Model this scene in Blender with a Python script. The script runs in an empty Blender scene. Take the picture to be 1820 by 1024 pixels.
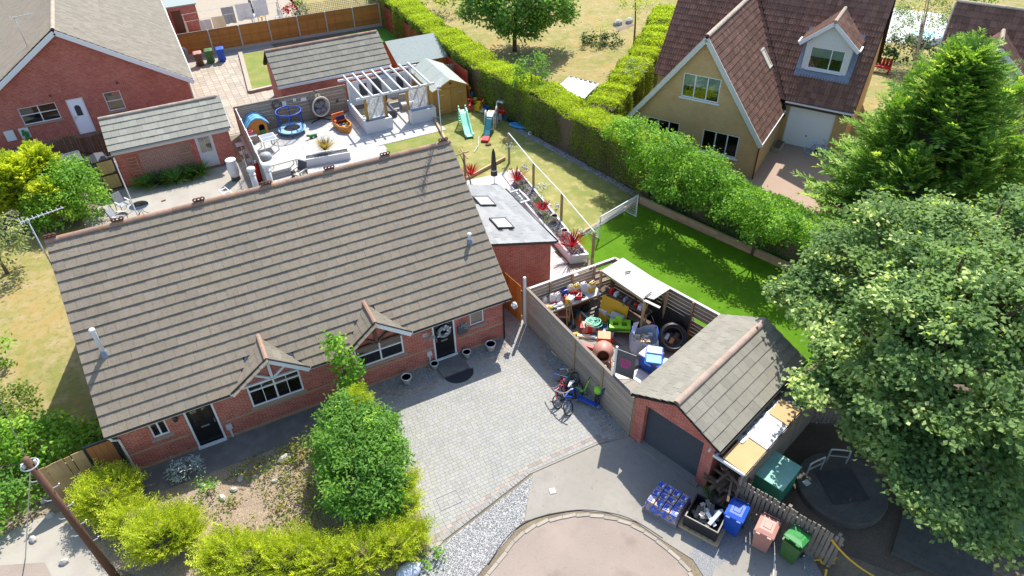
import bpy, math, random
import numpy as np
from mathutils import Vector, Matrix
random.seed(7); rng = np.random.default_rng(11)
R = math.radians
S = bpy.context.scene
COL = S.collection

# ------------------------------------------------------------------ camera, sky, sun, exposure
CAM_H, FPX = 20.0, 1235.0
TH, ROLL, YAW = R(39.0), R(-1.15), R(26.7)
def _axes():
    r = np.array([1, 0, 0.]); f = np.array([0, math.cos(TH), -math.sin(TH)]); u = np.array([0, math.sin(TH), math.cos(TH)])
    r2 = r*math.cos(ROLL) + u*math.sin(ROLL); u2 = -r*math.sin(ROLL) + u*math.cos(ROLL)
    c, s = math.cos(YAW), math.sin(YAW); Z = np.array([[c, s, 0], [-s, c, 0], [0, 0, 1]])
    return Z@r2, Z@u2, Z@f
CR, CU, CF = _axes()
cam = bpy.data.cameras.new('camera'); camo = bpy.data.objects.new('camera', cam); COL.objects.link(camo)
camo.matrix_world = Matrix(((CR[0], CU[0], -CF[0], 0), (CR[1], CU[1], -CF[1], 0), (CR[2], CU[2], -CF[2], CAM_H), (0, 0, 0, 1)))
cam.sensor_width = 36; cam.lens = FPX/1820*36; cam.clip_end = 600; cam.clip_start = .5
S.camera = camo
SUN = Vector((.53, .58, 1.0)).normalized()
wd = bpy.data.worlds.new('World'); S.world = wd; wd.use_nodes = True
nt = wd.node_tree; bg = nt.nodes['Background']; sky = nt.nodes.new('ShaderNodeTexSky'); sky.sky_type = 'NISHITA'
sky.sun_disc = False; sky.sun_elevation = math.asin(SUN.z); sky.sun_rotation = math.atan2(SUN.x, SUN.y)
sky.air_density = 1.0; sky.dust_density = 1.0; sky.ozone_density = 1.0
nt.links.new(sky.outputs[0], bg.inputs[0]); bg.inputs[1].default_value = 0.15
sl = bpy.data.lights.new('sun', 'SUN'); sl.energy = 4.3; sl.angle = R(0.55); sl.color = (1.0, .955, .88)
so = bpy.data.objects.new('sun', sl); COL.objects.link(so); so.rotation_euler = SUN.to_track_quat('Z', 'Y').to_euler(); so.location = (30, 30, 60)
S.view_settings.view_transform = 'Standard'; S.view_settings.look = 'None'; S.view_settings.exposure = 0.92; S.view_settings.gamma = 1.0
S.view_settings.use_curve_mapping = False
S.render.engine = 'CYCLES'
S.cycles.max_bounces = 6; S.cycles.transparent_max_bounces = 6; S.cycles.transmission_bounces = 4

# ------------------------------------------------------------------ helpers
def W(px, py, z=0.0):
    """ground (or height z) position seen at a photograph pixel"""
    d = (px-910)/FPX*CR - (py-512)/FPX*CU + CF
    t = (z-CAM_H)/d[2]
    return Vector((t*d[0], t*d[1], z))
def px_of(p):
    v = np.array([p[0], p[1], p[2]-CAM_H]); k = max(v@CF, .1)
    return 910+FPX*(v@CR)/k, 512-FPX*(v@CU)/k, k
def inview(p, m=15):
    x, y, k = px_of(p); return -m < x < 1820+m and -m < y < 1024+m

M = {}
ALB = dict(path_tarmac=1.35, concrete=.76, concrete_pale=.8, paver=.73, paver_red=.8, paver_kerb=.68, joint_sand=.84, white_gravel=.62, grey_gravel=.85, pebble=.6, porcelain=.82, slab_buff=.8, tarmac_pink=.82, kerbstone=.78, brown_paving=.85, tile_grey=.56, tile_grey_warm=.43,
           tile_mid=.75, tile_pale=.72, slate_new=.43, dry_grass=.82, green_grass=.8, lush_grass=.7, artificial_turf=.62, board_white=.8, ply=.8, white_paint=.88, upvc=.9, white_render=.85, cream_trim=.85, felt_green=.75, felt_grey=.75, mulch_dark=1.5, brick_red=1.12, tile_brown=1.45,
           wood_fence=1.4, door_white=1.15, ridge_pale=.8, ridge_clay=.85, bark_ground=1.15, moss_concrete=.7, p_white=.85, p_tarp=.8, wood_red=1.4, kiosk_green=1.2)
def mat(name, col, layers=(), var=0.0, rough=.85, bump=None, spec=.3, metal=0.0, brick=None, wave=None, hue=0.0, coat=0.0):
    k_ = ALB.get(name, 1.0); sc_ = lambda c: tuple(x*k_ for x in c)
    col = sc_(col); layers = [(a, sc_(c), lo, hi, f) for a, c, lo, hi, f in layers]
    if brick: brick = (*brick[:3], sc_(brick[3]), sc_(brick[4]))
    m = bpy.data.materials.new(name); m.use_nodes = True; n = m.node_tree.nodes; L = m.node_tree.links
    b = n['Principled BSDF']; b.inputs['Roughness'].default_value = rough; b.inputs['Metallic'].default_value = metal
    b.inputs['Specular IOR Level'].default_value = spec; b.inputs['Coat Weight'].default_value = coat
    geo = n.new('ShaderNodeNewGeometry'); pos = geo.outputs['Position']
    def mix(a, c2, f, mode='MIX'):
        x = n.new('ShaderNodeMix'); x.data_type = 'RGBA'; x.blend_type = mode
        if hasattr(f, 'default_value'): L.new(f, x.inputs[0])
        else: x.inputs[0].default_value = f
        for sk, v in ((6, a), (7, c2)):
            if hasattr(v, 'default_value'): L.new(v, x.inputs[sk])
            else: x.inputs[sk].default_value = (*v, 1)
        return x.outputs[2]
    def math_(op, a, c2=0.0):
        x = n.new('ShaderNodeMath'); x.operation = op
        for i, v in enumerate((a, c2)):
            if hasattr(v, 'default_value'): L.new(v, x.inputs[i])
            else: x.inputs[i].default_value = v
        return x.outputs[0]
    def noise(scale, detail=3, off=0.0, vec=None, rough_=.55):
        x = n.new('ShaderNodeTexNoise'); x.inputs['Scale'].default_value = scale; x.inputs['Detail'].default_value = detail
        x.inputs['Roughness'].default_value = rough_
        v = n.new('ShaderNodeVectorMath'); v.operation = 'ADD'; L.new(vec or pos, v.inputs[0]); v.inputs[1].default_value = (off, off*.7, off*1.3)
        L.new(v.outputs[0], x.inputs['Vector']); return x.outputs[0]
    def ramp(v, lo, hi):
        x = n.new('ShaderNodeMapRange'); L.new(v, x.inputs[0]); x.inputs[1].default_value = lo; x.inputs[2].default_value = hi; return x.outputs[0]
    c = col
    hgt = None
    if brick:
        bw, bh, mo, morc, c2 = brick
        tc = n.new('ShaderNodeTexCoord'); sx = n.new('ShaderNodeSeparateXYZ'); L.new(tc.outputs['Object'], sx.inputs[0])
        sn = n.new('ShaderNodeSeparateXYZ'); L.new(tc.outputs['Normal'], sn.inputs[0])
        u = math_('ADD', math_('MULTIPLY', sx.outputs[0], math_('ABSOLUTE', sn.outputs[1])), math_('MULTIPLY', sx.outputs[1], math_('ABSOLUTE', sn.outputs[0])))
        cx = n.new('ShaderNodeCombineXYZ'); L.new(u, cx.inputs[0]); L.new(sx.outputs[2], cx.inputs[1])
        bt = n.new('ShaderNodeTexBrick'); bt.inputs['Scale'].default_value = 1; bt.inputs['Brick Width'].default_value = bw; bt.inputs['Row Height'].default_value = bh
        bt.inputs['Mortar Size'].default_value = mo; bt.inputs['Mortar Smooth'].default_value = .3; bt.inputs['Bias'].default_value = 0.0
        bt.inputs['Color1'].default_value = (*col, 1); bt.inputs['Color2'].default_value = (*c2, 1); bt.inputs['Mortar'].default_value = (*morc, 1)
        L.new(cx.outputs[0], bt.inputs['Vector']); c = bt.outputs[0]; hgt = math_('SUBTRACT', 1.0, bt.outputs[1])
    for i, (sc, lc, lo, hi, am) in enumerate(layers):
        f = math_('MULTIPLY', ramp(noise(sc, 4, 3.1*i+len(name)), lo, hi), am); c = mix(c, lc, f)
    if var:
        oi = n.new('ShaderNodeObjectInfo'); at = n.new('ShaderNodeAttribute'); at.attribute_name = 'rnd'
        r_ = math_('FRACT', math_('ADD', oi.outputs['Random'], at.outputs['Fac']))
        f = math_('ADD', math_('MULTIPLY', math_('SUBTRACT', r_, .5), 2*var), 1.0)
        cb = n.new('ShaderNodeCombineColor')
        L.new(f, cb.inputs[0]); L.new(f, cb.inputs[1])
        f2 = math_('ADD', math_('MULTIPLY', math_('SUBTRACT', math_('FRACT', math_('MULTIPLY', r_, 7.31)), .5), hue), f); L.new(f2, cb.inputs[2])
        c = mix(c, cb.outputs[0], 1.0, 'MULTIPLY')
    if hasattr(c, 'default_value'): L.new(c, b.inputs['Base Color'])
    else: b.inputs['Base Color'].default_value = (*c, 1)
    if bump or hgt is not None:
        bn = n.new('ShaderNodeBump'); bn.inputs['Distance'].default_value = .02
        h = None
        if bump: h = noise(bump[0], 5, 1.7, rough_=.65); bn.inputs['Strength'].default_value = bump[1]
        if hgt is not None:
            h = hgt if h is None else math_('ADD', math_('MULTIPLY', h, bump[1]), hgt); bn.inputs['Strength'].default_value = .7
        L.new(h, bn.inputs['Height']); L.new(bn.outputs[0], b.inputs['Normal'])
    M[name] = m; return m

def leafmat(name, c1, c2, trans=.45, c3=None, rough=.55):
    """leaf: diffuse + translucent, colour runs c1 -> c2 with the leaf's own random value"""
    m = bpy.data.materials.new(name); m.use_nodes = True; n = m.node_tree.nodes; L = m.node_tree.links
    b = n['Principled BSDF']; out = n['Material Output']
    at = n.new('ShaderNodeAttribute'); at.attribute_name = 'rnd'
    rp = n.new('ShaderNodeValToRGB'); L.new(at.outputs['Fac'], rp.inputs[0]); e = rp.color_ramp.elements
    e[0].color = (*c1, 1); e[1].color = (*c2, 1)
    if c3: x = rp.color_ramp.elements.new(.9); x.color = (*c2, 1); e[len(e)-1].color = (*c3, 1)
    L.new(rp.outputs[0], b.inputs['Base Color']); b.inputs['Roughness'].default_value = rough; b.inputs['Specular IOR Level'].default_value = .18
    tr = n.new('ShaderNodeBsdfTranslucent'); hs = n.new('ShaderNodeMix'); hs.data_type = 'RGBA'; hs.blend_type = 'MULTIPLY'; hs.inputs[0].default_value = 1
    L.new(rp.outputs[0], hs.inputs[6]); hs.inputs[7].default_value = (1.35, 1.3, .5, 1); L.new(hs.outputs[2], tr.inputs[0])
    mx = n.new('ShaderNodeMixShader'); mx.inputs[0].default_value = trans; L.new(b.outputs[0], mx.inputs[1]); L.new(tr.outputs[0], mx.inputs[2]); L.new(mx.outputs[0], out.inputs[0])
    M[name] = m; return m

def glassmat(name, tint=(.8, .85, .86), refl=.25):
    m = bpy.data.materials.new(name); m.use_nodes = True; n = m.node_tree.nodes; L = m.node_tree.links
    out = n['Material Output']; n.remove(n['Principled BSDF'])
    t = n.new('ShaderNodeBsdfTransparent'); t.inputs[0].default_value = (*tint, 1); g = n.new('ShaderNodeBsdfGlossy'); g.inputs['Roughness'].default_value = .03
    fr = n.new('ShaderNodeFresnel'); fr.inputs[0].default_value = 1.5
    ma = n.new('ShaderNodeMath'); ma.operation = 'ADD'; ma.use_clamp = True; L.new(fr.outputs[0], ma.inputs[0]); ma.inputs[1].default_value = refl*.3
    mx = n.new('ShaderNodeMixShader'); L.new(ma.outputs[0], mx.inputs[0]); L.new(t.outputs[0], mx.inputs[1]); L.new(g.outputs[0], mx.inputs[2]); L.new(mx.outputs[0], out.inputs[0])
    M[name] = m

class MB:
    """mesh builder: collects shapes, becomes one mesh object"""
    def __init__(s, xf=None): s.v = []; s.f = []; s.xf = xf
    def add(s, vs, fs):
        o = len(s.v)
        if s.xf is not None: vs = [tuple(s.xf @ Vector(p)) for p in vs]
        s.v += [tuple(p) for p in vs]; s.f += [tuple(i+o for i in f) for f in fs]; return s
    def box(s, x0, y0, z0, x1, y1, z1, t=0.0):
        """axis-aligned box, top optionally shrunk by t"""
        return s.add([(x0, y0, z0), (x1, y0, z0), (x1, y1, z0), (x0, y1, z0), (x0+t, y0+t, z1), (x1-t, y0+t, z1), (x1-t, y1-t, z1), (x0+t, y1-t, z1)],
                     [(3, 2, 1, 0), (4, 5, 6, 7), (0, 1, 5, 4), (1, 2, 6, 5), (2, 3, 7, 6), (3, 0, 4, 7)])
    def bar(s, p, q, w, h=None, up=(0, 0, 1)):
        p, q = Vector(p), Vector(q); h = h or w; d = (q-p).normalized(); up = Vector(up)
        if abs(d.dot(up)) > .98: up = Vector((1, 0, 0))
        a = d.cross(up).normalized()*w/2; b = a.cross(d).normalized()*h/2
        vs = [p-a-b, p+a-b, p+a+b, p-a+b, q-a-b, q+a-b, q+a+b, q-a+b]
        return s.add(vs, [(3, 2, 1, 0), (4, 5, 6, 7), (0, 1, 5, 4), (1, 2, 6, 5), (2, 3, 7, 6), (3, 0, 4, 7)])
    def tube(s, pts, r, n=8, closed=False, r1=None):
        pts = [Vector(p) for p in pts]; N = len(pts); vs = []; a = None
        for i, p in enumerate(pts):
            d = (pts[(i+1) % N]-pts[i-1]) if closed else (pts[min(i+1, N-1)]-pts[max(i-1, 0)])
            d.normalize()
            if a is None: a = d.orthogonal().normalized()
            a = (a-d*a.dot(d)).normalized(); b = d.cross(a)
            rr = r if r1 is None else r+(r1-r)*i/(N-1)
            vs += [p+(a*math.cos(k*2*math.pi/n)+b*math.sin(k*2*math.pi/n))*rr for k in range(n)]
        fs = []
        for i in range(N if closed else N-1):
            j = (i+1) % N
            fs += [(i*n+k, i*n+(k+1) % n, j*n+(k+1) % n, j*n+k) for k in range(n)]
        if not closed: fs += [tuple(range(n-1, -1, -1)), tuple(range((N-1)*n, N*n))]
        return s.add(vs, fs)
    def cyl(s, p, q, r, r1=None, n=12): return s.tube([p, q], r, n, r1=r if r1 is None else r1)
    def lathe(s, prof, c=(0, 0, 0), n=16, sx=1, sy=1):
        vs = []
        for r, z in prof: vs += [(c[0]+r*sx*math.cos(k*2*math.pi/n), c[1]+r*sy*math.sin(k*2*math.pi/n), c[2]+z) for k in range(n)]
        fs = []
        for i in range(len(prof)-1): fs += [(i*n+k, i*n+(k+1) % n, (i+1)*n+(k+1) % n, (i+1)*n+k) for k in range(n)]
        if prof[0][0] > 1e-4: fs.append(tuple(range(n-1, -1, -1)))
        if prof[-1][0] > 1e-4: fs.append(tuple(range((len(prof)-1)*n, len(prof)*n)))
        return s.add(vs, fs)
    def ball(s, c, r, n=10, m=6):
        if not hasattr(r, '__len__'): r = (r, r, r)
        pr = [(math.sin(math.pi*i/m), -math.cos(math.pi*i/m)) for i in range(m+1)]
        vs = []; fs = []
        for a, z in pr: vs += [(c[0]+r[0]*a*math.cos(k*2*math.pi/n), c[1]+r[1]*a*math.sin(k*2*math.pi/n), c[2]+r[2]*z) for k in range(n)]
        for i in range(m): fs += [(i*n+k, i*n+(k+1) % n, (i+1)*n+(k+1) % n, (i+1)*n+k) for k in range(n)]
        return s.add(vs, fs)
    def prism(s, poly, z0, z1):
        n = len(poly); vs = [(p[0], p[1], z0) for p in poly]+[(p[0], p[1], z1) for p in poly]
        return s.add(vs, [tuple(range(n-1, -1, -1)), tuple(range(n, 2*n))]+[(i, (i+1) % n, n+(i+1) % n, n+i) for i in range(n)])
    def vprism(s, poly, y0, y1):
        """polygon in x,z, extruded along y"""
        n = len(poly); vs = [(p[0], y0, p[1]) for p in poly]+[(p[0], y1, p[1]) for p in poly]
        return s.add(vs, [tuple(range(n)), tuple(range(2*n-1, n-1, -1))]+[((i+1) % n, i, n+i, n+(i+1) % n) for i in range(n)])
    def poly(s, pts): return s.add(pts, [tuple(range(len(pts)))])

TM = {}
def _mesh(name, v, f, mt):
    me = bpy.data.meshes.new(name); me.from_pydata(v, [], f); me.materials.append(M[mt]); return me
def link(name, data, parent=None, mw=None):
    o = bpy.data.objects.new(name, data); COL.objects.link(o)
    if parent is not None: o.parent = parent
    if mw is not None: o.matrix_local = mw
    return o
def part(name, mb, mt, parent, smooth=False, kind=None, label=None):
    me = _mesh(name, mb.v, mb.f, mt)
    if smooth: me.shade_smooth()
    o = link(name, me, parent)
    if kind: o['kind'] = kind
    if label: o['label'] = label
    TM[o] = TM.get(parent, Matrix())
    return o
def tag(o, label, cat, group=None):
    o['label'] = label; o['category'] = cat
    if group: o['group'] = group
def thing(name, label, cat, loc=(0, 0, 0), rz=0.0, group=None):
    o = bpy.data.objects.new(name, None); COL.objects.link(o); o.empty_display_size = .2
    o.location = loc; o.rotation_euler = (0, 0, rz); tag(o, label, cat, group)
    TM[o] = Matrix.Translation(loc) @ Matrix.Rotation(rz, 4, 'Z'); return o
def solo(name, mb, mt, label, cat, loc=(0, 0, 0), rz=0.0, group=None, smooth=False):
    me = _mesh(name, mb.v, mb.f, mt)
    if smooth: me.shade_smooth()
    o = link(name, me); o.location = loc; o.rotation_euler = (0, 0, rz); tag(o, label, cat, group)
    TM[o] = Matrix.Translation(loc) @ Matrix.Rotation(rz, 4, 'Z'); return o
def struct(name, mb, mt, parent=None):
    o = link(name, _mesh(name, mb.v, mb.f, mt), parent)
    if parent is None: o['kind'] = 'structure'
    TM[o] = Matrix(); return o
def sheet(name, pts, z, mt):
    b = MB(); b.poly([(p[0], p[1], z) for p in pts]); 
    a = sum(pts[i][0]*pts[(i+1) % len(pts)][1]-pts[(i+1) % len(pts)][0]*pts[i][1] for i in range(len(pts)))
    if a < 0: b.f = [tuple(reversed(b.f[0]))]
    return struct(name, b, mt)
def pieces(name, mesh, mats, mt, parent, maxparts=300, smooth=False):
    """many alike pieces: the largest in view become objects sharing one mesh, the rest one joined part"""
    base = TM.get(parent, Matrix()); sc = []
    for i, m4 in enumerate(mats):
        p = base @ m4.translation; sc.append((px_of(p)[2] if inview(p) else 1e6+i, i))
    sc.sort(); keep = [i for d, i in sc[:maxparts] if d < 1e6]; ks = set(keep)
    me = _mesh(name, mesh.v, mesh.f, mt)
    for i in keep: link(name, me, parent, mats[i])
    rest = [i for i in range(len(mats)) if i not in ks]
    if rest:
        v0 = np.array(mesh.v); nv = len(v0); V = []; Fc = []; rn = []
        for q, i in enumerate(rest):
            a = np.array(mats[i]); V.append(v0@a[:3, :3].T+a[:3, 3])
            Fc += [tuple(k+q*nv for k in f) for f in mesh.f]; rn += [random.random()]*len(mesh.f)
        mm = bpy.data.meshes.new(name+'_field'); mm.from_pydata(np.concatenate(V).tolist(), [], Fc); mm.materials.append(M[mt])
        at = mm.attributes.new('rnd', 'FLOAT', 'FACE'); at.data.foreach_set('value', rn)
        o = link(name+'_field', mm, parent); o['kind'] = 'stuff'
def basis(O, U, V):
    U = Vector(U).normalized(); V = Vector(V).normalized(); N = U.cross(V)
    return Matrix(((U.x, V.x, N.x, O[0]), (U.y, V.y, N.y, O[1]), (U.z, V.z, N.z, O[2]), (0, 0, 0, 1)))
def tile_mesh(w, g, t=.02, rolls=0):
    b = MB(); L = g*1.14; e = .003
    if not rolls:
        b.add([(e, 0, t*1.55), (w-e, 0, t*1.55), (w-e, L, 0), (e, L, 0), (e, 0, 2*t), (w-e, 0, 2*t), (w-e, L, t), (e, L, t)],
              [(3, 2, 1, 0), (4, 5, 6, 7), (0, 1, 5, 4), (1, 2, 6, 5), (2, 3, 7, 6), (3, 0, 4, 7)])
    else:
        k = rolls*6; prof = [(e+(w-2*e)*i/k, .022*max(0, math.sin(2*math.pi*rolls*i/k))**1.0) for i in range(k+1)]
        n = len(prof); vs = []
        for y, dz in ((0, t), (L, 0)):
            vs += [(x, y, dz+h+t) for x, h in prof]
        vs += [(x, 0, t*1.3+h*.6) for x, h in prof]
        fs = [(i, i+1, n+i+1, n+i) for i in range(n-1)]+[(2*n+i, 2*n+i+1, i+1, i) for i in range(n-1)]
        b.add(vs, fs)
    return b
def tiles(parent, O, U, V, nu, nv, w, g, mt, t=.02, rolls=0, maxparts=300, clip=None, half=True, name='roof_tile', ret=False):
    O = Vector(O); U = Vector(U).normalized(); V = Vector(V).normalized(); out = []
    N = U.cross(V)
    for j in range(nv):
        hf = half and j % 2
        for i in range(nu+1 if hf else nu):
            u = max(0.0, i*w-(w/2 if hf else 0)); v = j*g; f = .5 if hf and i in (0, nu) else 1.0
            if clip and not clip(u+w*f/2, v+g/2): continue
            m = basis(O+U*u+V*v+N*random.uniform(0, .004), U, V)
            out.append(m @ Matrix.Rotation(random.gauss(0, .007), 4, 'Y') @ Matrix.Rotation(random.gauss(0, .006), 4, 'X') @ Matrix.Diagonal((f, 1, 1, 1)))
    if ret: return out
    pieces(name, tile_mesh(w, g, t, rolls), out, mt, parent, maxparts)

def wall(parent, xf, u0, u1, z0, top, openings, mt, reveal=.11, name='wall'):
    """wall in plane v=0 facing -v; top = [(u,z)...] outline; rectangular openings get reveals"""
    def zt(u):
        for (a, za), (b2, zb) in zip(top, top[1:]):
            if a-1e-6 <= u <= b2+1e-6: return za+(zb-za)*(u-a)/(b2-a) if b2 > a else za
        return top[-1][1]
    us = sorted({round(x, 4) for x in [u0, u1]+[t[0] for t in top if u0 <= t[0] <= u1]+[o[0] for o in openings]+[o[1] for o in openings]})
    b = MB(xf)
    for a, c in zip(us, us[1:]):
        m = (a+c)/2; ops = sorted([o for o in openings if o[0] < m < o[1]], key=lambda o: o[2]); z = z0
        for o in ops:
            if o[2] > z: b.add([(a, 0, z), (c, 0, z), (c, 0, o[2]), (a, 0, o[2])], [(0, 1, 2, 3)])
            z = o[3]
        b.add([(a, 0, z), (c, 0, z), (c, 0, zt(c-1e-5)), (a, 0, zt(a+1e-5))], [(0, 1, 2, 3)])
    for (a, c, e, h) in [o[:4] for o in openings]:
        r = reveal
        b.add([(a, 0, e), (c, 0, e), (c, 0, h), (a, 0, h), (a, r, e), (c, r, e), (c, r, h), (a, r, h)], [(0, 4, 5, 1), (1, 5, 6, 2), (2, 6, 7, 3), (3, 7, 4, 0)])
    return part(name, b, mt, parent)
def xfm(loc=(0, 0, 0), rz=0.0): return Matrix.Translation(loc) @ Matrix.Rotation(rz, 4, 'Z')
def window(parent, xf, u0, u1, z0, z1, cols=(.5,), transom=None, fw=.055, v=.05, frame='upvc', sill='stone_sill', blind=None, bars=0, depth=.7, glass='glass', name='window'):
    """white framed window set in an opening: frame > panes, recess, sill, blind"""
    b = MB(xf); d = .06
    for (a, e, c, h) in ((u0, z0, u1, z0+fw), (u0, z1-fw, u1, z1), (u0, z0+fw, u0+fw, z1-fw), (u1-fw, z0+fw, u1, z1-fw)): b.box(a, v, e, c, v+d, h)
    xs = [u0+fw]+[u0+(u1-u0)*c for c in cols]+[u1-fw]
    for x in xs[1:-1]: b.box(x-fw*.5, v, z0+fw, x+fw*.5, v+d, z1-fw)
    zs = [z0+fw, z1-fw]
    if transom:
        zt = z0+(z1-z0)*transom; zs = [z0+fw, zt, z1-fw]
        for i in range(len(xs)-1): b.box(xs[i]+(fw*.5 if i else 0), v, zt-fw*.45, xs[i+1]-(fw*.5 if i < len(xs)-2 else 0), v+d, zt+fw*.45)
    w_ = part(name, b, frame, parent)
    for i in range(len(xs)-1):
        for j in range(len(zs)-1):
            p = MB(xf); p.box(xs[i]+.004, v+.025, zs[j]+.004, xs[i+1]-.004, v+.033, zs[j+1]-.004); part('pane', p, glass, w_)
            if bars:
                p = MB(xf); x = (xs[i]+xs[i+1])/2; p.box(x-.012, v+.012, zs[j], x+.012, v+.024, zs[j+1]); part('glazing_bar', p, frame, w_)
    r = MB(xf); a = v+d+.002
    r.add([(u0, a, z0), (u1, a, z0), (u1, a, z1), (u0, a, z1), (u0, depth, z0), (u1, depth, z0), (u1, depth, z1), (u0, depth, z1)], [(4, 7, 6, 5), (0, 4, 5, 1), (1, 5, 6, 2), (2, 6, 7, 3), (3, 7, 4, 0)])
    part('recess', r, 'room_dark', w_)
    if blind:
        r = MB(xf); n = 24
        for i in range(n):
            x0 = u0+fw+(u1-u0-2*fw)*i/n; x1 = u0+fw+(u1-u0-2*fw)*(i+1)/n; zz = z0+(z1-z0)*blind[0]
            r.box(x0, a+.05+.004*(i % 2), zz, x1, a+.06+.004*(i % 2), z1-.01)
        part('blind', r, blind[1], w_)
    if sill:
        r = MB(xf); r.add([(u0-.1, -.07, z0-.09), (u1+.1, -.07, z0-.09), (u1+.1, .05, z0-.09), (u0-.1, .05, z0-.09), (u0-.1, -.07, z0-.045), (u1+.1, -.07, z0-.045), (u1+.1, .05, z0-.002), (u0-.1, .05, z0-.002)],
              [(3, 2, 1, 0), (4, 5, 6, 7), (0, 1, 5, 4), (1, 2, 6, 5), (2, 3, 7, 6), (3, 0, 4, 7)])
        part('sill', r, sill, w_)
    return w_
def smooth_line(pts, n=6, closed=False):
    """Catmull-Rom through points"""
    P = [Vector(p) for p in pts]; out = []; N = len(P)
    for i in range(N if closed else N-1):
        p0, p1, p2, p3 = (P[(i-1) % N], P[i], P[(i+1) % N], P[(i+2) % N]) if closed else (P[max(i-1, 0)], P[i], P[i+1], P[min(i+2, N-1)])
        for k in range(n):
            t = k/n; out.append(.5*((2*p1)+(p2-p0)*t+(2*p0-5*p1+4*p2-p3)*t*t+(3*p1-p0-3*p2+p3)*t**3))
    if not closed: out.append(P[-1])
    return out

# ------------------------------------------------------------------ materials
mat('dirt', (.16, .125, .085), [(1.2, (.24, .2, .13), .4, .7, .8), (14, (.07, .055, .04), .5, .75, .7)], bump=(30, .5))
mat('bark_ground', (.22, .165, .11), [(22, (.36, .28, .2), .5, .62, .9), (30, (.09, .06, .04), .55, .7, .8), (1.5, (.3, .24, .17), .45, .7, .5)], bump=(45, .9))
mat('mulch_dark', (.085, .062, .042), [(24, (.19, .15, .11), .55, .68, .8), (.8, (.05, .04, .03), .4, .7, .6)], bump=(40, .9))
mat('dry_grass', (.37, .29, .1), [(.35, (.24, .25, .055), .42, .6, .9), (1.6, (.45, .34, .18), .45, .68, .8), (4, (.17, .18, .045), .5, .68, .6), (.9, (.42, .27, .09), .55, .7, .6), (24, (.14, .13, .045), .52, .74, .6), (45, (.52, .44, .24), .58, .72, .45)], bump=(60, .8), rough=.95)
mat('lawn_mix', (.26, .25, .075), [(.5, (.17, .2, .045), .42, .6, .9), (1.8, (.4, .32, .14), .5, .68, .8), (24, (.12, .13, .04), .52, .74, .6), (45, (.48, .42, .2), .58, .72, .4)], bump=(60, .8), rough=.95)
mat('green_grass', (.2, .26, .05), [(.9, (.36, .3, .1), .4, .65, .8), (30, (.09, .13, .03), .5, .75, .6), (6, (.3, .33, .07), .5, .7, .6)], bump=(60, .8), rough=.95)
mat('lush_grass', (.1, .33, .03), [(8, (.16, .4, .05), .4, .7, .7), (50, (.05, .17, .015), .5, .72, .7)], bump=(60, .8), rough=.95)
mat('artificial_turf', (.13, .31, .016), [(3, (.17, .37, .025), .35, .65, .8), (.8, (.11, .26, .015), .45, .65, .7), (30, (.08, .17, .008), .5, .74, .7), (60, (.28, .44, .04), .56, .7, .6)], bump=(60, 1.0), rough=.95, spec=.05)
mat('tarmac_pink', (.31, .25, .205), [(60, (.42, .36, .31), .5, .65, .7), (75, (.27, .2, .165), .56, .7, .6), (.5, (.45, .36, .3), .4, .7, .5), (1.3, (.22, .17, .14), .58, .75, .5), (7, (.2, .16, .13), .66, .72, .5)], bump=(90, .5))
mat('concrete', (.33, .305, .26), [(.7, (.38, .35, .3), .4, .65, .8), (5, (.29, .265, .225), .5, .75, .6), (60, (.47, .44, .39), .5, .7, .4), (2.3, (.3, .27, .23), .55, .72, .6), (9, (.19, .17, .15), .66, .71, .7)], bump=(60, .25))
mat('concrete_pale', (.42, .385, .325), [(1.1, (.36, .325, .275), .45, .65, .8), (60, (.53, .5, .44), .5, .7, .5)], bump=(60, .25))
mat('path_tarmac', (.105, .1, .092), [(2, (.16, .15, .135), .45, .7, .7), (60, (.2, .19, .18), .6, .72, .4)], bump=(60, .4))
mat('joint_sand', (.31, .295, .26), [(10, (.38, .355, .305), .4, .7, .7)])
mat('white_gravel', (.6, .59, .57), [(26, (.2, .19, .18), .56, .66, .8), (40, (.78, .77, .74), .5, .62, .8)], bump=(38, 1.0))
mat('grey_gravel', (.26, .26, .26), [(26, (.1, .1, .1), .54, .66, .8), (40, (.42, .42, .41), .52, .64, .8)], bump=(38, 1.0))
mat('pebble', (.5, .495, .48), var=.4, rough=.6)
mat('paver', (.4, .395, .36), [(3, (.37, .365, .335), .45, .7, .6), (40, (.46, .445, .4), .5, .7, .4), (.45, (.45, .435, .39), .45, .65, .5), (1.1, (.33, .33, .31), .52, .7, .5)], var=.07, bump=(60, .2), hue=.12)
mat('paver_red', (.37, .31, .265), [(3, (.4, .345, .3), .45, .7, .6)], var=.2, bump=(60, .2), hue=.1)
mat('paver_kerb', (.4, .385, .35), [(3, (.34, .33, .3), .45, .7, .6)], var=.12, bump=(60, .2))
mat('brown_paving', (.38, .27, .2), [(1, (.43, .32, .25), .4, .7, .6), (20, (.3, .21, .16), .5, .7, .5)], bump=(40, .3))
mat('porcelain', (.52, .505, .475), [(1.5, (.47, .46, .435), .4, .7, .7)], var=.05, rough=.45, bump=(20, .05))
mat('slab_grey', (.3, .31, .31), [(6, (.36, .37, .37), .4, .7, .6)], var=.1)
mat('slab_buff', (.45, .385, .3), [(3, (.38, .32, .25), .4, .7, .6), (30, (.52, .46, .38), .5, .7, .5)], var=.14, hue=.08, bump=(40, .25))
mat('slab_dark', (.06, .06, .062), var=.2, rough=.5)
mat('kerbstone', (.4, .35, .29), [(8, (.34, .295, .24), .45, .7, .7)], var=.12, bump=(40, .3))
mat('brick_red', (.35, .062, .042), [(1.2, (.3, .058, .04), .42, .68, .4), (5, (.5, .2, .14), .56, .68, .5), (14, (.14, .035, .03), .6, .72, .5)], brick=(.225, .075, .011, (.42, .28, .225), (.5, .125, .082)))
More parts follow.
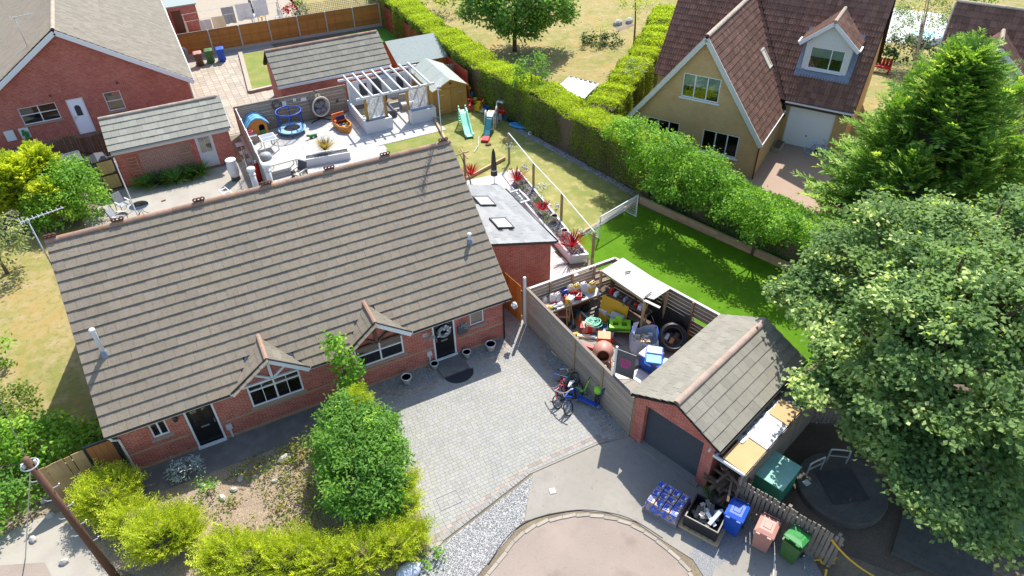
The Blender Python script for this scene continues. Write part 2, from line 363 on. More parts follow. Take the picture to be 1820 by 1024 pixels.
mat('brick_pale', (.34, .15, .1), [(3, (.4, .22, .15), .5, .7, .5)], brick=(.225, .075, .012, (.42, .37, .33), (.27, .1, .065)))
mat('brick_yellow', (.58, .37, .16), [(1.2, (.49, .31, .135), .4, .7, .6), (11, (.66, .44, .22), .55, .75, .5), (4, (.45, .27, .12), .58, .7, .4)], brick=(.225, .075, .01, (.5, .39, .25), (.64, .41, .19)))
mat('tile_grey', (.46, .37, .265), [(2.0, (.48, .415, .32), .4, .68, .6), (10, (.32, .275, .215), .5, .7, .6), (22, (.72, .68, .6), .635, .68, .85), (24, (.08, .065, .045), .65, .7, .9), (.6, (.36, .31, .24), .4, .7, .5)], var=.05, bump=(70, .5), hue=.06)
mat('tile_grey_warm', (.4, .355, .28), [(2.0, (.45, .4, .31), .4, .68, .6), (12, (.24, .215, .17), .52, .72, .5), (26, (.5, .48, .42), .64, .7, .7), (30, (.12, .1, .08), .66, .72, .8)], var=.13, bump=(70, .5), hue=.06)
mat('tile_mid', (.3, .28, .225), [(2.0, (.34, .32, .26), .4, .68, .6), (10, (.22, .205, .165), .52, .72, .5), (24, (.5, .48, .43), .66, .71, .8)], var=.1, bump=(70, .4))
mat('tile_pale', (.43, .42, .345), [(2.0, (.48, .465, .38), .4, .68, .6), (10, (.34, .325, .265), .52, .72, .5), (24, (.5, .48, .43), .66, .71, .8)], var=.1, bump=(70, .4))
mat('tile_brown', (.14, .072, .05), [(3, (.19, .105, .072), .45, .7, .7), (14, (.07, .04, .035), .5, .75, .6), (25, (.3, .24, .2), .66, .73, .6)], var=.22, bump=(60, .4), hue=.1)
mat('tile_brown_pale', (.3, .19, .13), [(3, (.36, .23, .16), .45, .7, .7), (14, (.2, .12, .09), .5, .75, .6)], var=.16, bump=(60, .4))
mat('ridge_clay', (.35, .2, .14), [(4, (.3, .24, .19), .45, .65, .8), (2.2, (.5, .27, .06), .56, .68, .85), (20, (.45, .38, .32), .55, .7, .7), (26, (.16, .1, .08), .6, .7, .6)], var=.18, bump=(50, .6))
mat('ridge_mossy', (.36, .26, .2), [(5, (.3, .25, .21), .45, .65, .8), (20, (.44, .37, .31), .55, .7, .6)], var=.12, bump=(50, .6))
mat('ridge_pale', (.42, .34, .26), [(6, (.5, .43, .35), .45, .65, .8), (20, (.3, .23, .18), .55, .7, .6)], var=.1, bump=(50, .5))
mat('terracotta', (.13, .05, .032), [(10, (.2, .1, .07), .5, .7, .7)], rough=.8)
mat('mortar', (.42, .4, .36), [(20, (.32, .3, .27), .5, .7, .6)])
mat('lead', (.2, .24, .31), [(4, (.26, .3, .37), .45, .7, .7)], rough=.6)
mat('lead_pale', (.4, .43, .45), [(6, (.32, .36, .38), .45, .7, .7)], rough=.5)
mat('underlay', (.02, .016, .013))
mat('upvc', (.8, .81, .82), rough=.35, spec=.5)
mat('white_paint', (.76, .77, .77), [(8, (.66, .67, .66), .5, .75, .5)], rough=.55)
mat('white_render', (.72, .74, .76), [(2, (.66, .68, .7), .45, .7, .6)], rough=.9, bump=(60, .2))
mat('cream_trim', (.66, .66, .62), [(5, (.55, .56, .52), .5, .7, .6)], rough=.6)
mat('fascia_dark', (.025, .025, .027), rough=.4, spec=.5)
mat('black_plastic', (.018, .018, .019), rough=.45, spec=.5)
mat('black_metal', (.03, .03, .032), rough=.4, spec=.5)
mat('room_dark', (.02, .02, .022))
mat('stone_sill', (.34, .28, .2), [(8, (.28, .23, .17), .5, .7, .6)])
mat('brick_band', (.42, .27, .17), [(12, (.33, .18, .11), .5, .65, .8)])
mat('door_black', (.012, .01, .01), rough=.3, spec=.5)
mat('door_white', (.74, .76, .8), rough=.45)
mat('door_weathered', (.58, .59, .6), [(7, (.4, .41, .4), .55, .7, .6)])
mat('brass', (.75, .7, .6), metal=.9, rough=.3)
mat('chrome', (.7, .71, .72), metal=1.0, rough=.3)
mat('galv', (.5, .52, .53), [(10, (.4, .42, .43), .5, .7, .6)], metal=.6, rough=.5)
mat('flue_grey', (.62, .64, .66), [(9, (.5, .52, .54), .5, .7, .5)], rough=.45)
mat('slate_new', (.5, .51, .51), [(4, (.55, .56, .56), .4, .7, .5)], var=.16, rough=.5, bump=(30, .15))
mat('blind_white', (.75, .78, .76))
mat('blind_cream', (.6, .52, .38))
mat('wood_fence', (.26, .21, .165), [(3, (.2, .17, .14), .4, .7, .7), (30, (.33, .28, .23), .5, .72, .5)], var=.16, bump=(40, .3), hue=.06)
mat('wood_post', (.36, .25, .15), [(6, (.28, .19, .12), .45, .7, .7)], var=.12, bump=(40, .3))
mat('wood_sleeper', (.46, .33, .19), [(4, (.36, .25, .15), .45, .7, .7), (25, (.55, .43, .28), .55, .7, .4)], var=.12, bump=(40, .3))
mat('wood_orange', (.4, .16, .035), [(3, (.33, .13, .03), .4, .7, .7), (20, (.46, .2, .06), .5, .7, .5)], var=.14)
mat('wood_shed', (.42, .235, .06), [(3, (.36, .19, .05), .4, .7, .7), (25, (.48, .29, .1), .5, .7, .5)], var=.12)
mat('wood_red', (.2, .03, .018), [(3, (.25, .045, .028), .4, .7, .7)], var=.12)
mat('wood_brown', (.11, .06, .04), [(3, (.15, .09, .06), .4, .7, .7)], var=.18)
mat('wood_grey_slat', (.3, .255, .205), [(4, (.24, .2, .165), .45, .7, .7)], var=.12)
mat('wood_weathered', (.23, .19, .155), [(5, (.17, .145, .12), .45, .7, .7), (30, (.32, .28, .24), .55, .7, .5)], var=.16, bump=(40, .4))
mat('wood_fresh', (.42, .27, .12), [(5, (.34, .21, .1), .45, .7, .7), (2, (.48, .34, .18), .5, .7, .6)], var=.16, bump=(40, .3))
mat('wood_rot', (.13, .085, .055), [(8, (.24, .17, .11), .5, .7, .7)], var=.3, bump=(30, .5))
mat('composite_orange', (.36, .14, .05), [(20, (.3, .115, .04), .4, .7, .5)], var=.08, rough=.6)
mat('gate_yellow', (.5, .37, .15), [(3, (.42, .31, .12), .45, .7, .7)], var=.08)
mat('gate_brown', (.06, .035, .025))
mat('post_concrete', (.42, .38, .33), [(8, (.33, .3, .26), .5, .7, .7)], bump=(40, .3))
mat('felt_green', (.42, .47, .42), [(5, (.36, .41, .37), .45, .7, .7), (40, (.5, .54, .5), .5, .7, .4)], rough=.9, bump=(60, .3))
mat('felt_grey', (.37, .42, .4), [(5, (.31, .36, .35), .45, .7, .7)], rough=.9, bump=(60, .3))
mat('board_white', (.68, .66, .62), [(14, (.36, .34, .31), .64, .7, .6), (3, (.62, .6, .55), .5, .7, .5)], rough=.8)
mat('ply', (.62, .42, .2), [(3, (.56, .37, .17), .45, .7, .7)], rough=.8)
mat('roller_black', (.02, .021, .024), rough=.5, spec=.4)
mat('metal_red', (.4, .02, .02), rough=.4)
glassmat('glass'); glassmat('glass_frost', (.55, .58, .55), .5); glassmat('glass_table', (.75, .8, .8), .3)
for k, c in dict(blue=(.012, .075, .42), sky_blue=(.05, .32, .62), pale_blue=(.3, .55, .75), red=(.5, .012, .012), green=(.03, .2, .045), lime=(.28, .62, .03), mint=(.3, .72, .52),
                 yellow=(.72, .42, .02), gold=(.6, .36, .02), orange=(.62, .15, .03), tan=(.5, .19, .03), pink=(.6, .1, .14), navy=(.012, .02, .09), white=(.78, .78, .78),
                 grey=(.3, .31, .32), dark=(.05, .05, .055), brown=(.1, .035, .018), rose=(.42, .2, .155), purple=(.25, .2, .5), teal=(.02, .16, .2), cream=(.66, .58, .4),
                 charcoal=(.07, .075, .085), tarp=(.5, .56, .66), bin_green=(.05, .13, .03), bin_brown=(.1, .045, .025), magenta=(.55, .02, .2), clear=(.55, .57, .58)).items():
    mat('p_'+k, c, [(6, tuple(min(1, x*1.25+.01) for x in c), .5, .75, .5)], rough=.5, spec=.4)
mat('kiosk_green', (.025, .16, .095), [(5, (.05, .2, .13), .5, .7, .6), (20, (.1, .26, .19), .62, .7, .5)], rough=.5)
mat('kiosk_top', (.2, .42, .34), [(3, (.28, .5, .42), .45, .7, .7), (16, (.12, .3, .23), .56, .68, .7)], rough=.6)
mat('moss_concrete', (.12, .112, .096), [(2, (.17, .16, .135), .4, .7, .7), (10, (.07, .065, .055), .5, .7, .6), (25, (.22, .2, .17), .62, .7, .4)], bump=(30, .5))
mat('steel_plate', (.045, .043, .042), [(5, (.07, .065, .06), .45, .7, .7)], rough=.7)
mat('pole_wood', (.13, .065, .04), [(12, (.18, .1, .065), .5, .7, .6)], bump=(30, .4))
mat('trunk', (.13, .095, .065), [(10, (.08, .06, .045), .5, .7, .7)], bump=(25, .8))
mat('twig', (.17, .11, .08))
mat('wicker', (.56, .51, .43), [(40, (.42, .38, .3), .5, .65, .7)], bump=(60, .6))
mat('cushion', (.17, .18, .21), [(20, (.24, .25, .28), .5, .7, .5)], bump=(30, .4))
mat('net', (.75, .75, .75)); mat('mesh_black', (.02, .02, .022))
mat('rubber_mat', (.03, .032, .036), rough=.9)
mat('petal_white', (.75, .76, .8)); mat('bale_wrap', (.36, .25, .19), [(7, (.05, .12, .55), .5, .54, .95), (16, (.6, .65, .75), .58, .63, .8)], rough=.55, spec=.3)
mat('foil', (.4, .42, .46), [(7, (.1, .11, .13), .5, .6, .8)], rough=.3, metal=.3, bump=(14, 1.0))
leafmat('leaf_syc', (.06, .135, .05), (.3, .44, .145), .46, (.74, .82, .36), .75)
leafmat('leaf_con', (.06, .15, .03), (.22, .4, .065), .42, (.46, .6, .14))
leafmat('leaf_gold', (.16, .26, .025), (.62, .7, .06), .46, (.8, .78, .14))
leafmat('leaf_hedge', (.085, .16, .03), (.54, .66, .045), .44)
leafmat('leaf_bush', (.07, .18, .035), (.2, .4, .05), .42, (.36, .56, .07))
leafmat('leaf_laurel', (.09, .23, .025), (.24, .46, .04), .42, (.46, .64, .08))
leafmat('leaf_dark', (.03, .07, .02), (.09, .16, .04), .38)
leafmat('leaf_pale', (.2, .26, .1), (.33, .4, .16), .4, (.5, .5, .3))
leafmat('leaf_red', (.25, .008, .012), (.55, .03, .05), .4)
leafmat('leaf_silver', (.26, .33, .33), (.42, .48, .47), .2)
leafmat('leaf_dry', (.28, .2, .06), (.45, .36, .1), .3)
leafmat('leaf_weed', (.07, .14, .02), (.22, .3, .05), .4)
leafmat('leaf_flower', (.55, .58, .62), (.8, .8, .84), .3)
# ------------------------------------------------------------------ ground, lawns, paving
def WP(*pts): return [W(*p) for p in pts]
def inpoly(x, y, poly):
    c = False; j = len(poly)-1
    for i in range(len(poly)):
        a, b = poly[i], poly[j]
        if (a[1] > y) != (b[1] > y) and x < (b[0]-a[0])*(y-a[1])/(b[1]-a[1])+a[0]: c = not c
        j = i
    return c
sheet('ground', [(-150, -40), (160, -40), (160, 220), (-150, 220)], -.012, 'dirt')
sheet('side_lawn', [(-18, 19.5), (-5.0, 19.5), (-5.0, 37.2), (-9, 37.6), (-18, 38)], 0, 'dry_grass')
sheet('neighbour_patio', [(-5.6, 29), (2.85, 29), (2.85, 40.4), (-4.6, 40.4), (-6.2, 37.8)], .004, 'concrete_pale')
sheet('parking_area', [(-20, 40.5), (-4.1, 40.5), (-4.1, 49.1), (-20, 49.1)], .002, 'path_tarmac')
sheet('rear_lawn', [(10, 29.3), (15.2, 29.3), (15.4, 21.8), (20.2, 25.0), (20.6, 27), (19.0, 36), (17.9, 41), (17.9, 44), (10, 44)], .002, 'lawn_mix')
sheet('rear_ground', [(2.86, 29.3), (9.996, 29.3), (9.996, 44), (2.86, 44)], .002, 'dry_grass')
sheet('lawn_strip', [(10.2, 34.5), (14.0, 34.5), (14.2, 38.4), (12.5, 38.3), (10.6, 38.2), (9.9, 36.2)], .007, 'green_grass')
sheet('lawn_corner', WP((552, 300), (640, 280), (660, 300), (640, 325), (555, 330)), .007, 'green_grass')
TURF = [(15.0, 14.5), (15.5, 24.0), (20.3, 25.05), (23.1, 16.9), (24.5, 12.3), (15.5, 11.9)]
sheet('artificial_lawn', TURF, .012, 'artificial_turf')
sheet('far_lawn', [(18.0, 62), (19.0, 38), (21.5, 27), (60, 10), (120, 60), (120, 160), (18, 160)], .001, 'dry_grass')
sheet('far_yard', [(1.2, 60.4), (12.0, 59.9), (13.5, 80), (1.2, 80)], .003, 'slab_buff')
sheet('far_back_lawn', [(12.01, 59.9), (17.9, 59.4), (17.9, 90), (13.51, 90)], .003, 'dry_grass')
sheet('left_yard', [(1.0, 44.2), (8.4, 44.2), (8.4, 60), (1.0, 60)], .002, 'concrete_pale')
sheet('small_lawn', WP((428, 98), (500, 86), (500, 155), (445, 165)), .05, 'green_grass')
sheet('small_lawn_back', [(14.2, 45), (18, 45), (18, 59), (14.2, 59)], .004, 'lush_grass')
sheet('front_path', [(-6.5, 18.0), (2.5, 18.0), (2.5, 19.35), (-6.5, 19.35)], .012, 'path_tarmac')
sheet('front_bed', [(-6.2, 18.1), (2.5, 18.0), (3.3, 15), (2.7, 10.6), (-2.5, 12.0), (-6.4, 16.2)], .006, 'bark_ground')
APRON = WP((947, 842), (1063, 791), (1118, 776), (1175, 800), (1265, 868), (1330, 960), (1240, 1000), (1180, 962), (1130, 928), (1080, 912), (1025, 907), (975, 913), (932, 927))
sheet('concrete_apron', APRON, .006, 'concrete')
road_edge = WP((770, 1120), (850, 1040), (885, 1000), (920, 957), (965, 930), (1025, 917), (1085, 922), (1130, 938), (1175, 968), (1215, 1005), (1240, 1050), (1250, 1110))
road_edge = smooth_line(road_edge, 5)
sheet('turning_road', [tuple(p) for p in road_edge]+[(16, -5), (-14, -5)], .004, 'tarmac_pink')
GRAV = WP((947, 845), (931, 926), (905, 955), (868, 1000), (830, 1045), (750, 1060), (745, 1000), (790, 965))
sheet('gravel_strip', GRAV, .008, 'white_gravel')
sheet('gravel_patch', WP((1225, 985), (1300, 900), (1430, 960), (1500, 1100), (1300, 1100)), .008, 'grey_gravel')
sheet('back_path', WP((1270, 1010), (1345, 968), (1420, 1000), (1460, 1080), (1250, 1080)), .013, 'concrete')
sheet('mulch_yard', [(12.0, 9.3), (11.9, 8.6), (15.0, 4.4), (40, -3), (40, 14), (24.4, 14.2), (16.6, 10.6), (13.2, 9.6)], .003, 'mulch_dark')
sheet('pavement', WP((-60, 985), (60, 925), (125, 905), (180, 980), (215, 1045), (-60, 1060)), .006, 'concrete_pale')
sheet('verge_ground', [(-14, 10), (-6.3, 16.3), (-6.5, 19.3), (-18, 19.4), (-20, 12)], .001, 'bark_ground')
sheet('lower_road', WP((-80, 1010), (80, 1000), (110, 1060), (-80, 1080)), .011, 'tarmac_pink')
YO = W(1338, 318); YA = R(-58.5)
def YW(u, v): return (YO[0]+u*math.cos(YA)-v*math.sin(YA), YO[1]+u*math.sin(YA)+v*math.cos(YA))
sheet('brown_driveway', [YW(-1.2, -9), YW(9, -9), YW(9, 5.2), YW(-1.2, 5.2)], .006, 'brown_paving')

# driveway of block paving: every block its own piece
DRIVE = [(2.45, 19.29), (9.33, 19.29), (9.33, 23.5), (10.5, 23.5), (10.5, 19.5), (10.93, 12.62)]+[tuple(W(*p)[:2]) for p in ((1117, 776), (1063, 789), (945, 841), (788, 962), (768, 985))]+[(2.9, 12), (3.2, 14)]
drv = sheet('driveway', DRIVE, .004, 'joint_sand')
pm = MB(); pm.add([(0, 0, 0), (1, 0, 0), (1, 1, 0), (0, 1, 0), (.01, .012, .009), (.99, .012, .009), (.99, .988, .009), (.01, .988, .009)], [(4, 5, 6, 7), (0, 1, 5, 4), (1, 2, 6, 5), (2, 3, 7, 6), (3, 0, 4, 7)])
edge = [W(*p) for p in ((1063, 789), (945, 841), (788, 962))]
def seg_d(p, a, b):
    a, b, p = Vector(a[:2]), Vector(b[:2]), Vector(p); t = max(0, min(1, (p-a).dot(b-a)/(b-a).length_squared)); return (a+(b-a)*t-p).length
BEDS = [((5.2, 19.25), 1.5, .95), ((8.3, 19.25), .95, .8), ((10.78, 16.2), .72, 2.0), ((10.9, 13.7), .5, 1.0)]
def inbed(x, y, g=0): return any(((x-c[0])/(a+g))**2+((y-c[1])/(b+g))**2 < 1 for c, a, b in BEDS)
red, grey = [], []
y = 10.8; h = .135
while y < 23.5:
    x = 2.2+random.uniform(-.2, 0)
    while x < 11:
        w = random.choice((.135, .17, .2, .2)); cx, cy = x+w/2, y+h/2
        if inpoly(cx, cy, DRIVE) and not inbed(cx, cy) and all(inpoly(cx+dx, cy+dy, DRIVE) for dx in (-w*.4, w*.4) for dy in (-h*.4, h*.4)):
            d = min(seg_d((cx, cy), edge[0], edge[1]), seg_d((cx, cy), edge[1], edge[2]))
            m = Matrix.Translation((x, y, .006+random.uniform(0, .0015))) @ Matrix.Diagonal((w-.004, h-.004, 1, 1))
            (red if .17 < d < .36 or inbed(cx, cy, .2) else grey).append(m)
        x += w
    y += h
pieces('paver', pm, grey, 'paver', drv, 280)
pieces('red_paver', pm, red, 'paver_red', drv, 150)
# soldier course along the edges and kerb stones round the turning road
sm = []
for a, b in ((edge[1], edge[2]),):
    d = (b-a); n = int(d.length/.12)
    for i in range(n):
        p = a+d*(i+.5)/n; sm.append(Matrix.Translation((p.x, p.y, .012)) @ Matrix.Rotation(math.atan2(d.y, d.x), 4, 'Z') @ Matrix.Translation((-.05, -.21, 0)) @ Matrix.Diagonal((.105, .2, 1, 1)))
pieces('edge_paver', pm, sm, 'paver_kerb', drv, 120)
km = MB().box(0, -.06, 0, .446, .06, .03, .004); ks = []
acc = 0
for a, b in zip(road_edge, road_edge[1:]):
    L = (b-a).length; d = (b-a)/L
    while acc < L:
        p = a+d*acc; ks.append(Matrix.Translation((p.x, p.y, 0)) @ Matrix.Rotation(math.atan2(d.y, d.x), 4, 'Z')); acc += .45
    acc -= L
kr = struct('kerb', MB().tube([Vector((p.x, p.y, -.02)) for p in road_edge], .03, 5), 'kerbstone')
pieces('kerb_stone', km, ks, 'kerbstone', kr, 120)
bg_ = MB(); bg_.tube([Vector((p.x, p.y, .004)) for p in smooth_line(WP((868, 1003), (905, 951), (950, 922), (1025, 907), (1085, 912), (1130, 927), (1178, 957)), 6)], .022, 5); struct('kerb_joint', bg_, 'fascia_dark')
# pebble beds against the house and along the compound
def pebbles(name, label, spots, mt, z=.0, sz=(.018, .04), loc=(0, 0, 0), kind='stuff', parent=None):
    """loose stones: one mass of small real stones"""
    n = len(spots); o = np.array([(1, 0, 0), (-1, 0, 0), (0, 1, 0), (0, -1, 0), (0, 0, .8), (0, 0, -.5)]); F8 = np.array([(0, 2, 4), (2, 1, 4), (1, 3, 4), (3, 0, 4), (2, 0, 5), (1, 2, 5), (3, 1, 5), (0, 3, 5)])
    s = rng.uniform(sz[0], sz[1], (n, 1, 3)); a = rng.uniform(0, 6.28, n); c, q = np.cos(a), np.sin(a)
    v = o[None]*s; v = np.stack([v[..., 0]*c[:, None]-v[..., 1]*q[:, None], v[..., 0]*q[:, None]+v[..., 1]*c[:, None], v[..., 2]], -1)
    v = v+np.array(spots)[:, None, :]
    f = F8[None]+(np.arange(n)*6)[:, None, None]
    me = bpy.data.meshes.new(name); me.from_pydata(v.reshape(-1, 3).tolist(), [], f.reshape(-1, 3).tolist()); me.materials.append(M[mt])
    at = me.attributes.new('rnd', 'FLOAT', 'FACE'); at.data.foreach_set('value', np.repeat(rng.random(n), 8))
    ob = link(name, me, parent); ob['kind'] = kind
    if parent is None: ob['label'] = label; ob['category'] = 'pebbles'
    return ob
for i, (c, a, b) in enumerate(BEDS):
    pts = []
    for _ in range(int(1100*a*b)):
        t = random.uniform(0, 6.28); r = math.sqrt(random.random()); x, y = c[0]+a*r*math.cos(t), c[1]+b*r*math.sin(t)
        if y < 19.28 and x < (10.5+(19.5-y)*.056 if y < 19.5 else 10.5)-.02: pts.append((x, y, .015))
    pebbles('pebble_bed', ['curved bed of grey pebbles under the large front window', 'small curved pebble bed below the narrow front window', 'long curved pebble bed against the compound fence', 'short pebble bed beside the fence end near garage'][i], pts, 'pebble')
pts = []
while len(pts) < 6500:
    x, y = random.uniform(1.5, 7.3), random.uniform(8.5, 13)
    if inpoly(x, y, GRAV): pts.append((x, y, .014))
pebbles('white_gravel_stones', 'strip of loose white gravel between driveway and kerb', pts, 'pebble', sz=(.01, .02))
# rear patio of pale slabs, dark slabs by the pergola, buff slabs in the far left yard
slab = MB(); slab.add([(0, 0, 0), (1, 0, 0), (1, 1, 0), (0, 1, 0), (.004, .004, .02), (.996, .004, .02), (.996, .996, .02), (.004, .996, .02)], [(4, 5, 6, 7), (0, 1, 5, 4), (1, 2, 6, 5), (2, 3, 7, 6), (3, 0, 4, 7)])
def paving(name, poly, z, w, h, mt, parent, gap=.008, off=.5, mx=300, skip=None):
    xs = [p[0] for p in poly]; ys = [p[1] for p in poly]; out = []; j = 0; y = min(ys)
    while y < max(ys):
        x = min(xs)-(w*off if j % 2 else 0)
        while x < max(xs):
            if inpoly(x+w/2, y+h/2, poly) and not (skip and skip(x+w/2, y+h/2)): out.append(Matrix.Translation((x, y, z)) @ Matrix.Diagonal((w-gap, h-gap, 1, 1)))
            x += w
        y += h; j += 1
    pieces(name, slab, out, mt, parent, mx)
PAT = [(2.95, 31), (8.8, 31), (9.9, 36.2), (10.5, 38.0), (10.0, 38.6), (10.0, 43.9), (2.95, 43.9)]
pat = sheet('rear_patio', PAT, .006, 'mortar'); paving('patio_slab', PAT, .01, .9, .6, 'porcelain', pat)
P2 = [(10.0, 38.3), (14.6, 38.3), (14.9, 41), (14.9, 44), (10.0, 44)]
pat2 = sheet('pergola_floor', P2, .005, 'mortar'); paving('patio_slab', P2, .009, .6, .6, 'porcelain', pat2)
P2B = [(10.0, 38.3), (14.6, 38.3), (14.6, 39.5), (10.0, 39.5)]
P3 = WP((630, 275), (680, 262), (700, 280), (650, 330), (600, 330)); sheet('curved_path', P3, .012, 'porcelain')
P4 = [(1.5, 44.4), (5.8, 44.4), (5.8, 58.0), (1.5, 58.0)]; yd = struct('yard_paving', MB().poly([(1.4, 44.3, .004), (5.9, 44.3, .004), (5.9, 58.1, .004), (1.4, 58.1, .004)]), 'joint_sand')
paving('yard_slab', P4, .006, .45, .45, 'slab_buff', yd, .014, 0, 290)
P5 = WP((660, 222), (700, 215), (775, 205), (770, 165), (690, 175))
P6 = [(10.3, 31.4), (15.8, 29.7), (16.2, 31.6), (13.4, 32.4), (10.6, 33.6)]
pt6 = sheet('terrace', [(9.8, 27.3), (16.0, 27.3), (16.1, 31.6), (13.2, 31.9), (9.8, 32.2)], .009, 'mortar'); paving('terrace_slab', [(9.8, 27.3), (16.0, 27.3), (16.1, 31.6), (13.2, 31.9), (9.8, 32.2)], .013, .8, .4, 'porcelain', pt6)
alley = sheet('side_alley', [(12.95, 19.7), (14.2, 19.7), (14.2, 27.3), (12.95, 27.3)], .009, 'mortar'); paving('alley_slab', [(12.97, 19.7), (14.1, 19.7), (14.1, 27.3), (12.97, 27.3)], .013, .55, .55, 'porcelain', alley)
cf = sheet('compound_floor', [(10.6, 12.7), (16.3, 14.6), (15.0, 19.4), (10.7, 19.4)], .006, 'concrete'); paving('compound_slab', [(10.75, 12.9), (15.9, 14.7), (14.9, 19.3), (10.65, 19.3)], .01, .75, .6, 'concrete', cf, .012)

# ------------------------------------------------------------------ main bungalow pair
ZE, ZR = 2.31, 6.70
hx, hy = -5.08, 19.3
H1 = thing('bungalow', 'long red-brick bungalow with grey tiled roof, two small white-trimmed gablets and black doors', 'house', (hx, hy, 0))
def X(x): return x-hx
def Y(y): return y-hy
WX1 = 9.3-hx
ops = [(X(-4.12), X(-3.58), 1.2, 2.0), (X(-2.98), X(-2.02), .1, 2.06), (X(-.82), X(1.03), 1.04, 2.1), (X(3.08), X(4.97), 1.12, 2.1), (X(6.19), X(7.13), .14, 2.06), (X(7.8), X(8.42), 1.24, 2.0)]
top = [(0, 2.22), (X(-1.2), 2.22), (X(.1), 3.22), (X(1.28), 2.3), (X(1.3), 2.22), (X(2.75), 2.22), (X(2.8), 2.3), (X(3.98), 3.22), (X(5.15), 2.3), (X(5.2), 2.22), (WX1, 2.22)]
wall(H1, None, 0, WX1, 0, top, ops, 'brick_red', name='front_wall')
b = MB(); b.poly([(WX1, 0, 0), (WX1, 10, 0), (WX1, 10, 2.2), (WX1, 5.03, 6.55), (WX1, 0, 2.2)]); b.poly([(0, 10, 0), (0, 0, 0), (0, 0, 2.2), (0, 5.03, 6.55), (0, 10, 2.2)]); b.poly([(WX1, 10, 0), (0, 10, 0), (0, 10, 2.2), (WX1, 10, 2.2)])
part('wall', b, 'brick_red', H1)
b = MB()
for a, c in ((0, X(-2.99)), (X(-2.01), X(6.18)), (X(7.14), WX1)): b.box(a, -.012, .86 if False else .80, c, .01, .88)
part('brick_band', b, 'brick_band', H1)
b = MB().box(-.02, -.02, -.01, X(-2.99), .02, .12).box(X(-2.01), -.02, -.01, X(6.18), .02, .12).box(X(7.14), -.02, -.01, WX1+.02, .02, .12); part('plinth', b, 'brick_band', H1)
# roof slab with notches under the gablets
xl, xr, ye, yr = X(-5.31), X(9.52), -.3, 5.03
sl_ = (ZR-ZE)/(yr-ye)
G = [(X(-1.25), X(.1), X(1.33)), (X(2.75), X(3.97), X(5.2))]
yv = ye+(3.40-ZE)/sl_
fp = [(xl, ye, ZE)]
for a, m, c in G: fp += [(a, ye, ZE), (m, yv, 3.40), (c, ye, ZE)]
fp += [(xr, ye, ZE), (xr, yr, ZR), (xl, yr, ZR)]
b = MB(); b.poly(fp); b.poly([(xl, yr, ZR), (xr, yr, ZR), (xr, 2*yr-ye, ZE), (xl, 2*yr-ye, ZE)])
for x, s in ((xl, 1), (xr, -1)):
    for q in ((ye, ZE), (2*yr-ye, ZE)):
        b.add([(x, q[0], q[1]-.13), (x, yr, ZR-.13), (x, yr, ZR), (x, q[0], q[1])], [(0, 1, 2, 3)])
b.poly([(p[0], p[1], p[2]-.06) for p in fp[::-1]])
RF = part('roof', b, 'underlay', H1)
g = math.hypot(yr-ye, ZR-ZE)/19; cs, sn = (yr-ye)/math.hypot(yr-ye, ZR-ZE), (ZR-ZE)/math.hypot(yr-ye, ZR-ZE)
nu = 41; tw = (xr-xl)/nu
def clip_front(u, v):
    x, y = xl+u, ye+v*cs
    for a, m, c in G:
        k = (y-ye)/(yv-ye)
        if k < 1 and a+(m-a)*k+.08 < x < c+(m-c)*k-.08: return False
    return True
tiles(RF, (xl, ye-.03, ZE), (1, 0, 0), (0, cs, sn), nu, 19, tw, g, 'tile_grey', t=.042, clip=clip_front)
tiles(RF, (xr, 2*yr-ye+.03, ZE), (-1, 0, 0), (0, -cs, sn), nu, 19, tw, g, 'tile_grey', t=.042, maxparts=0, name='rear_tile')
rt = MB(); n = 7
for k in range(n):
    a0, a1 = math.pi*(.06+.88*k/n), math.pi*(.06+.88*(k+1)/n); r_ = .135
    rt.add([(0, r_*math.cos(a0), r_*math.sin(a0)), (.445, r_*math.cos(a0), r_*math.sin(a0)), (.445, r_*math.cos(a1), r_*math.sin(a1)), (0, r_*math.cos(a1), r_*math.sin(a1))], [(3, 2, 1, 0)])
pieces('ridge_tile', rt, [Matrix.Translation((xl+i*.4495, yr, ZR+.0+random.uniform(0, .008))) for i in range(33)], 'ridge_clay', RF, 60)
cr = MB()
for k in range(3): cr.tube([(k*.15+.075*math.cos(t), 0, .14+.075*math.sin(t)) for t in [i*math.pi/6 for i in range(12)]], .034, 6, True)
cr.box(-.05, -.02, 0, .35, .02, .1)
pieces('ridge_crest', cr, [Matrix.Translation((X(x), yr, ZR+.11)) @ Matrix.Diagonal((.85, 1, .75, 1)) for x in (-5.25, -3.15, -.45, 1.95, 4.35, 6.6, 9.1)], 'terracotta', RF, 20)
b = MB()
for x in (xl+.01, xr-.05): b.bar((x+.02, ye, ZE+.0), (x+.02, yr, ZR+.0), .05, .05)
part('verge_mortar', b, 'mortar', RF)
# fascia, gutters, downpipes
segs = [(xl+.02, G[0][0]+.02), (G[0][2]-.02, G[1][0]+.02), (G[1][2]-.02, xr-.02)]
for a, c in segs:
    part('fascia', MB().box(a, -.24, ZE-.2, c, -.21, ZE-.04), 'upvc', H1); part('soffit', MB().box(a, -.21, ZE-.2, c, 0, ZE-.18), 'upvc', H1)
    part('gutter', MB().tube([(a, -.335, ZE-.02), (c, -.335, ZE-.02)], .052, 8), 'fascia_dark', H1, True)
part('downpipe', MB().tube([(-.12, -.33, ZE-.05), (-.1, -.25, ZE-.3), (.03, -.06, ZE-.55), (.03, -.06, .05)], .04, 8), 'upvc', H1, True)
part('downpipe', MB().tube([(WX1-.03, -.3, ZE-.05), (WX1-.03, -.07, ZE-.4), (WX1-.03, -.07, .05)], .034, 8), 'black_plastic', H1, True)
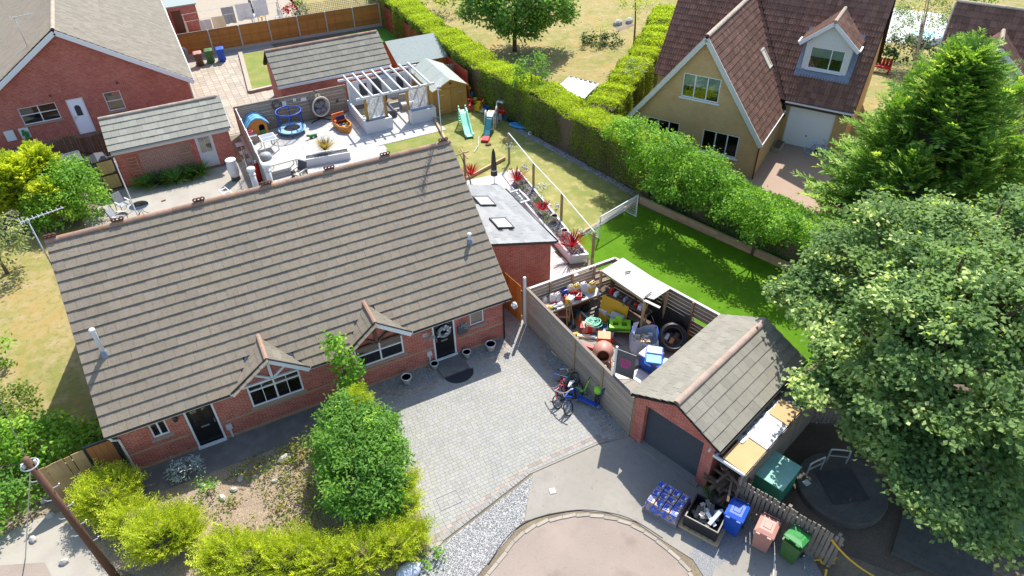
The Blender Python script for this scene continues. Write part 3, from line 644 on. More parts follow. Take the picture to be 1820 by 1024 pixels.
# gablets
for gi, (a, m, c) in enumerate(G):
    zt, zb = 3.36, ZE+.05; yf = -.36
    b = MB(); yb = ye+(zt+.04-ZE)/sl_
    for s, e in ((a, 1), (c, -1)):
        q = [(s, yf, zb), (m, yf, zt), (m, yb, zt), (s, ye+.02, zb-.02)]
        b.poly(q if e < 0 else q[::-1]); q2 = [(p[0], p[1], p[2]-.06) for p in q]; b.poly(q2[::-1] if e < 0 else q2)
    gr = part('gablet_roof', b, 'underlay', H1)
    for s, e in ((a, 1), (c, -1)):
        L = math.hypot(m-s, zt-zb); V = Vector(((m-s)/L, 0, (zt-zb)/L)); dy = yb-yf
        if e > 0: O, U = (s, yf+dy, zb), (0, -1, 0); cl = lambda u, v, dy=dy, L=L: dy-u < dy*min(1, v/L+.18)
        else: O, U = (s, yf, zb), (0, 1, 0); cl = lambda u, v, dy=dy, L=L: u < dy*min(1, v/L+.18)
        mts = tiles(gr, O, U, V, int(dy/.27)+1, 5, .27, L/5, 'tile_grey', t=.016, clip=cl, ret=True)
        pieces('roof_tile', tile_mesh(.27, L/5, .014), mts, 'tile_grey_warm' if e < 0 else 'tile_grey', gr, 60)
        f = MB(); f.bar((s-.05*e, ye+.05, zb-.0), (m, yb+.05, zt+.06), .09, .05); part('valley', f, 'lead_pale', gr)
        bb = MB(); bb.bar((s-.06*e, yf-.012, zb-.1), (m, yf-.012, zt-.07),   .03, .2, up=(0, 0, 1)); part('bargeboard', bb, 'upvc', gr)
        part('verge_strip', MB().bar((s-.08*e, yf-.02, zb+.01), (m, yf-.02, zt+.035), .05, .04), 'fascia_dark', gr)
    rp = MB()
    rp.tube([(m, yf-.03, zt+.0), (m, yb+.04, zt+.02)], .085, 8); part('ridge_cap', rp, 'ridge_clay', gr)
    tm = 'upvc' if gi == 0 else 'wood_brown'; zw = 2.12; f = MB()
    f.box(m-.05, yf+.26, zw+.05, m+.05, yf+.34, zt-.2); f.bar((m-.08, yf+.3, zw+.1), (m-.55, yf+.3, zw+.45), .07, .08); f.bar((m+.08, yf+.3, zw+.1), (m+.55, yf+.3, zw+.45), .07, .08)
    f.box(a+.3, yf+.26, zw, c-.3, yf+.34, zw+.08); part('gable_truss', f, tm, gr)
# windows and doors
window(H1, None, *ops[0], cols=(.5,), name='window'); window(H1, None, *ops[2], cols=(.5,), transom=.72, bars=1, v=.0, fw=.06, name='window')
window(H1, None, *ops[3], cols=(.52,), transom=.58, v=.0, fw=.06, blind=(.6, 'blind_cream'), name='window'); window(H1, None, *ops[5], cols=(), blind=(.12, 'blind_white'), name='window', glass='glass_frost')
for o_, gl in ((ops[1], 'lines'), (ops[4], 'oval')):
    u0, u1, z0, z1 = o_; f = MB(); w = .065
    f.box(u0, .0, z0, u0+w, .1, z1); f.box(u1-w, .0, z0, u1, .1, z1); f.box(u0+w, .0, z1-w, u1-w, .1, z1); f.box(u0-.01, -.09, z0-.09, u1+.01, .1, z0)
    df = part('door_frame', f, 'upvc', H1)
    d = MB().box(u0+w, .045, z0, u1-w, .09, z1-w)
    dp = part('door', d, 'door_black', H1)
    um = (u0+u1)/2; q = MB()
    for s in (-.19, .19): q.box(um+s-.12, .03, z0+.12, um+s+.12, .046, z0+.7)
    part('door_panel', q, 'door_black', dp)
    if gl == 'lines':
        for s in (-.19, .19): part('pane', MB().box(um+s-.11, .036, z0+.95, um+s+.11, .046, z0+1.72), 'glass_frost', dp)
    else: part('pane', MB().box(um-.25, .036, z0+1.0, um+.25, .046, z0+1.68), 'glass_frost', dp)
    part('letterbox', MB().box(um-.14, .025, z0+.82, um+.14, .044, z0+.88), 'brass', dp)
    part('handle', MB().box(u1-w-.09 if gl == 'lines' else u0+w+.05, .0, z0+.9, u1-w-.05 if gl == 'lines' else u0+w+.09, .045, z0+1.08), 'chrome', dp)
# flues through the tiles
def on_roof(x, y): return Vector((X(x), Y(y), ZE+.045+(Y(y)-ye)*sl_))
for (x, y, zt, r_, nm) in ((-4.6, 21.0, 5.1, .075, 'flue_pipe'), (8.72, 21.0, 4.42, .07, 'flue_pipe')):
    p = on_roof(x, y)
    f = part(nm, MB().tube([p-Vector((0, 0, .1)), (p.x, p.y, zt-.1), (p.x, p.y, zt)], r_, 14), 'flue_grey', H1, True)
    part('flue_cap', MB().lathe([(r_*.95, 0), (r_*1.28, .01), (r_*1.28, .07), (r_*.9, .1), (0, .1)], (p.x, p.y, zt-.06), 14), 'white_paint', f)
    part('flue_collar', MB().lathe([(r_*2.0, 0), (r_*1.25, .22), (r_*1.1, .24)], (p.x, p.y, p.z-.06), 14), 'lead', f)
    m = basis(p+Vector((-.27, -.27*cs, -.27*sn+.0)), (1, 0, 0), (0, cs, sn)); q = MB(m); q.box(0, 0, .005, .54, .54, .02); part('lead_slate', q, 'lead_pale', f)
# wall fittings
part('outside_lamp', MB().lathe([(.02, 0), (.075, .05), (.085, .17), (.03, .24), (0, .25)], (X(-3.25), -.1, 1.72), 8), 'black_metal', H1)
for x, z in ((-1.8, .45), (5.95, .5)):
    q = part('meter_box', MB().box(X(x)-.1, -.07, z, X(x)+.1, 0, z+.24), 'cream_trim', H1); part('meter_pipe', MB().box(X(x)-.035, -.05, .02, X(x)+.035, 0, z), 'cream_trim', q)
part('letter_box', MB().box(X(7.22), -.14, 1.12, X(7.62), 0, 1.42).vprism([(X(7.2), 1.42), (X(7.64), 1.42), (X(7.6), 1.5), (X(7.24), 1.5)], -.16, 0), 'charcoal' if False else 'p_charcoal', H1)
part('house_number', MB().box(X(5.78), -.03, 1.55, X(5.98), 0, 1.72), 'white_paint', H1)
part('doorstep', MB().box(X(6.1), -1.0, 0, X(7.25), 0, .09), 'path_tarmac', H1)
def aerial(name, label, base, h, boom, nel=9, group=None):
    """TV aerial: mast, boom, crossed elements, reflector"""
    t = thing(name, label, 'aerial', base)
    part('mast', MB().tube([(0, 0, 0), (0, 0, h)], .022, 8), 'galv', t, True)
    d = Vector((*boom, 0)); L = d.length; d.normalize(); n_ = Vector((-d.y, d.x, 0)); b = MB(); z = h-.03
    a0 = -d*L*.15; a1 = d*L*.85; part('boom', b.bar((a0.x, a0.y, z), (a1.x, a1.y, z), .03, .03), 'galv', t)
    for i in range(nel):
        p = a0.lerp(a1, (i+.6)/nel); w = .17-.008*i
        part('element', MB().bar((p-n_*w)+Vector((0, 0, z+.025)), (p+n_*w)+Vector((0, 0, z+.025)), .014), 'galv', t)
    for s in (-.08, .1): part('reflector', MB().bar((a0-n_*.18)+Vector((0, 0, z+s)), (a0+n_*.18)+Vector((0, 0, z+s)), .012), 'galv', t)
    part('clamp', MB().box(-.04, -.04, h-.12, .04, .04, h), 'galv', t)
    return t
aerial('television_aerial', 'tall grey television aerial standing above the right end of bungalow ridge', (9.4, 24.9, 5.2), 3.75, (.55, .75), 11)
aerial('television_aerial', 'grey television aerial on mast at the left gable of bungalow', (-5.42, 24.1, 4.2), 3.6, (1.25, .35), 9)

# ------------------------------------------------------------------ extension with slate roof
EX = thing('house_extension', 'small brick extension with pale slate lean-to roof and two skylights', 'extension', (9.31, 21.65, 0))
ew, ed = 3.55, 4.75
b = MB(); b.poly([(0, 0, 0), (ew, 0, 0), (ew, 0, 2.25), (0, 0, 3.3)]); b.poly([(ew, 0, 0), (ew, ed, 0), (ew, ed, 2.25), (ew, 0, 2.25)]); b.poly([(ew, ed, 0), (0, ed, 0), (0, ed, 3.3), (ew, ed, 2.25)])
part('wall', b, 'brick_red', EX)
sx = Vector((3.75, 0, -1.09)); Ls = sx.length; e_ = sx/Ls
b = MB(); O = Vector((-.02, -.2, 3.42)); 
b.add([O, O+sx, O+sx+Vector((0, ed+.35, 0)), O+Vector((0, ed+.35, 0))]+[p-Vector((0, 0, .12)) for p in (O, O+sx, O+sx+Vector((0, ed+.35, 0)), O+Vector((0, ed+.35, 0)))], [(0, 1, 2, 3), (7, 6, 5, 4), (4, 5, 1, 0), (5, 6, 2, 1), (6, 7, 3, 2)])
er = part('roof', b, 'fascia_dark', EX)
sw, sg = .5, .268; nvs = int(Ls/sg); nus = int((ed+.33)/sw)
sky_boxes = [(2.0, 3.55), (1.85, 1.45)]
def clip_ext(u, v):
    x = 3.75*(1-v/Ls); y = ed+.15-u if False else u-.2
    return not any(abs(x-a) < .45 and abs(y-c) < .5 for a, c in sky_boxes)
tiles(er, O+sx+Vector((0, 0, .0)), (0, 1, 0), -e_, nus+1, nvs, sw, sg, 'slate_new', t=.007, clip=clip_ext, name='slate')
for a, c in sky_boxes:
    z = 3.42-1.09*a/3.75; m = basis((a-.4, c-.45, z+1.09*.4/3.75), e_, (0, 1, 0)); 
    q = MB(m); 
    for bx in ((0, 0, .84, .07), (0, .83, .84, .9), (0, .07, .07, .83), (.77, .07, .84, .83)): q.box(bx[0], bx[1], 0, bx[2], bx[3], .09)
    s_ = part('skylight', q, 'p_charcoal', EX); q = MB(m); q.box(.07, .07, .03, .77, .83, .06); part('pane', q, 'blind_white', s_)
part('fascia', MB().box(-.0, -.225, 2.2, .01, -.205, 3.3), 'fascia_dark', EX)
part('gutter', MB().tube([(3.79, -.2, 2.3), (3.79, ed+.12, 2.3)], .055, 8), 'fascia_dark', EX, True)

# ------------------------------------------------------------------ upper-left brick house
UL = thing('brick_house', 'large red-brick house with white bargeboards and pale tiled gable roof', 'house', (-5.12, 49.2, 0))
hw, he, hp = 6.25, 2.35, 6.5
uo = [(-.95, .0, .02, 2.33), (-3.58, -1.52, 1.25, 2.34), (1.17, 2.17, 1.1, 2.33)]
wall(UL, None, -hw, hw, 0, [(-hw, he), (0, hp), (hw, he)], uo, 'brick_red', name='gable_wall')
b = MB(); b.poly([(hw, 0, 0), (hw, 24, 0), (hw, 24, he), (hw, 0, he)]); b.poly([(-hw, 24, 0), (-hw, 0, 0), (-hw, 0, he), (-hw, 24, he)]); part('wall', b, 'brick_red', UL)
L = math.hypot(6.55, 4.33); c_, s_ = 6.55/L, 4.33/L
b = MB(); b.vprism([(-6.55, 2.22), (0, 6.55), (6.55, 2.22), (6.55, 2.12), (0, 6.43), (-6.55, 2.12)], -.28, 24); ur = part('roof', b, 'underlay', UL)
T1 = tiles(ur, (6.58, -.3, 2.24), (0, 1, 0), (-c_, 0, s_), 72, 23, .335, L/23, '', ret=True); T2 = tiles(ur, (-6.58, 24, 2.24), (0, -1, 0), (c_, 0, s_), 72, 23, .335, L/23, '', ret=True)
pieces('roof_tile', tile_mesh(.335, L/23, .028), T1, 'tile_grey_warm', ur, 200); pieces('roof_tile', tile_mesh(.335, L/23, .028), T2, 'tile_grey', ur, 90)
pieces('ridge_tile', rt, [Matrix.Translation((0, -.28+i*.45, 6.56)) @ Matrix.Rotation(math.pi/2, 4, 'Z') for i in range(53)], 'ridge_pale', ur, 40)
for s in (-1, 1):
    part('bargeboard', MB().bar((s*6.6, -.32, 2.08), (0, -.32, 6.42), .05, .27), 'upvc', UL); part('gutter', MB().tube([(s*6.62, -.25, 2.2), (s*6.62, 24, 2.2)], .06, 8), 'upvc', UL, True)
part('downpipe', MB().tube([(6.55, -.02, 2.15), (6.3, .3, 1.9), (6.3, .3, 0)], .04, 8), 'upvc', UL, True)
window(UL, None, *uo[1], cols=(.52,), transom=.55); window(UL, None, *uo[2], cols=(), transom=.52, blind=(.1, 'blind_cream'))
u0, u1, z0, z1 = uo[0]; f = MB().box(u0, .02, z0, u0+.07, .1, z1).box(u1-.07, .02, z0, u1, .1, z1).box(u0+.07, .02, z1-.07, u1-.07, .1, z1); part('door_frame', f, 'upvc', UL)
dr = part('door', MB().box(u0+.07, .04, z0, u1-.07, .09, z1-.07), 'door_white', UL)
pp = [(-.475+.17*math.cos(t), 1.72+.17*math.sin(t)) for t in [i*math.pi/8 for i in range(9)]]+[(-.645, 1.2), (-.305, 1.2)]
part('pane', MB().vprism(pp[::-1], .03, .045), 'p_dark', dr)
for z in (.25, .62): part('panel', MB().box(-.7, .03, z, -.25, .045, z+.28), 'door_white', dr)
part('handle', MB().box(-.83, .0, 1.05, -.78, .045, 1.2), 'chrome', dr)
for x in (-4.55, -3.75): part('meter_box', MB().box(x-.26, -.08, .5, x+.26, 0, 1.15), 'white_paint', UL)
for x, z in ((-4.4, 2.8), (-1.0, 2.85), (2.2, 2.75), (-1.6, 2.7)): part('air_vent', MB().box(x-.07, -.03, z, x+.07, .0, z+.14), 'brick_band' if x == -1.0 else 'p_dark', UL)
aerial('television_aerial', 'thin television aerial on the gable of the large brick house', (-6.9, 50.4, 5.1), 2.1, (1.2, .3), 6)
b = MB().tube([(x, 0, .45+.4*math.sin(i*1.9)) for i, x in enumerate([.0, .05, .12, .18, .1, .2, .26, .16, .3, .22])], .045, 6)
solo('hose', b, 'p_green', 'coiled green hose hanging on wall of the large brick house', 'hose', (-9.0, 49.0, .25))

# ------------------------------------------------------------------ yellow-brick house with dormer
def dormer(parent, u, fl=True):
    """white boarded dormer with its own tiled gable roof, window and lead apron"""
    x0, x1, um, v0 = u+.2, u+2.63, u+1.41, 5.85; zb, ze, za = 4.2, 5.97, 7.28
    wo = [(u+.5, u+2.33, 4.5, 5.72)]
    d = wall(parent, xfm((0, v0, 0)), x0, x1, zb-.1, [(x0, ze), (x1, ze)], wo, 'white_paint', name='dormer')
    b = MB(); b.poly([(x1, v0, zb), (x1, v0+2.6, zb), (x1, v0+2.6, ze), (x1, v0, ze)]); b.poly([(x0, v0+2.6, zb), (x0, v0, zb), (x0, v0, ze), (x0, v0+2.6, ze)]); part('cheek', b, 'white_paint', d)
    for i in range(8):
        z = ze-.02+i*.152; f0 = max(0, (za-.12-z)/(za-ze)); w0 = 1.24*f0; w1 = 1.24*max(0, (za-.12-z-.15)/(za-ze))
        if w0 > .06: part('board', MB().add([(um-w0, v0-.03, z), (um+w0, v0-.03, z), (um+w1, v0-.018, z+.148), (um-w1, v0-.018, z+.148), (um-w0, v0+.01, z), (um+w0, v0+.01, z), (um+w1, v0+.01, z+.148), (um-w1, v0+.01, z+.148)], [(0, 1, 2, 3), (0, 4, 5, 1), (1, 5, 6, 2), (3, 7, 4, 0), (4, 7, 6, 5)]), 'white_paint', d)
    L = math.hypot(1.52, za-ze); vb = 4.75+(za-2.86)/1.25
    rb = MB(); rb.vprism([(u-.1, ze-.02), (um, za), (u+2.93, ze-.02), (u+2.93, ze-.1), (um, za-.1), (u-.1, ze-.1)], v0-.3, vb+.1); part('roof', rb, 'underlay', d)
    for s in (-1, 1):
        V = Vector((-s*1.52/L, 0, (za-ze)/L)); n_ = int((vb-v0+.3)/.3); m = tiles(d, (um+s*1.55, v0-.32 if s > 0 else v0-.32+n_*.3, ze-.01), (0, s, 0), V, n_, 5, .3, L/5, '', ret=True, half=False,
            clip=lambda q, w, s=s, n_=n_: ((q if s > 0 else n_*.3-q)+v0-.3) < 4.75+(ze+w*(za-ze)/L-2.86)/1.25+.2)
        pieces('dormer_tile', tile_mesh(.3, L/5, .014, 2), m, 'tile_brown', d, 40)
        part('bargeboard', MB().bar((um+s*1.58, v0-.33, ze-.12), (um, v0-.33, za-.1), .04, .2), 'upvc', d); part('gutter', MB().bar((um+s*1.62, v0-.34, ze-.03), (um+s*1.62, v0+.5, ze-.03), .1, .08), 'upvc', d)
    rr = MB().tube([(um, v0-.36, za), (um, vb, za)], .11, 8); part('ridge_cap', rr, 'ridge_pale', d)
    part('apron', MB().add([(x0-.28, v0-.26, zb-.15), (x1+.28, v0-.26, zb-.15), (x1+.28, v0+.0, zb+.2), (x0-.28, v0+.0, zb+.2)], [(0, 1, 2, 3)]), 'lead', d)
    for x in (x0-.15, x1+.15): part('flashing', MB().add([(x-.14, v0-.0, zb+.2), (x+.14, v0-.0, zb+.2), (x+.14, v0+1.5, zb+.2+1.875), (x-.14, v0+1.5, zb+.2+1.875)], [(0, 1, 2, 3)]), 'lead', d)
    window(parent, xfm((0, v0-.05, 0)), *wo[0], cols=(.62,), blind=(.52, 'blind_white'), sill='upvc', name='dormer_window')
YH = thing('yellow_brick_house', 'yellow-brick house with steep brown roof, tall gable, dormer and white garage door', 'house', YO, YA)
yo = [(-4.79, -2.7, 3.88, 5.22), (-3.23, -1.17, .95, 2.27), (-6.6, -4.6, .95, 2.27)]
wall(YH, None, -7.5, -.06, 0, [(-7.5, 2.35), (-3.77, 7.25), (-.06, 2.35)], yo, 'brick_yellow', name='gable_wall')
for o_, bl in ((yo[0], (.45, 'blind_white')), (yo[1], None), (yo[2], None)): window(YH, None, *o_, cols=(.36, .68) if bl is None else (.33, .66), blind=bl, sill='upvc', fw=.06, v=.03)
go = [(.27, 2.83, 0, 2.42)]
wall(YH, xfm((0, 5.08, 0)), -.06, 3.55, 0, [(-.06, 2.75), (3.55, 2.75)], go, 'brick_yellow', name='garage_wall')
b = MB(); b.poly([(-.06, 0, 0), (-.06, 5.08, 0), (-.06, 5.08, 2.4), (-.06, 0, 2.4)]); b.poly([(-7.5, 9, 0), (-7.5, 0, 0), (-7.5, 0, 2.4), (-7.5, 9, 2.4)])
b.poly([(3.55, 5.08, 0), (3.55, 13.2, 0), (3.55, 13.2, 2.7), (3.55, 9.0, 8.0), (3.55, 5.08, 2.75)]); b.poly([(-8.0, 13.2, 0), (-8.0, 5.08, 0), (-8.0, 5.08, 2.75), (-8.0, 9.0, 8.0), (-8.0, 13.2, 2.7)])
b.poly([(-8, 5.08, 0), (-7.5, 5.08, 0), (-7.5, 5.08, 2.75), (-8, 5.08, 2.75)]); part('wall', b, 'brick_yellow', YH)
gd = MB(); n = 19
for i in range(n): gd.box(.33+i*2.44/n, 5.13, .03, .33+(i+.86)*2.44/n, 5.17, 2.36)
gd.box(.33, 5.15, .02, 2.77, 5.2, 2.37); gdp = part('garage_door', gd, 'door_white', YH)
f = MB().box(.27, 5.07, 0, .33, 5.16, 2.42).box(2.77, 5.07, 0, 2.83, 5.16, 2.42).box(.33, 5.07, 2.36, 2.77, 5.16, 2.42); part('door_frame', f, 'upvc', gdp); part('handle', MB().lathe([(.05, 0), (.04, .05), (0, .06)], (0, 0, 0), 8), 'black_metal', gdp).location = (1.55, 5.12, .75)
Lg = math.hypot(3.82, 5.14)
b = MB(); b.vprism([(.05, 2.25), (-3.77, 7.4), (-7.6, 2.25), (-7.6, 2.13), (-3.77, 7.26), (.05, 2.13)], -.25, 8.2); yr1 = part('gable_roof', b, 'underlay', YH)
b = MB(); b.add([(-8.2, 4.72, 2.82), (3.75, 4.72, 2.82), (3.75, 8.98, 8.14), (-8.2, 8.98, 8.14), (3.75, 13.3, 2.82), (-8.2, 13.3, 2.82)], [(0, 1, 2, 3), (3, 2, 4, 5)]); yr2 = part('main_roof', b, 'underlay', YH)
vv = lambda z: 4.75+(z-2.86)/1.25
m1 = tiles(yr1, (.06, -.28, 2.24), (0, 1, 0), (-3.82/Lg, 0, 5.14/Lg), 28, 18, .31, Lg/18, '', ret=True, half=False, clip=lambda u, v: u-.28 < vv(2.24+v*5.14/Lg)+.12)
m2 = tiles(yr1, (-7.6, -.28+28*.31, 2.24), (0, -1, 0), (3.82/Lg, 0, 5.14/Lg), 28, 18, .31, Lg/18, '', ret=True, half=False, clip=lambda u, v: 28*.31-u-.28 < vv(2.24+v*5.14/Lg)+.12)
pieces('roof_tile', tile_mesh(.31, Lg/18, .03, 2), m1+m2, 'tile_brown', yr1, 300)
Lm = math.hypot(4.26, 5.32); V_ = (0, 4.26/Lm, 5.32/Lm)
def clip_ymain(u, v):
    x = -8.2+u; z = 2.84+v*5.32/Lm; y = 4.72+v*4.26/Lm
    if z < 7.3 and -3.77-(7.4-z)*.743+.1 < x < -3.77+(7.4-z)*.743-.1: return False
    return not (.15 < x < 2.65 and 5.8 < y < 7.5)
pieces('roof_tile', tile_mesh(.31, Lm/19, .03, 2), tiles(yr2, (-8.2, 4.7, 2.84), (1, 0, 0), V_, 38, 19, .314, Lm/19, '', ret=True, half=False, clip=clip_ymain), 'tile_brown', yr2, 300)
pieces('ridge_tile', rt, [Matrix.Translation((-3.77, -.28+i*.45, 7.4)) @ Matrix.Rotation(math.pi/2, 4, 'Z') for i in range(19)]+[Matrix.Translation((-8.2+i*.45, 8.98, 8.16)) for i in range(27)], 'ridge_pale', yr1, 40)
for s in (-1, 1): part('bargeboard', MB().bar((-3.77+s*3.86, -.3, 2.1), (-3.77, -.3, 7.28), .05, .26), 'cream_trim', YH)
part('gutter', MB().bar((.1, -.25, 2.22), (.1, 4.6, 2.22), .11, .09), 'upvc', YH); part('gutter', MB().bar((.0, 4.66, 2.78), (3.75, 4.66, 2.78), .1, .09), 'upvc', YH)
part('fascia', MB().box(-.05, 4.72, 2.55, 3.7, 4.76, 2.74), 'fascia_dark', YH); part('downpipe', MB().tube([(-.02, -.06, 2.1), (-.02, -.06, 0)], .04, 8), 'p_brown', YH)
part('valley', MB().bar((-.02, 4.72, 2.93), (-3.4, 8.24, 7.3), .13, .03), 'underlay', yr1)
part('wall_lamp', MB().box(.0, 5.0, 1.65, .1, 5.08, 1.85), 'wood_brown', YH)
mk = basis((-1.42, 5.1, 4.25), (0, 1, 0), (-3.82/Lg, 0, 5.14/Lg)); q = MB(mk).box(0, 0, .03, .62, .07, .1).box(0, 1.13, .03, .62, 1.2, .1).box(0, .07, .03, .07, 1.13, .1).box(.55, .07, .03, .62, 1.13, .1); sk = part('skylight', q, 'cream_trim', YH); part('pane', MB(mk).box(.07, .07, .04, .55, 1.13, .07), 'blind_cream', sk)
dormer(YH, 0.0)
BH = thing('brown_roof_house', 'brown-roofed house with white dormer behind the conifer at right edge', 'house', (*YW(6.65, 0), 0), YA)
b = MB(); b.add([(0, 4.72, 2.82), (13, 4.72, 2.82), (13, 8.98, 8.14), (0, 8.98, 8.14), (13, 13.3, 2.82), (0, 13.3, 2.82)], [(0, 1, 2, 3), (3, 2, 4, 5)]); br = part('main_roof', b, 'underlay', BH)
pieces('roof_tile', tile_mesh(.31, Lm/19, .03, 2), tiles(br, (0, 4.7, 2.84), (1, 0, 0), V_, 42, 19, .31, Lm/19, '', ret=True, half=False), 'tile_brown', br, 300)
pieces('ridge_tile', rt, [Matrix.Translation((i*.45, 8.98, 8.16)) for i in range(29)], 'ridge_pale', br, 40)
b = MB(); b.poly([(0.1, 13.2, 0), (.1, 5.08, 0), (.1, 5.08, 2.75), (.1, 9, 8), (.1, 13.2, 2.75)]); b.poly([(.1, 5.08, 0), (13, 5.08, 0), (13, 5.08, 2.75), (.1, 5.08, 2.75)]); part('wall', b, 'brick_yellow', BH)
part('bargeboard', MB().bar((-.03, 4.7, 2.75), (-.03, 8.98, 8.05), .05, .2), 'cream_trim', BH)
dormer(BH, 1.14)
# ------------------------------------------------------------------ garages and sheds
def gable_building(t, x0, x1, y0, y1, ze, zr, wallm, tilem, rows, tw, ov=.2, front_ops=(), nparts=300, sides=(1, 1), ridge='ridge_clay', tmesh_t=.036):
    """ridge runs along local x; front wall at y0 faces -y"""
    wall(t, xfm((0, y0, 0)), x0, x1, 0, [(x0, ze-.05), (x1, ze-.05)], list(front_ops), wallm, name='front_wall')
    ym = (y0+y1)/2; b = MB()
    b.poly([(x1, y0, 0), (x1, y1, 0), (x1, y1, ze-.05), (x1, ym, zr-.1), (x1, y0, ze-.05)]); b.poly([(x0, y1, 0), (x0, y0, 0), (x0, y0, ze-.05), (x0, ym, zr-.1), (x0, y1, ze-.05)]); b.poly([(x1, y1, 0), (x0, y1, 0), (x0, y1, ze-.05), (x1, y1, ze-.05)])
    part('wall', b, wallm, t)
    e0, e1 = y0-ov, y1+ov; k = (zr-ze)/(ym-y0+ov); b = MB()
    for (ya, s) in ((e0, 1), (e1, -1)):
        q = [(x0-ov, ya, ze), (x1+ov, ya, ze), (x1+ov, ym, zr), (x0-ov, ym, zr)]; b.poly(q if s > 0 else q[::-1]); q2 = [(p[0], p[1], p[2]-.07) for p in q]; b.poly(q2[::-1] if s > 0 else q2)
    rf = part('roof', b, 'underlay', t); L = math.hypot(ym-e0, zr-ze); n = round((x1-x0+2*ov)/tw); w = (x1-x0+2*ov)/n
    A = tiles(rf, (x0-ov, e0-.03, ze), (1, 0, 0), (0, (ym-e0)/L, (zr-ze)/L), n, rows, w, L/rows, '', ret=True) if sides[0] else []
    B = tiles(rf, (x1+ov, e1+.03, ze), (-1, 0, 0), (0, -(ym-e0)/L, (zr-ze)/L), n, rows, w, L/rows, '', ret=True) if sides[1] else []
    pieces('roof_tile', tile_mesh(w, L/rows, tmesh_t), A+B, tilem, rf, nparts)
    pieces('ridge_tile', rt, [Matrix.Translation((x0-ov+i*.4495, ym, zr+random.uniform(0, .008))) for i in range(int((x1-x0+2*ov)/.4495))], ridge, rf, 60)
    return rf
GL = thing('brick_garage', 'red-brick garage with pale tiled roof, white part-glazed door and dark plants below', 'garage', (-3.9, 40.6, 0))
go_ = [(4.22, 5.15, .05, 2.08)]
gable_building(GL, .0, 6.1, 0, 3.1, 2.28, 3.48, 'brick_red', 'tile_pale', 5, .4, .17, go_, ridge='ridge_pale')
part('fascia', MB().box(-.1, -.14, 2.02, 6.2, -.11, 2.2), 'cream_trim', GL); part('gutter', MB().tube([(-.1, -.2, 2.24), (6.2, -.2, 2.24)], .05, 8), 'p_grey', GL); part('bargeboard', MB().bar((6.29, -.15, 2.2), (6.29, 1.55, 3.42), .03, .14), 'upvc', GL)
part('brick_panel', MB().box(1.15, -.012, .1, 3.9, .0, 1.85), 'brick_pale', GL)
f = MB().box(4.22, .0, .05, 4.3, .1, 2.08).box(5.07, .0, .05, 5.15, .1, 2.08).box(4.3, .0, 2.0, 5.07, .1, 2.08); part('door_frame', f, 'door_weathered', GL)
d = part('door', MB().box(4.3, .05, .05, 5.07, .09, 2.0), 'door_weathered', GL); part('pane', MB().box(4.38, .04, .98, 4.67, .052, 1.9), 'glass_frost', d); part('pane', MB().box(4.7, .04, .98, 4.99, .052, 1.9), 'glass_frost', d); part('panel', MB().box(4.4, .04, .18, 4.97, .052, .8), 'door_weathered', d)
for x in (.55, 3.35):
    tr = thing('trellis', ['wooden ladder trellis on brick garage beside the yellow gate', 'wooden ladder trellis on brick garage beside the white door'][x > 1], 'trellis', (-3.9+x, 40.52, 0))
    for q in (0, .45): part('rail', MB().box(q-.02, -.02, .1, q+.02, .02, 1.75), 'wood_post', tr)
    for i in range(8): part('rung', MB().box(-.02, -.03, .25+i*.2, .47, -.015, .29+i*.2), 'wood_post', tr)
GM = thing('tiled_outbuilding', 'low brick outbuilding with dark grey tiled roof behind the pergola', 'outbuilding', (6.3, 45.3, 0))
gable_building(GM, 0, 7.3, 0, 3.9, 2.2, 3.75, 'brick_red', 'tile_mid', 6, .38, .2, ridge='ridge_clay'); part('gutter', MB().tube([(-.2, -.25, 2.15), (7.5, -.25, 2.15)], .05, 8), 'upvc', GM)
part('fascia', MB().box(-.2, -.19, 1.98, 7.5, -.16, 2.13), 'upvc', GM)
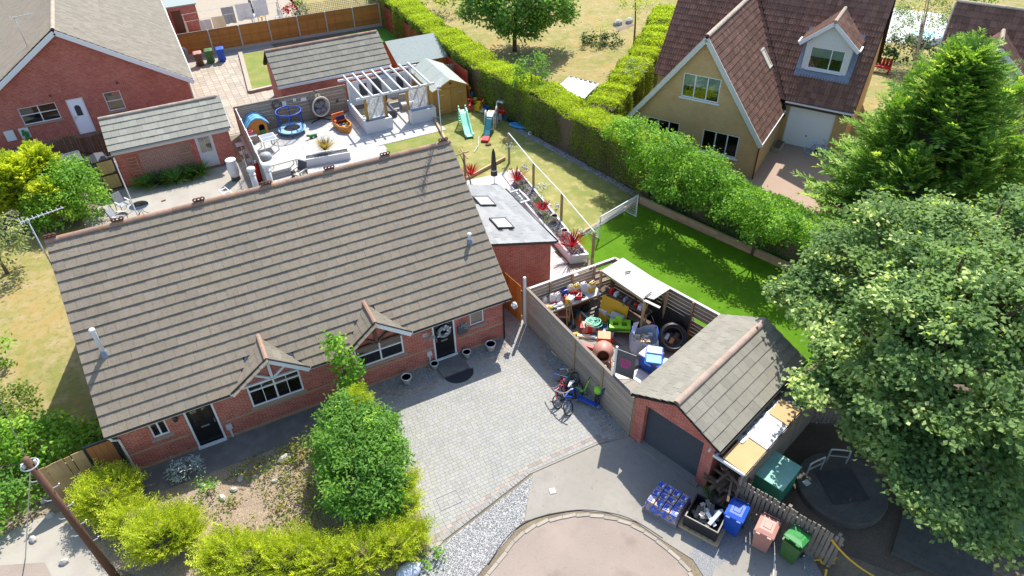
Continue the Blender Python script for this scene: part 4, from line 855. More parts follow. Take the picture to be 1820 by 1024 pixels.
def felt_shed(t, x0, x1, y0, y1, ze, zr, along, wallm, felt, ov=.12):
    """boarded shed with felt roof; along='x' or 'y' gives the ridge direction"""
    def wallboards(p, q, tops):
        p, q = Vector(p), Vector(q); L = (q-p).length; n = max(1, int(L/.14)); d = (q-p)/L; nn = Vector((d.y, -d.x, 0))*.018
        for i in range(n):
            a, c = p+d*(L*i/n+.003), p+d*(L*(i+1)/n-.003); za, zc = tops(i/n), tops((i+1)/n)
            vs = [a+nn, c+nn, c-nn, a-nn]; vs = vs+[v+Vector((0, 0, z)) for v, z in zip(vs, (za, zc, zc, za))]
            part('board', MB().add(vs, [(3, 2, 1, 0), (4, 5, 6, 7), (0, 1, 5, 4), (1, 2, 6, 5), (2, 3, 7, 6), (3, 0, 4, 7)]), wallm, t)
    fl = lambda k: ze; gb = lambda k: ze+(zr-ze)*(1-abs(2*k-1))
    wallboards((x0, y0, 0), (x1, y0, 0), gb if along == 'y' else fl); wallboards((x1, y0, 0), (x1, y1, 0), fl if along == 'y' else gb)
    wallboards((x1, y1, 0), (x0, y1, 0), gb if along == 'y' else fl); wallboards((x0, y1, 0), (x0, y0, 0), fl if along == 'y' else gb)
    for s in (0, 1):
        b = MB()
        if along == 'y':
            xm = (x0+x1)/2; xe = x0-ov if s == 0 else x1+ov; k = (zr-ze)/(xm-x0); z0 = ze-k*ov
            q = [(xe, y0-ov, z0+.03), (xm, y0-ov, zr+.03), (xm, y1+ov, zr+.03), (xe, y1+ov, z0+.03)]
        else:
            ym = (y0+y1)/2; e = y0-ov if s == 0 else y1+ov; k = (zr-ze)/(ym-y0); z0 = ze-k*ov
            q = [(x1+ov, e, z0+.03), (x1+ov, ym, zr+.03), (x0-ov, ym, zr+.03), (x0-ov, e, z0+.03)]
        nseg = 3
        for i in range(nseg):
            f0, f1 = i/nseg, min(1, (i+1)/nseg+.015); a = [Vector(p) for p in q]; h = Vector((0, 0, .008*i))
            lo0, hi0, hi1, lo1 = a[0].lerp(a[3], f0)+h, a[1].lerp(a[2], f0)+h, a[1].lerp(a[2], f1)+h, a[0].lerp(a[3], f1)+h
            vs = [lo0, hi0, hi1, lo1]; vs += [v-Vector((0, 0, .035)) for v in vs]
            part('felt_strip', MB().add(vs, [(0, 1, 2, 3), (7, 6, 5, 4), (0, 4, 5, 1), (1, 5, 6, 2), (2, 6, 7, 3), (3, 7, 4, 0)]), felt, t)
FS = thing('felt_roof_shed', 'low shed with grey-green felt roof beside the red fence', 'shed', (14.5, 45.5, 0)); felt_shed(FS, 0, 3.5, 0, 4.6, 1.85, 2.75, 'x', 'wood_orange', 'felt_grey')
WS = thing('wooden_shed', 'golden wooden garden shed with double doors and pale felt roof', 'shed', (15.0, 40.45, 0)); felt_shed(WS, 0, 2.25, 0, 4.0, 1.75, 2.3, 'y', 'wood_shed', 'felt_green', .14)
for s, x in ((0, .28), (1, 1.13)):
    dd = part('door', MB().box(x, -.055, .08, x+.83, -.022, 1.72), 'wood_shed', WS)
    for z in (.35, 1.35): part('hinge', MB().box(x+(.02 if s == 0 else .5), -.065, z, x+(.33 if s == 0 else .81), -.056, z+.035), 'galv', dd)
part('lamp', MB().ball((1.12, -.08, 2.05), .07, 8, 5), 'black_metal', WS)
for s in (-1, 1): part('bargeboard', MB().bar((1.12+s*1.27, -.155, 1.71), (1.12, -.155, 2.3), .02, .1), 'wood_shed', WS)
# front garage with roller door
GA = R(-72.5); GO = (10.9, 12.42, 0)
FG = thing('front_garage', 'detached red-brick garage with mossy tiled roof and black roller door', 'garage', GO, GA)
ro = [(.42, 2.7, .03, 2.08)]; gw = 3.1; gd_ = 5.45
wall(FG, None, 0, gw, 0, [(0, 2.22), (gw/2, 3.02), (gw, 2.22)], ro, 'brick_red', reveal=.22, name='gable_wall')
b = MB(); b.poly([(gw, 0, 0), (gw, gd_, 0), (gw, gd_, 2.2), (gw, 0, 2.2)]); b.poly([(0, gd_, 0), (0, 0, 0), (0, 0, 2.2), (0, gd_, 2.2)]); b.poly([(gw, gd_, 0), (0, gd_, 0), (0, gd_, 2.2), (gw/2, gd_, 3.02), (gw, gd_, 2.2)]); part('wall', b, 'brick_red', FG)
rd = part('roller_door', MB().box(.42, .2, .03, 2.7, .24, 2.08), 'roller_black', FG)
for i in range(26): part('slat', MB().add([(.45, .2, .04+i*.078), (2.67, .2, .04+i*.078), (2.67, .172, .075+i*.078), (.45, .172, .075+i*.078), (2.67, .2, .11+i*.078), (.45, .2, .11+i*.078)], [(0, 1, 2, 3), (3, 2, 4, 5)]), 'p_dark', rd)
part('door_step', MB().box(.3, -.16, 0, 2.85, .2, .06), 'concrete', FG)
xm = gw/2; Lr = math.hypot(xm+.17, .86); b = MB()
b.vprism([(-.17, 2.24), (xm, 3.1), (gw+.17, 2.24), (gw+.17, 2.16), (xm, 3.02), (-.17, 2.16)], -.1, gd_+.1); fr_ = part('roof', b, 'underlay', FG)
nn_ = 16; w_ = (gd_+.2)/nn_
m1 = tiles(fr_, (gw+.19, -.12, 2.25), (0, 1, 0), (-(xm+.17)/Lr, 0, .86/Lr), nn_, 5, w_, Lr/5, '', ret=True); m2 = tiles(fr_, (-.19, gd_+.1, 2.25), (0, -1, 0), ((xm+.17)/Lr, 0, .86/Lr), nn_, 6, w_, Lr/6, '', ret=True)
pieces('roof_tile', tile_mesh(w_, Lr/5, .03), m1, 'tile_mid', fr_, 150); pieces('roof_tile', tile_mesh(w_, Lr/6, .034), m2, 'tile_mid', fr_, 150)
pieces('ridge_tile', rt, [Matrix.Translation((xm, -.12+i*.45, 3.11)) @ Matrix.Rotation(math.pi/2, 4, 'Z') for i in range(12)], 'ridge_mossy', fr_, 40)
part('gutter', MB().tube([(gw+.24, -.1, 2.2), (gw+.24, gd_+.1, 2.2)], .045, 8), 'fascia_dark', FG); part('lamp', MB().ball((2.95, -.06, 1.98), .045, 8, 5).box(2.92, -.05, 1.96, 2.98, 0, 2.05), 'white_paint', FG)
# lean-to log store along the garage
LT = thing('log_store', 'lean-to log store with boarded roof along the front garage', 'lean-to', (GO[0]+gw*math.cos(GA), GO[1]+gw*math.sin(GA), 0), GA)
for i, (y0, y1, x0, x1, mt_) in enumerate(((.0, 1.25, .3, 1.12, 'ply'), (1.27, 2.6, .45, 1.12, 'board_white'), (2.62, 3.5, .4, 1.12, 'ply'), (3.5, 5.3, .12, 1.1, 'p_charcoal'))):
    part('roof_board', MB().add([(x0, y0, 1.99+.02*i), (x1, y0, 1.93+.02*i), (x1, y1, 1.93+.02*i), (x0, y1, 1.99+.02*i)]+[(x0, y0, 1.96+.02*i), (x1, y0, 1.9+.02*i), (x1, y1, 1.9+.02*i), (x0, y1, 1.96+.02*i)], [(0, 1, 2, 3), (7, 6, 5, 4), (4, 5, 1, 0), (5, 6, 2, 1), (6, 7, 3, 2), (7, 4, 0, 3)]), mt_, LT)
b = MB(); n_ = 12; vs = []
for i in range(n_+1):
    for j in range(4): vs.append((.1+.12*j+random.uniform(-.02, .02), .9+i*.21, 1.975+random.uniform(0, .05)))
part('plastic_sheet', b.add(vs, [(i*4+j, i*4+j+1, i*4+j+5, i*4+j+4) for i in range(n_) for j in range(3)]), 'foil', LT)
part('front_beam', MB().box(.0, -.08, 1.84, 1.12, -.02, 1.94), 'white_paint', LT); part('side_beam', MB().box(.05, -.02, 1.84, .12, 5.2, 1.93), 'white_paint', LT)
for x, y in ((1.08, -.05), (1.08, 2.6), (1.08, 5.2)): part('post', MB().box(x-.04, y-.04, 0, x+.04, y+.04, 1.86), 'wood_weathered', LT)
for i in range(44): part('board', MB().box(1.13, -.05+i*.12, .02, 1.155, .055+i*.12, 1.9+random.uniform(-.03, .03)), 'wood_weathered', LT)
lb = MB().add([(-.03, 0, -.5), (.03, 0, -.5), (.04, .04, -.5), (-.04, .04, -.5), (-.03, 0, .5), (.03, 0, .5), (.04, .05, .5), (-.04, .05, .5)], [(3, 2, 1, 0), (4, 5, 6, 7), (0, 1, 5, 4), (1, 2, 6, 5), (2, 3, 7, 6), (3, 0, 4, 7)])
wp = thing('timber_pile', 'heap of old split timber offcuts in the log store mouth', 'timber', tuple(LT.location), GA)
mm = []
for i in range(60):
    z = .05+random.random()**1.3*1.55; mm.append(Matrix.Translation((random.uniform(.15, 1.0), random.uniform(-.15, .9)-.1*z, z)) @ Matrix.Rotation(random.uniform(-.5, .5)+random.choice((0, 0, 1.2)), 4, 'Z') @ Matrix.Rotation(math.pi/2+random.uniform(-.35, .35), 4, 'X') @ Matrix.Diagonal((random.uniform(.7, 2.0), random.uniform(.6, 1.6), random.uniform(.6, 1.1), 1)))
pieces('log', lb, mm, 'wood_rot', wp, 80)

# ------------------------------------------------------------------ fences
def fence_frame(name, label, a, b, cat='fence', group=None):
    a, b = Vector((a[0], a[1], 0)), Vector((b[0], b[1], 0)); d = b-a
    return thing(name, label, cat, a, math.atan2(d.y, d.x), group), d.length
def hfence(name, label, a, b, h, nb, mt, bays, postm='wood_post', gap=.012, th=.022, post=.09, postside=1, cap=None, posth=.0, skip=()):
    t, L = fence_frame(name, label, a, b); bw = L/bays; bh = h/nb
    me = _mesh('board', *(lambda q: (q.v, q.f))(MB().box(0, -th/2, 0, 1, th/2, 1)), mt)
    for i in range(bays):
        for j in range(nb):
            if (i, j) in skip: continue
            link('board', me, t, Matrix.Translation((i*bw+.005, .006*(j % 2), j*bh+.02)) @ Matrix.Diagonal((bw-.01, 1, bh-gap, 1)))
    for i in range(bays+1): part('post', MB().box(i*bw-post/2, (.02 if postside > 0 else -.02-post), 0, i*bw+post/2, (.02+post if postside > 0 else -.02), h+.04+posth), postm, t)
    if cap: part('cap_rail', MB().box(-.02, -.05, h+.025, L+.02, .06, h+.06), cap, t)
    return t, L
def vfence(name, label, a, b, h, bw, mt, gap=.008, th=.02, top=None, rails=True, railm=None, jit=.012):
    t, L = fence_frame(name, label, a, b); n = int(L/bw)
    me = _mesh('board', *(lambda q: (q.v, q.f))(MB().box(0, -th/2, 0, 1, th/2, 1)), mt)
    for i in range(n):
        hh = h+random.uniform(-jit, jit)+(top(i/n) if top else 0)
        link('board', me, t, Matrix.Translation((i*L/n, 0, .03)) @ Matrix.Rotation(random.gauss(0, .006), 4, 'Y') @ Matrix.Diagonal((L/n-gap, 1, hh, 1)))
    if rails:
        for z in (.3, h-.3): part('rail', MB().box(0, .012, z, L, .06, z+.08), railm or mt, t)
    return t, L
# compound: three runs of horizontal boards
CA, CB, CC, CD = (10.52, 19.55), (10.93, 12.55), (14.9, 19.62), (16.45, 14.35)
hfence('compound_fence', 'long weathered board fence facing the driveway, bikes leaning against it', CA, CB, 1.95, 13, 'wood_fence', 4, postside=1, gap=.014, cap='wood_weathered')
for i in (2, 3): part('batten', MB().box(i*1.753-.05, -.045, 0, i*1.753+.05, -.02, 1.95), 'wood_post', bpy.data.objects['compound_fence'])
hfence('compound_fence', 'board fence with open slats at the back of the junk compound', CA, CC, 1.9, 11, 'wood_fence', 4, postside=-1, cap='board_white', skip={(3, 7), (3, 9), (2, 10), (3, 5)}, gap=.02, posth=.03)
hfence('compound_fence', 'board fence between junk compound and artificial lawn', CC, CD, 1.9, 10, 'wood_sleeper' if False else 'wood_weathered', 4, postside=-1, cap='board_white', skip={(3, 5)}, gap=.02)
solo('white_post', MB().box(-.05, -.05, 0, .05, .05, 2.55), 'white_paint', 'tall white corner post of the junk compound by the alley', 'post', (10.45, 19.62, 0))
t, L = vfence('alley_gate', 'brown slatted side gate standing open in the alley', (10.15, 21.2), (10.35, 19.75), 2.0, .14, 'wood_orange'); 
# picket fence by the wheelie bins
t, L = vfence('picket_fence', 'weathered picket fence behind the wheelie bins', (12.12, 8.5), (13.35, 5.45), 1.55, .135, 'wood_weathered', gap=.04, th=.03, railm='wood_weathered', jit=.03)
for x in (0, 1.6, 3.1): part('post', MB().box(x-.05, .03, 0, x+.05, .13, 1.6), 'wood_weathered', t)
vfence('palisade_fence', 'brown paling fence behind the round concrete slab', (16.4, 10.4), (19.6, 8.2), 1.5, .15, 'wood_weathered', gap=.045)
# left: side gate and fence by the front corner of the bungalow
FGT = thing('side_gate', 'orange composite gate in black frame beside bungalow corner', 'gate', (-6.12, 19.36, 0), R(2))
for i in range(4): part('board', MB().box(.07+i*.19, -.02, .08, .252+i*.19, .02, 1.78), 'composite_orange', FGT)
part('frame', MB().box(0, -.03, 0, .07, .03, 1.86).box(.84, -.03, 0, .95, .03, 1.86).box(.07, -.03, 1.78, .84, .03, 1.86).box(.07, -.03, .02, .84, .03, .08), 'black_metal', FGT); part('handle', MB().box(.1, -.06, .95, .2, -.02, 1.06), 'black_metal', FGT)
vfence('side_fence', 'tan vertical board fence joining the orange gate', (-7.6, 19.1), (-6.14, 19.34), 1.75, .17, 'wood_fresh')
# far-left yellow gate and wavy brown fence
YG = thing('yellow_gate', 'yellow boarded gate in brown frame at corner of brick garage', 'gate', (-4.95, 40.62, 0), R(5))
for i in range(4): part('board', MB().box(.07+i*.195, -.015, .08, .258+i*.195, .015, 1.74), 'gate_yellow', YG)
part('frame', MB().box(0, -.03, 0, .07, .03, 1.8).box(.85, -.03, 0, .95, .03, 1.8).box(.07, -.03, 1.74, .85, .03, 1.82).box(.07, -.035, .88, .85, .03, .98).box(.07, -.03, .02, .85, .03, .08), 'gate_brown', YG)
part('latch', MB().box(.72, -.06, .95, .84, -.03, 1.05), 'black_metal', YG)
t, L = vfence('wavy_fence', 'dark brown boarded fence with dipping lattice top behind parked car', (-8.6, 45.2), (-4.1, 45.0), 1.45, .15, 'wood_brown', top=lambda k: .28*(2*(k*2 % 1)-1)**2)
for i in range(30):
    x = i*L/30; k = x/L; zz = 1.48+.28*(2*(k*2 % 1)-1)**2; part('lattice', MB().bar((x, -.02, zz), (x+.14, -.02, zz+.2), .02, .03).bar((x+.14, .02, zz), (x, .02, zz+.2), .02, .03), 'wood_brown', t)
# orange panel fence with concrete posts, trellis on its right half
t, L = fence_frame('panel_fence', 'long orange panel fence with concrete posts at the far garden end', (1.6, 59.9), (17.75, 59.4))
nb = 7; bw = L/nb
for i in range(nb):
    pn = part('panel', MB().box(i*bw+.06, -.005, .25, (i+1)*bw-.06, .01, 1.85), 'wood_orange', t)
    for j in range(13):
        z = .25+j*.123; part('slat', MB().add([(i*bw+.06, -.028, z), ((i+1)*bw-.06, -.028, z), ((i+1)*bw-.06, -.006, z+.13), (i*bw+.06, -.006, z+.13), (i*bw+.06, -.004, z), ((i+1)*bw-.06, -.004, z)], [(0, 1, 2, 3), (0, 4, 5, 1)]), 'wood_orange', pn)
    for k in (.33, .66): part('batten', MB().box(i*bw+bw*k-.02, -.045, .25, i*bw+bw*k+.02, -.029, 1.85), 'wood_orange', pn)
    part('cap', MB().box(i*bw+.05, -.05, 1.85, (i+1)*bw-.05, .03, 1.89), 'wood_weathered', pn)
    part('gravel_board', MB().box(i*bw+.06, -.03, 0, (i+1)*bw-.06, .02, .245), 'post_concrete', t)
    if i >= 4:
        q = MB()
        for m_ in range(15): x = i*bw+.06+m_*(bw-.12)/14; q.box(x-.015, -.012, 1.9, x+.015, .0, 2.7 if i > 4 else 2.6)
        for m_ in range(6): q.box(i*bw+.06, -.02, 1.95+m_*.14, (i+1)*bw-.06, -.013, 1.98+m_*.14)
        part('trellis', q, 'wood_fence', t)
for i in range(nb+1): part('post', MB().box(i*bw-.055, -.08, 0, i*bw+.055, .04, 1.86), 'post_concrete', t)
t, L = vfence('red_fence', 'dark red boarded fence running along the clipped hedge', (17.85, 59.2), (18.05, 41.9), 1.9, .3, 'wood_red', gap=.006, rails=False)
vfence('grey_fence', 'short grey board fence between shed and hedge', (17.4, 44.2), (18.3, 44.1), 1.7, .15, 'wood_grey_slat')
# grey slatted fence behind the rear patio
t, L = hfence('slatted_fence', 'grey-brown horizontal slat fence behind trampoline and egg chair', (3.1, 44.1), (10.15, 44.05), 1.8, 16, 'wood_grey_slat', 3, postside=1, gap=.012, cap='wood_weathered')
for i, (x, z, w, h) in enumerate(((2.9, 1.3, .25, .3), (3.6, 1.45, .2, .2), (4.1, 1.35, .35, .22), (6.3, .8, .18, .18))):
    part('plaque', MB().box(x, -.05, z, x+w, -.02, z+h), 'white_paint' if i < 3 else 'p_charcoal', t)
part('sun_ornament', MB().lathe([(.0, 0), (.1, .01), (.2, .0), (.19, .03), (0, .04)], (0, 0, 0), 10), 'p_cream', t).matrix_local = Matrix.Translation((5.2, -.03, 1.5)) @ Matrix.Rotation(math.pi/2, 4, 'X')
q = part('wall_clock', MB().tube([(.3*math.cos(a), 0, .3*math.sin(a)) for a in [i*.3142 for i in range(20)]], .018, 6, True).tube([(.17*math.cos(a), 0, .17*math.sin(a)) for a in [i*.449 for i in range(14)]], .012, 6, True), 'black_metal', t); q.location = (2.55, -.06, 1.45)
for i in range(12): a = i*math.pi/6; part('numeral', MB().bar((.18*math.cos(a), 0, .18*math.sin(a)), (.29*math.cos(a), 0, .29*math.sin(a)), .02), 'black_metal', q)
t, L = hfence('patio_side_fence', 'narrow rail fence with white-topped posts at the left edge of rear patio', (3.05, 31.2), (3.12, 43.9), 1.7, 9, 'wood_grey_slat', 8, postside=-1, gap=.03, post=.07)
for i in range(9): part('post_cap', MB().box(i*L/8-.06, -.12, 1.745, i*L/8+.06, .0, 1.78), 'white_paint', t)
part('top_wire', MB().tube([(0, -.05, 1.8), (L, -.05, 1.8)], .025, 6), 'white_paint', t)
t, L = fence_frame('bamboo_screen', 'sagging bamboo screen beside the grey water butt', (2.35, 31.5), (2.5, 39.2))
for i in range(52):
    x = i*L/52; part('cane', MB().cyl((x, .04*math.sin(i), 0), (x+random.uniform(-.06, .06), random.uniform(-.12, .12)+.1*math.sin(i*.2), 1.35+.2*math.sin(i*.15)+random.uniform(-.1, .15)), .028, .02, 5), 'wood_grey_slat', t)
for z in (.4, 1.2): part('wire', MB().tube([(0, 0, z), (L*.5, .06, z-.05), (L, 0, z)], .02, 5), 'wood_weathered', t)
# sleepers round turf and lawn
def sleeper(label, a, b, h=.25, w=.12, z=0):
    a, b = Vector(a), Vector(b); d = b-a; n = max(1, round(d.length/2.4)); t = thing('sleeper_edging', label, 'edging', (a.x, a.y, 0), math.atan2(d.y, d.x))
    for i in range(n):
        for k in range(max(1, round(h/.2))): part('sleeper', MB().box(i*d.length/n+.005, -w/2+.004*(i % 2), z+k*.2, (i+1)*d.length/n-.005, w/2+.004*(i % 2), z+k*.2+.195), 'wood_sleeper', t)
sleeper('tan timber sleeper wall between artificial lawn and hedge', (20.45, 25.2), (23.3, 16.2), .4, .14); sleeper('timber sleeper edge between dry lawn and artificial turf', (15.9, 24.1), (20.4, 25.3), .2)
sleeper('timber edging between dry lawn and pale terrace', (13.2, 31.9), (16.3, 33.0), .2); sleeper('timber edging beside pergola planter and lawn', (14.15, 36.9), (14.85, 41.0), .2)
# ------------------------------------------------------------------ pergola with white planters
PG = thing('pergola', 'white pergola with open rafters and wooden lattice panels', 'pergola', (10.1, 40.5, 0))
pz = 2.15
for x in (.35, 1.6, 3.1, 4.55): part('front_post', MB().box(x-.07, .0, .0 if x in (1.6, 3.1) else .0, x+.07, .14, pz), 'wood_shed', PG)
for x in (.25, 4.6): part('rear_post', MB().box(x-.06, 3.4, 0, x+.06, 3.52, pz), 'white_paint', PG)
part('front_beam', MB().box(-.2, .0, pz, 5.0, .08, pz+.14), 'white_paint', PG); part('rear_beam', MB().box(-.35, 3.42, pz, 5.1, 3.5, pz+.14), 'white_paint', PG)
for i in range(8): x = .15+i*.64; part('rafter', MB().box(x-.035, -.3, pz+.142, x+.035, 3.8, pz+.27), 'white_paint', PG)
for xa, xb in ((.42, 1.53), (3.17, 4.48)):
    q = MB()
    for i in range(17): q.box(xa, .05, .82+i*.075, xb, .075, .862+i*.075)
    for i in range(3): part('lattice_upright', MB().box(xa+(xb-xa)*(i+.5)/3-.015, .078, .8, xa+(xb-xa)*(i+.5)/3+.015, .1, pz-.05), 'white_paint', PG)
    for i in range(17): part('lattice_slat', MB().box(xa, .05, .84+i*.075, xb, .075, .872+i*.075), 'white_paint', PG)
part('back_screen', MB().box(.35, 3.53, .3, 4.5, 3.56, 1.95), 'white_render', PG)
for i, (x, w) in enumerate(((1.0, .5), (3.6, .45))): part('wall_mirror', MB().box(x, 3.49, .9, x+w, 3.525, 1.7), 'p_dark', PG)
part('door_opening', MB().box(1.85, 3.48, .1, 2.5, 3.525, 1.85), 'p_charcoal', PG)
part('hanging_vine', MB().box(2.0, 2.2, pz+.14, 3.05, 3.4, pz+.16), 'glass_table', PG)
PL1 = thing('white_planter', 'white rendered planter wall at the left side of the pergola', 'planter', (10.15, 40.1, 0)); part('wall', MB().box(0, 0, 0, 1.75, .12, .8).box(0, .12, 0, .12, 3.9, .8).box(1.63, .12, 0, 1.75, .6, .8).box(.12, .48, 0, 1.63, .6, .8), 'white_render', PL1); part('soil', MB().box(.12, .12, .5, 1.63, .48, .66), 'mulch_dark', PL1)
PL2 = thing('white_planter', 'white rendered planter wall at the right side of the pergola', 'planter', (13.15, 40.0, 0)); part('wall', MB().box(0, 0, 0, 1.7, .12, .85).box(0, .12, 0, .12, .6, .85).box(1.58, .12, 0, 1.7, .6, .85).box(.12, .48, 0, 1.58, .6, .85), 'white_render', PL2); part('soil', MB().box(.12, .12, .5, 1.58, .48, .7), 'mulch_dark', PL2)
SF = thing('outdoor_sofa', 'dark corner seat under the pergola', 'sofa', (11.9, 41.6, 0)); part('base', MB().box(0, 0, 0, .8, 2.0, .35), 'p_dark', SF); part('seat', MB().box(0.03, 0.03, .35, .77, 1.97, .5, .03), 'p_charcoal', SF); part('backrest', MB().box(.0, 1.75, .5, .8, 2.0, .9), 'p_dark', SF)
SF2 = thing('outdoor_bench', 'pale bench with cushions under the pergola right side', 'bench', (13.3, 42.2, 0)); part('base', MB().box(0, 0, 0, 1.4, .6, .4), 'wood_grey_slat', SF2); part('cushion', MB().box(.02, .02, .4, 1.38, .58, .5, .03), 'cushion' if False else 'p_white', SF2); part('backrest', MB().box(0, .6, .3, 1.4, .7, .95), 'wood_grey_slat', SF2)
# ------------------------------------------------------------------ rear garden things
def Wy(px, py, y):
    d = (px-910)/FPX*CR-(py-512)/FPX*CU+CF; t = y/d[1]; return Vector((t*d[0], y, CAM_H+t*d[2]))
def ring(c, r, z, n=24, sx=1, sy=1): return [(c[0]+r*sx*math.cos(i*2*math.pi/n), c[1]+r*sy*math.sin(i*2*math.pi/n), z) for i in range(n)]
for i, (px, py) in enumerate(((445, 298), (472, 291))):
    p = Wy(px, py, 26.0); zb = ZE+.03+(2*yr-ye-(26.0-hy))*sl_
    t = thing('flue_stack', ['grey flue pipe with white cap behind ridge, nearest the bamboo screen', 'grey flue pipe with white cap behind ridge, beside the red gas bottle'][i], 'flue', (p.x, 26.0, zb))
    h = p.z-zb; part('pipe', MB().cyl((0, 0, -.1), (0, 0, h-.1), .11, .11, 14), 'flue_grey', t, True); part('cap', MB().lathe([(.1, 0), (.16, .02), (.16, .12), (.1, .15), (0, .16)], (0, 0, h-.14), 16), 'white_paint', t, True)
    part('band', MB().lathe([(.13, 0), (.13, .06)], (0, 0, h-.35), 14), 'galv', t)
# playhouse
p = W(464, 243); t = thing('playhouse', 'tan plastic playhouse with curved blue roof beside the slat fence', 'playhouse', (p.x-.62, p.y-.1, .03), R(4))
wd_ = 1.15; b = MB(); arch = [(.62, 0)]+[(.62, .55)]+[(.80+.18*math.cos(math.pi-k*math.pi/6), .62+.18*math.sin(math.pi-k*math.pi/6)) for k in range(7)]+[(.98, 0)]
prof = [(0, 0)]+arch+[(wd_, 0), (wd_, .85), (wd_*.8, 1.12), (wd_/2, 1.22), (wd_*.2, 1.12), (0, .85)]
part('front_wall', MB().vprism(prof, 0, .05), 'p_tan', t); part('side_wall', MB().box(0, .05, 0, .05, 1.15, .85).box(wd_-.05, .05, 0, wd_, 1.15, .85).box(.05, 1.1, 0, wd_-.05, 1.15, .85), 'p_tan', t)
part('half_door', MB().box(.64, -.05, .02, .96, -.01, .42), 'p_green', t); part('interior', MB().box(.06, .07, .0, wd_-.06, .6, .02).box(.6, .55, 0, 1.05, .58, .8), 'p_dark', t)
rp = [(-.14, .78), (.0, .95), (wd_*.22, 1.2), (wd_/2, 1.3), (wd_*.78, 1.2), (wd_, .95), (wd_+.14, .78)]
rf_ = part('roof', MB().vprism(rp+[(x, z-.07) for x, z in rp[::-1]], -.12, 1.27), 'p_sky_blue', t)
for i in range(5): part('roof_rib', MB().vprism([(x, z+.025) for x, z in rp]+[(x, z+.0) for x, z in rp[::-1]], -.1+i*.3, -.02+i*.3), 'p_pale_blue', rf_)
# trampoline with enclosure
p = W(521, 236); t = thing('trampoline', 'small round blue trampoline with net enclosure on the patio', 'trampoline', (p.x, p.y, .03)); c0 = (0, 0)
part('top_ring', MB().tube(ring(c0, .78, 1.45), .036, 8, True), 'p_blue', t, True); part('base_ring', MB().tube(ring(c0, .8, .28), .035, 8, True), 'p_blue', t, True)
part('safety_pad', MB().lathe([(.5, .3), (.52, .33), (.86, .33), (.88, .28), (.5, .29)], (0, 0, 0), 24), 'p_pale_blue', t); part('mat', MB().lathe([(0, .305), (.5, .305), (.5, .295), (0, .295)], (0, 0, 0), 24), 'mesh_black', t)
for i in range(6):
    a = i*math.pi/3+.3; x, y = .8*math.cos(a), .8*math.sin(a); part('pole', MB().cyl((x, y, .0), (x*.97, y*.97, 1.45), .03, .03, 8), 'p_blue', t); part('leg', MB().cyl((x*1.05, y*1.05, 0), (x, y, .28), .022, .022, 6), 'p_dark', t)
q = MB()
for i in range(48): a = i*math.pi/24; q.tube([(.785*math.cos(a), .785*math.sin(a), .3), (.775*math.cos(a), .775*math.sin(a), 1.42)], .006, 4)
for k in range(9): q.tube(ring(c0, .78, .38+k*.12), .006, 4, True)
part('net', q, 'mesh_black', t, kind='stuff')
# egg chair
p = W(577, 218); t = thing('egg_chair', 'hanging wicker egg chair with grey cushions on a cross stand', 'chair', (p.x, p.y+.35, .03), R(10))
b = MB(); nU, nV = 18, 12; vs = []
for j in range(nV+1):
    v = j/nV; 
    for i in range(nU): a = i*2*math.pi/nU; r_ = .56*(1-.18*v); vs.append((r_*math.cos(a)*math.cos(v*1.45), -.12+.62*math.sin(v*1.45), .98+.62*math.sin(a)*math.cos(v*1.45)))
part('pod', b.add(vs, [(j*nU+i, j*nU+(i+1) % nU, (j+1)*nU+(i+1) % nU, (j+1)*nU+i) for j in range(nV) for i in range(nU)]), 'wicker', t, True)
part('rim', MB().tube([(.57*math.cos(a), -.13, .98+.63*math.sin(a)) for a in [i*2*math.pi/24 for i in range(24)]], .055, 8, True), 'wicker', t, True)
for x, z, r_ in ((-.2, .66, .24), (.2, .66, .24), (0, .95, .3), (-.22, 1.1, .22), (.22, 1.1, .22)): part('cushion', MB().ball((x, .18 if z > .8 else .05, z), (r_, .14, r_*.75), 10, 6), 'cushion', t, True)
part('stand', MB().tube([(0, .35, .03), (0, .75, .3), (0, .8, 1.4), (0, .5, 1.95), (0, .15, 1.85)], .035, 8), 'black_metal', t, True); part('chain', MB().cyl((0, .15, 1.85), (0, .12, 1.55), .015, .015, 6), 'black_metal', t)
for a in (.4, 1.9, 3.5, 5.2): part('foot', MB().bar((0, .3, .04), (.85*math.cos(a), .3+.75*math.sin(a), .03), .06, .05), 'black_metal', t)
# boat-shaped sandpit with toys
p = W(612, 230); t = thing('toy_boat', 'orange boat-shaped toy box full of toys on the patio', 'sandpit', (p.x, p.y, .03), R(8)); hull = [(-.42, .75), (-.42, -.3), (-.2, -.62), (0, -.78), (.2, -.62), (.42, -.3), (.42, .75)]
hi_ = [(x*.88, y*.92) for x, y in hull]; n = 7; vs = [(x, y, 0) for x, y in hull]+[(x*1.05, y*1.03, .42) for x, y in hull]+[(x, y, .42) for x, y in hi_]+[(x, y, .22) for x, y in hi_]
part('hull', MB().add(vs, [(i, (i+1) % n, n+(i+1) % n, n+i) for i in range(n)]+[(n+i, n+(i+1) % n, 2*n+(i+1) % n, 2*n+i) for i in range(n)]+[(2*n+i, 2*n+(i+1) % n, 3*n+(i+1) % n, 3*n+i) for i in range(n)]+[tuple(range(3*n, 4*n)), tuple(range(n-1, -1, -1))]), 'p_tan', t)
part('seat', MB().box(-.4, .35, .4, .4, .72, .5).box(-.42, .68, .42, .42, .75, .85), 'p_orange', t); part('panel', MB().box(-.3, .3, .5, .3, .34, .8), 'p_navy', t)
toyc = ['p_yellow', 'p_blue', 'p_white', 'p_red', 'p_dark', 'p_lime', 'p_orange']
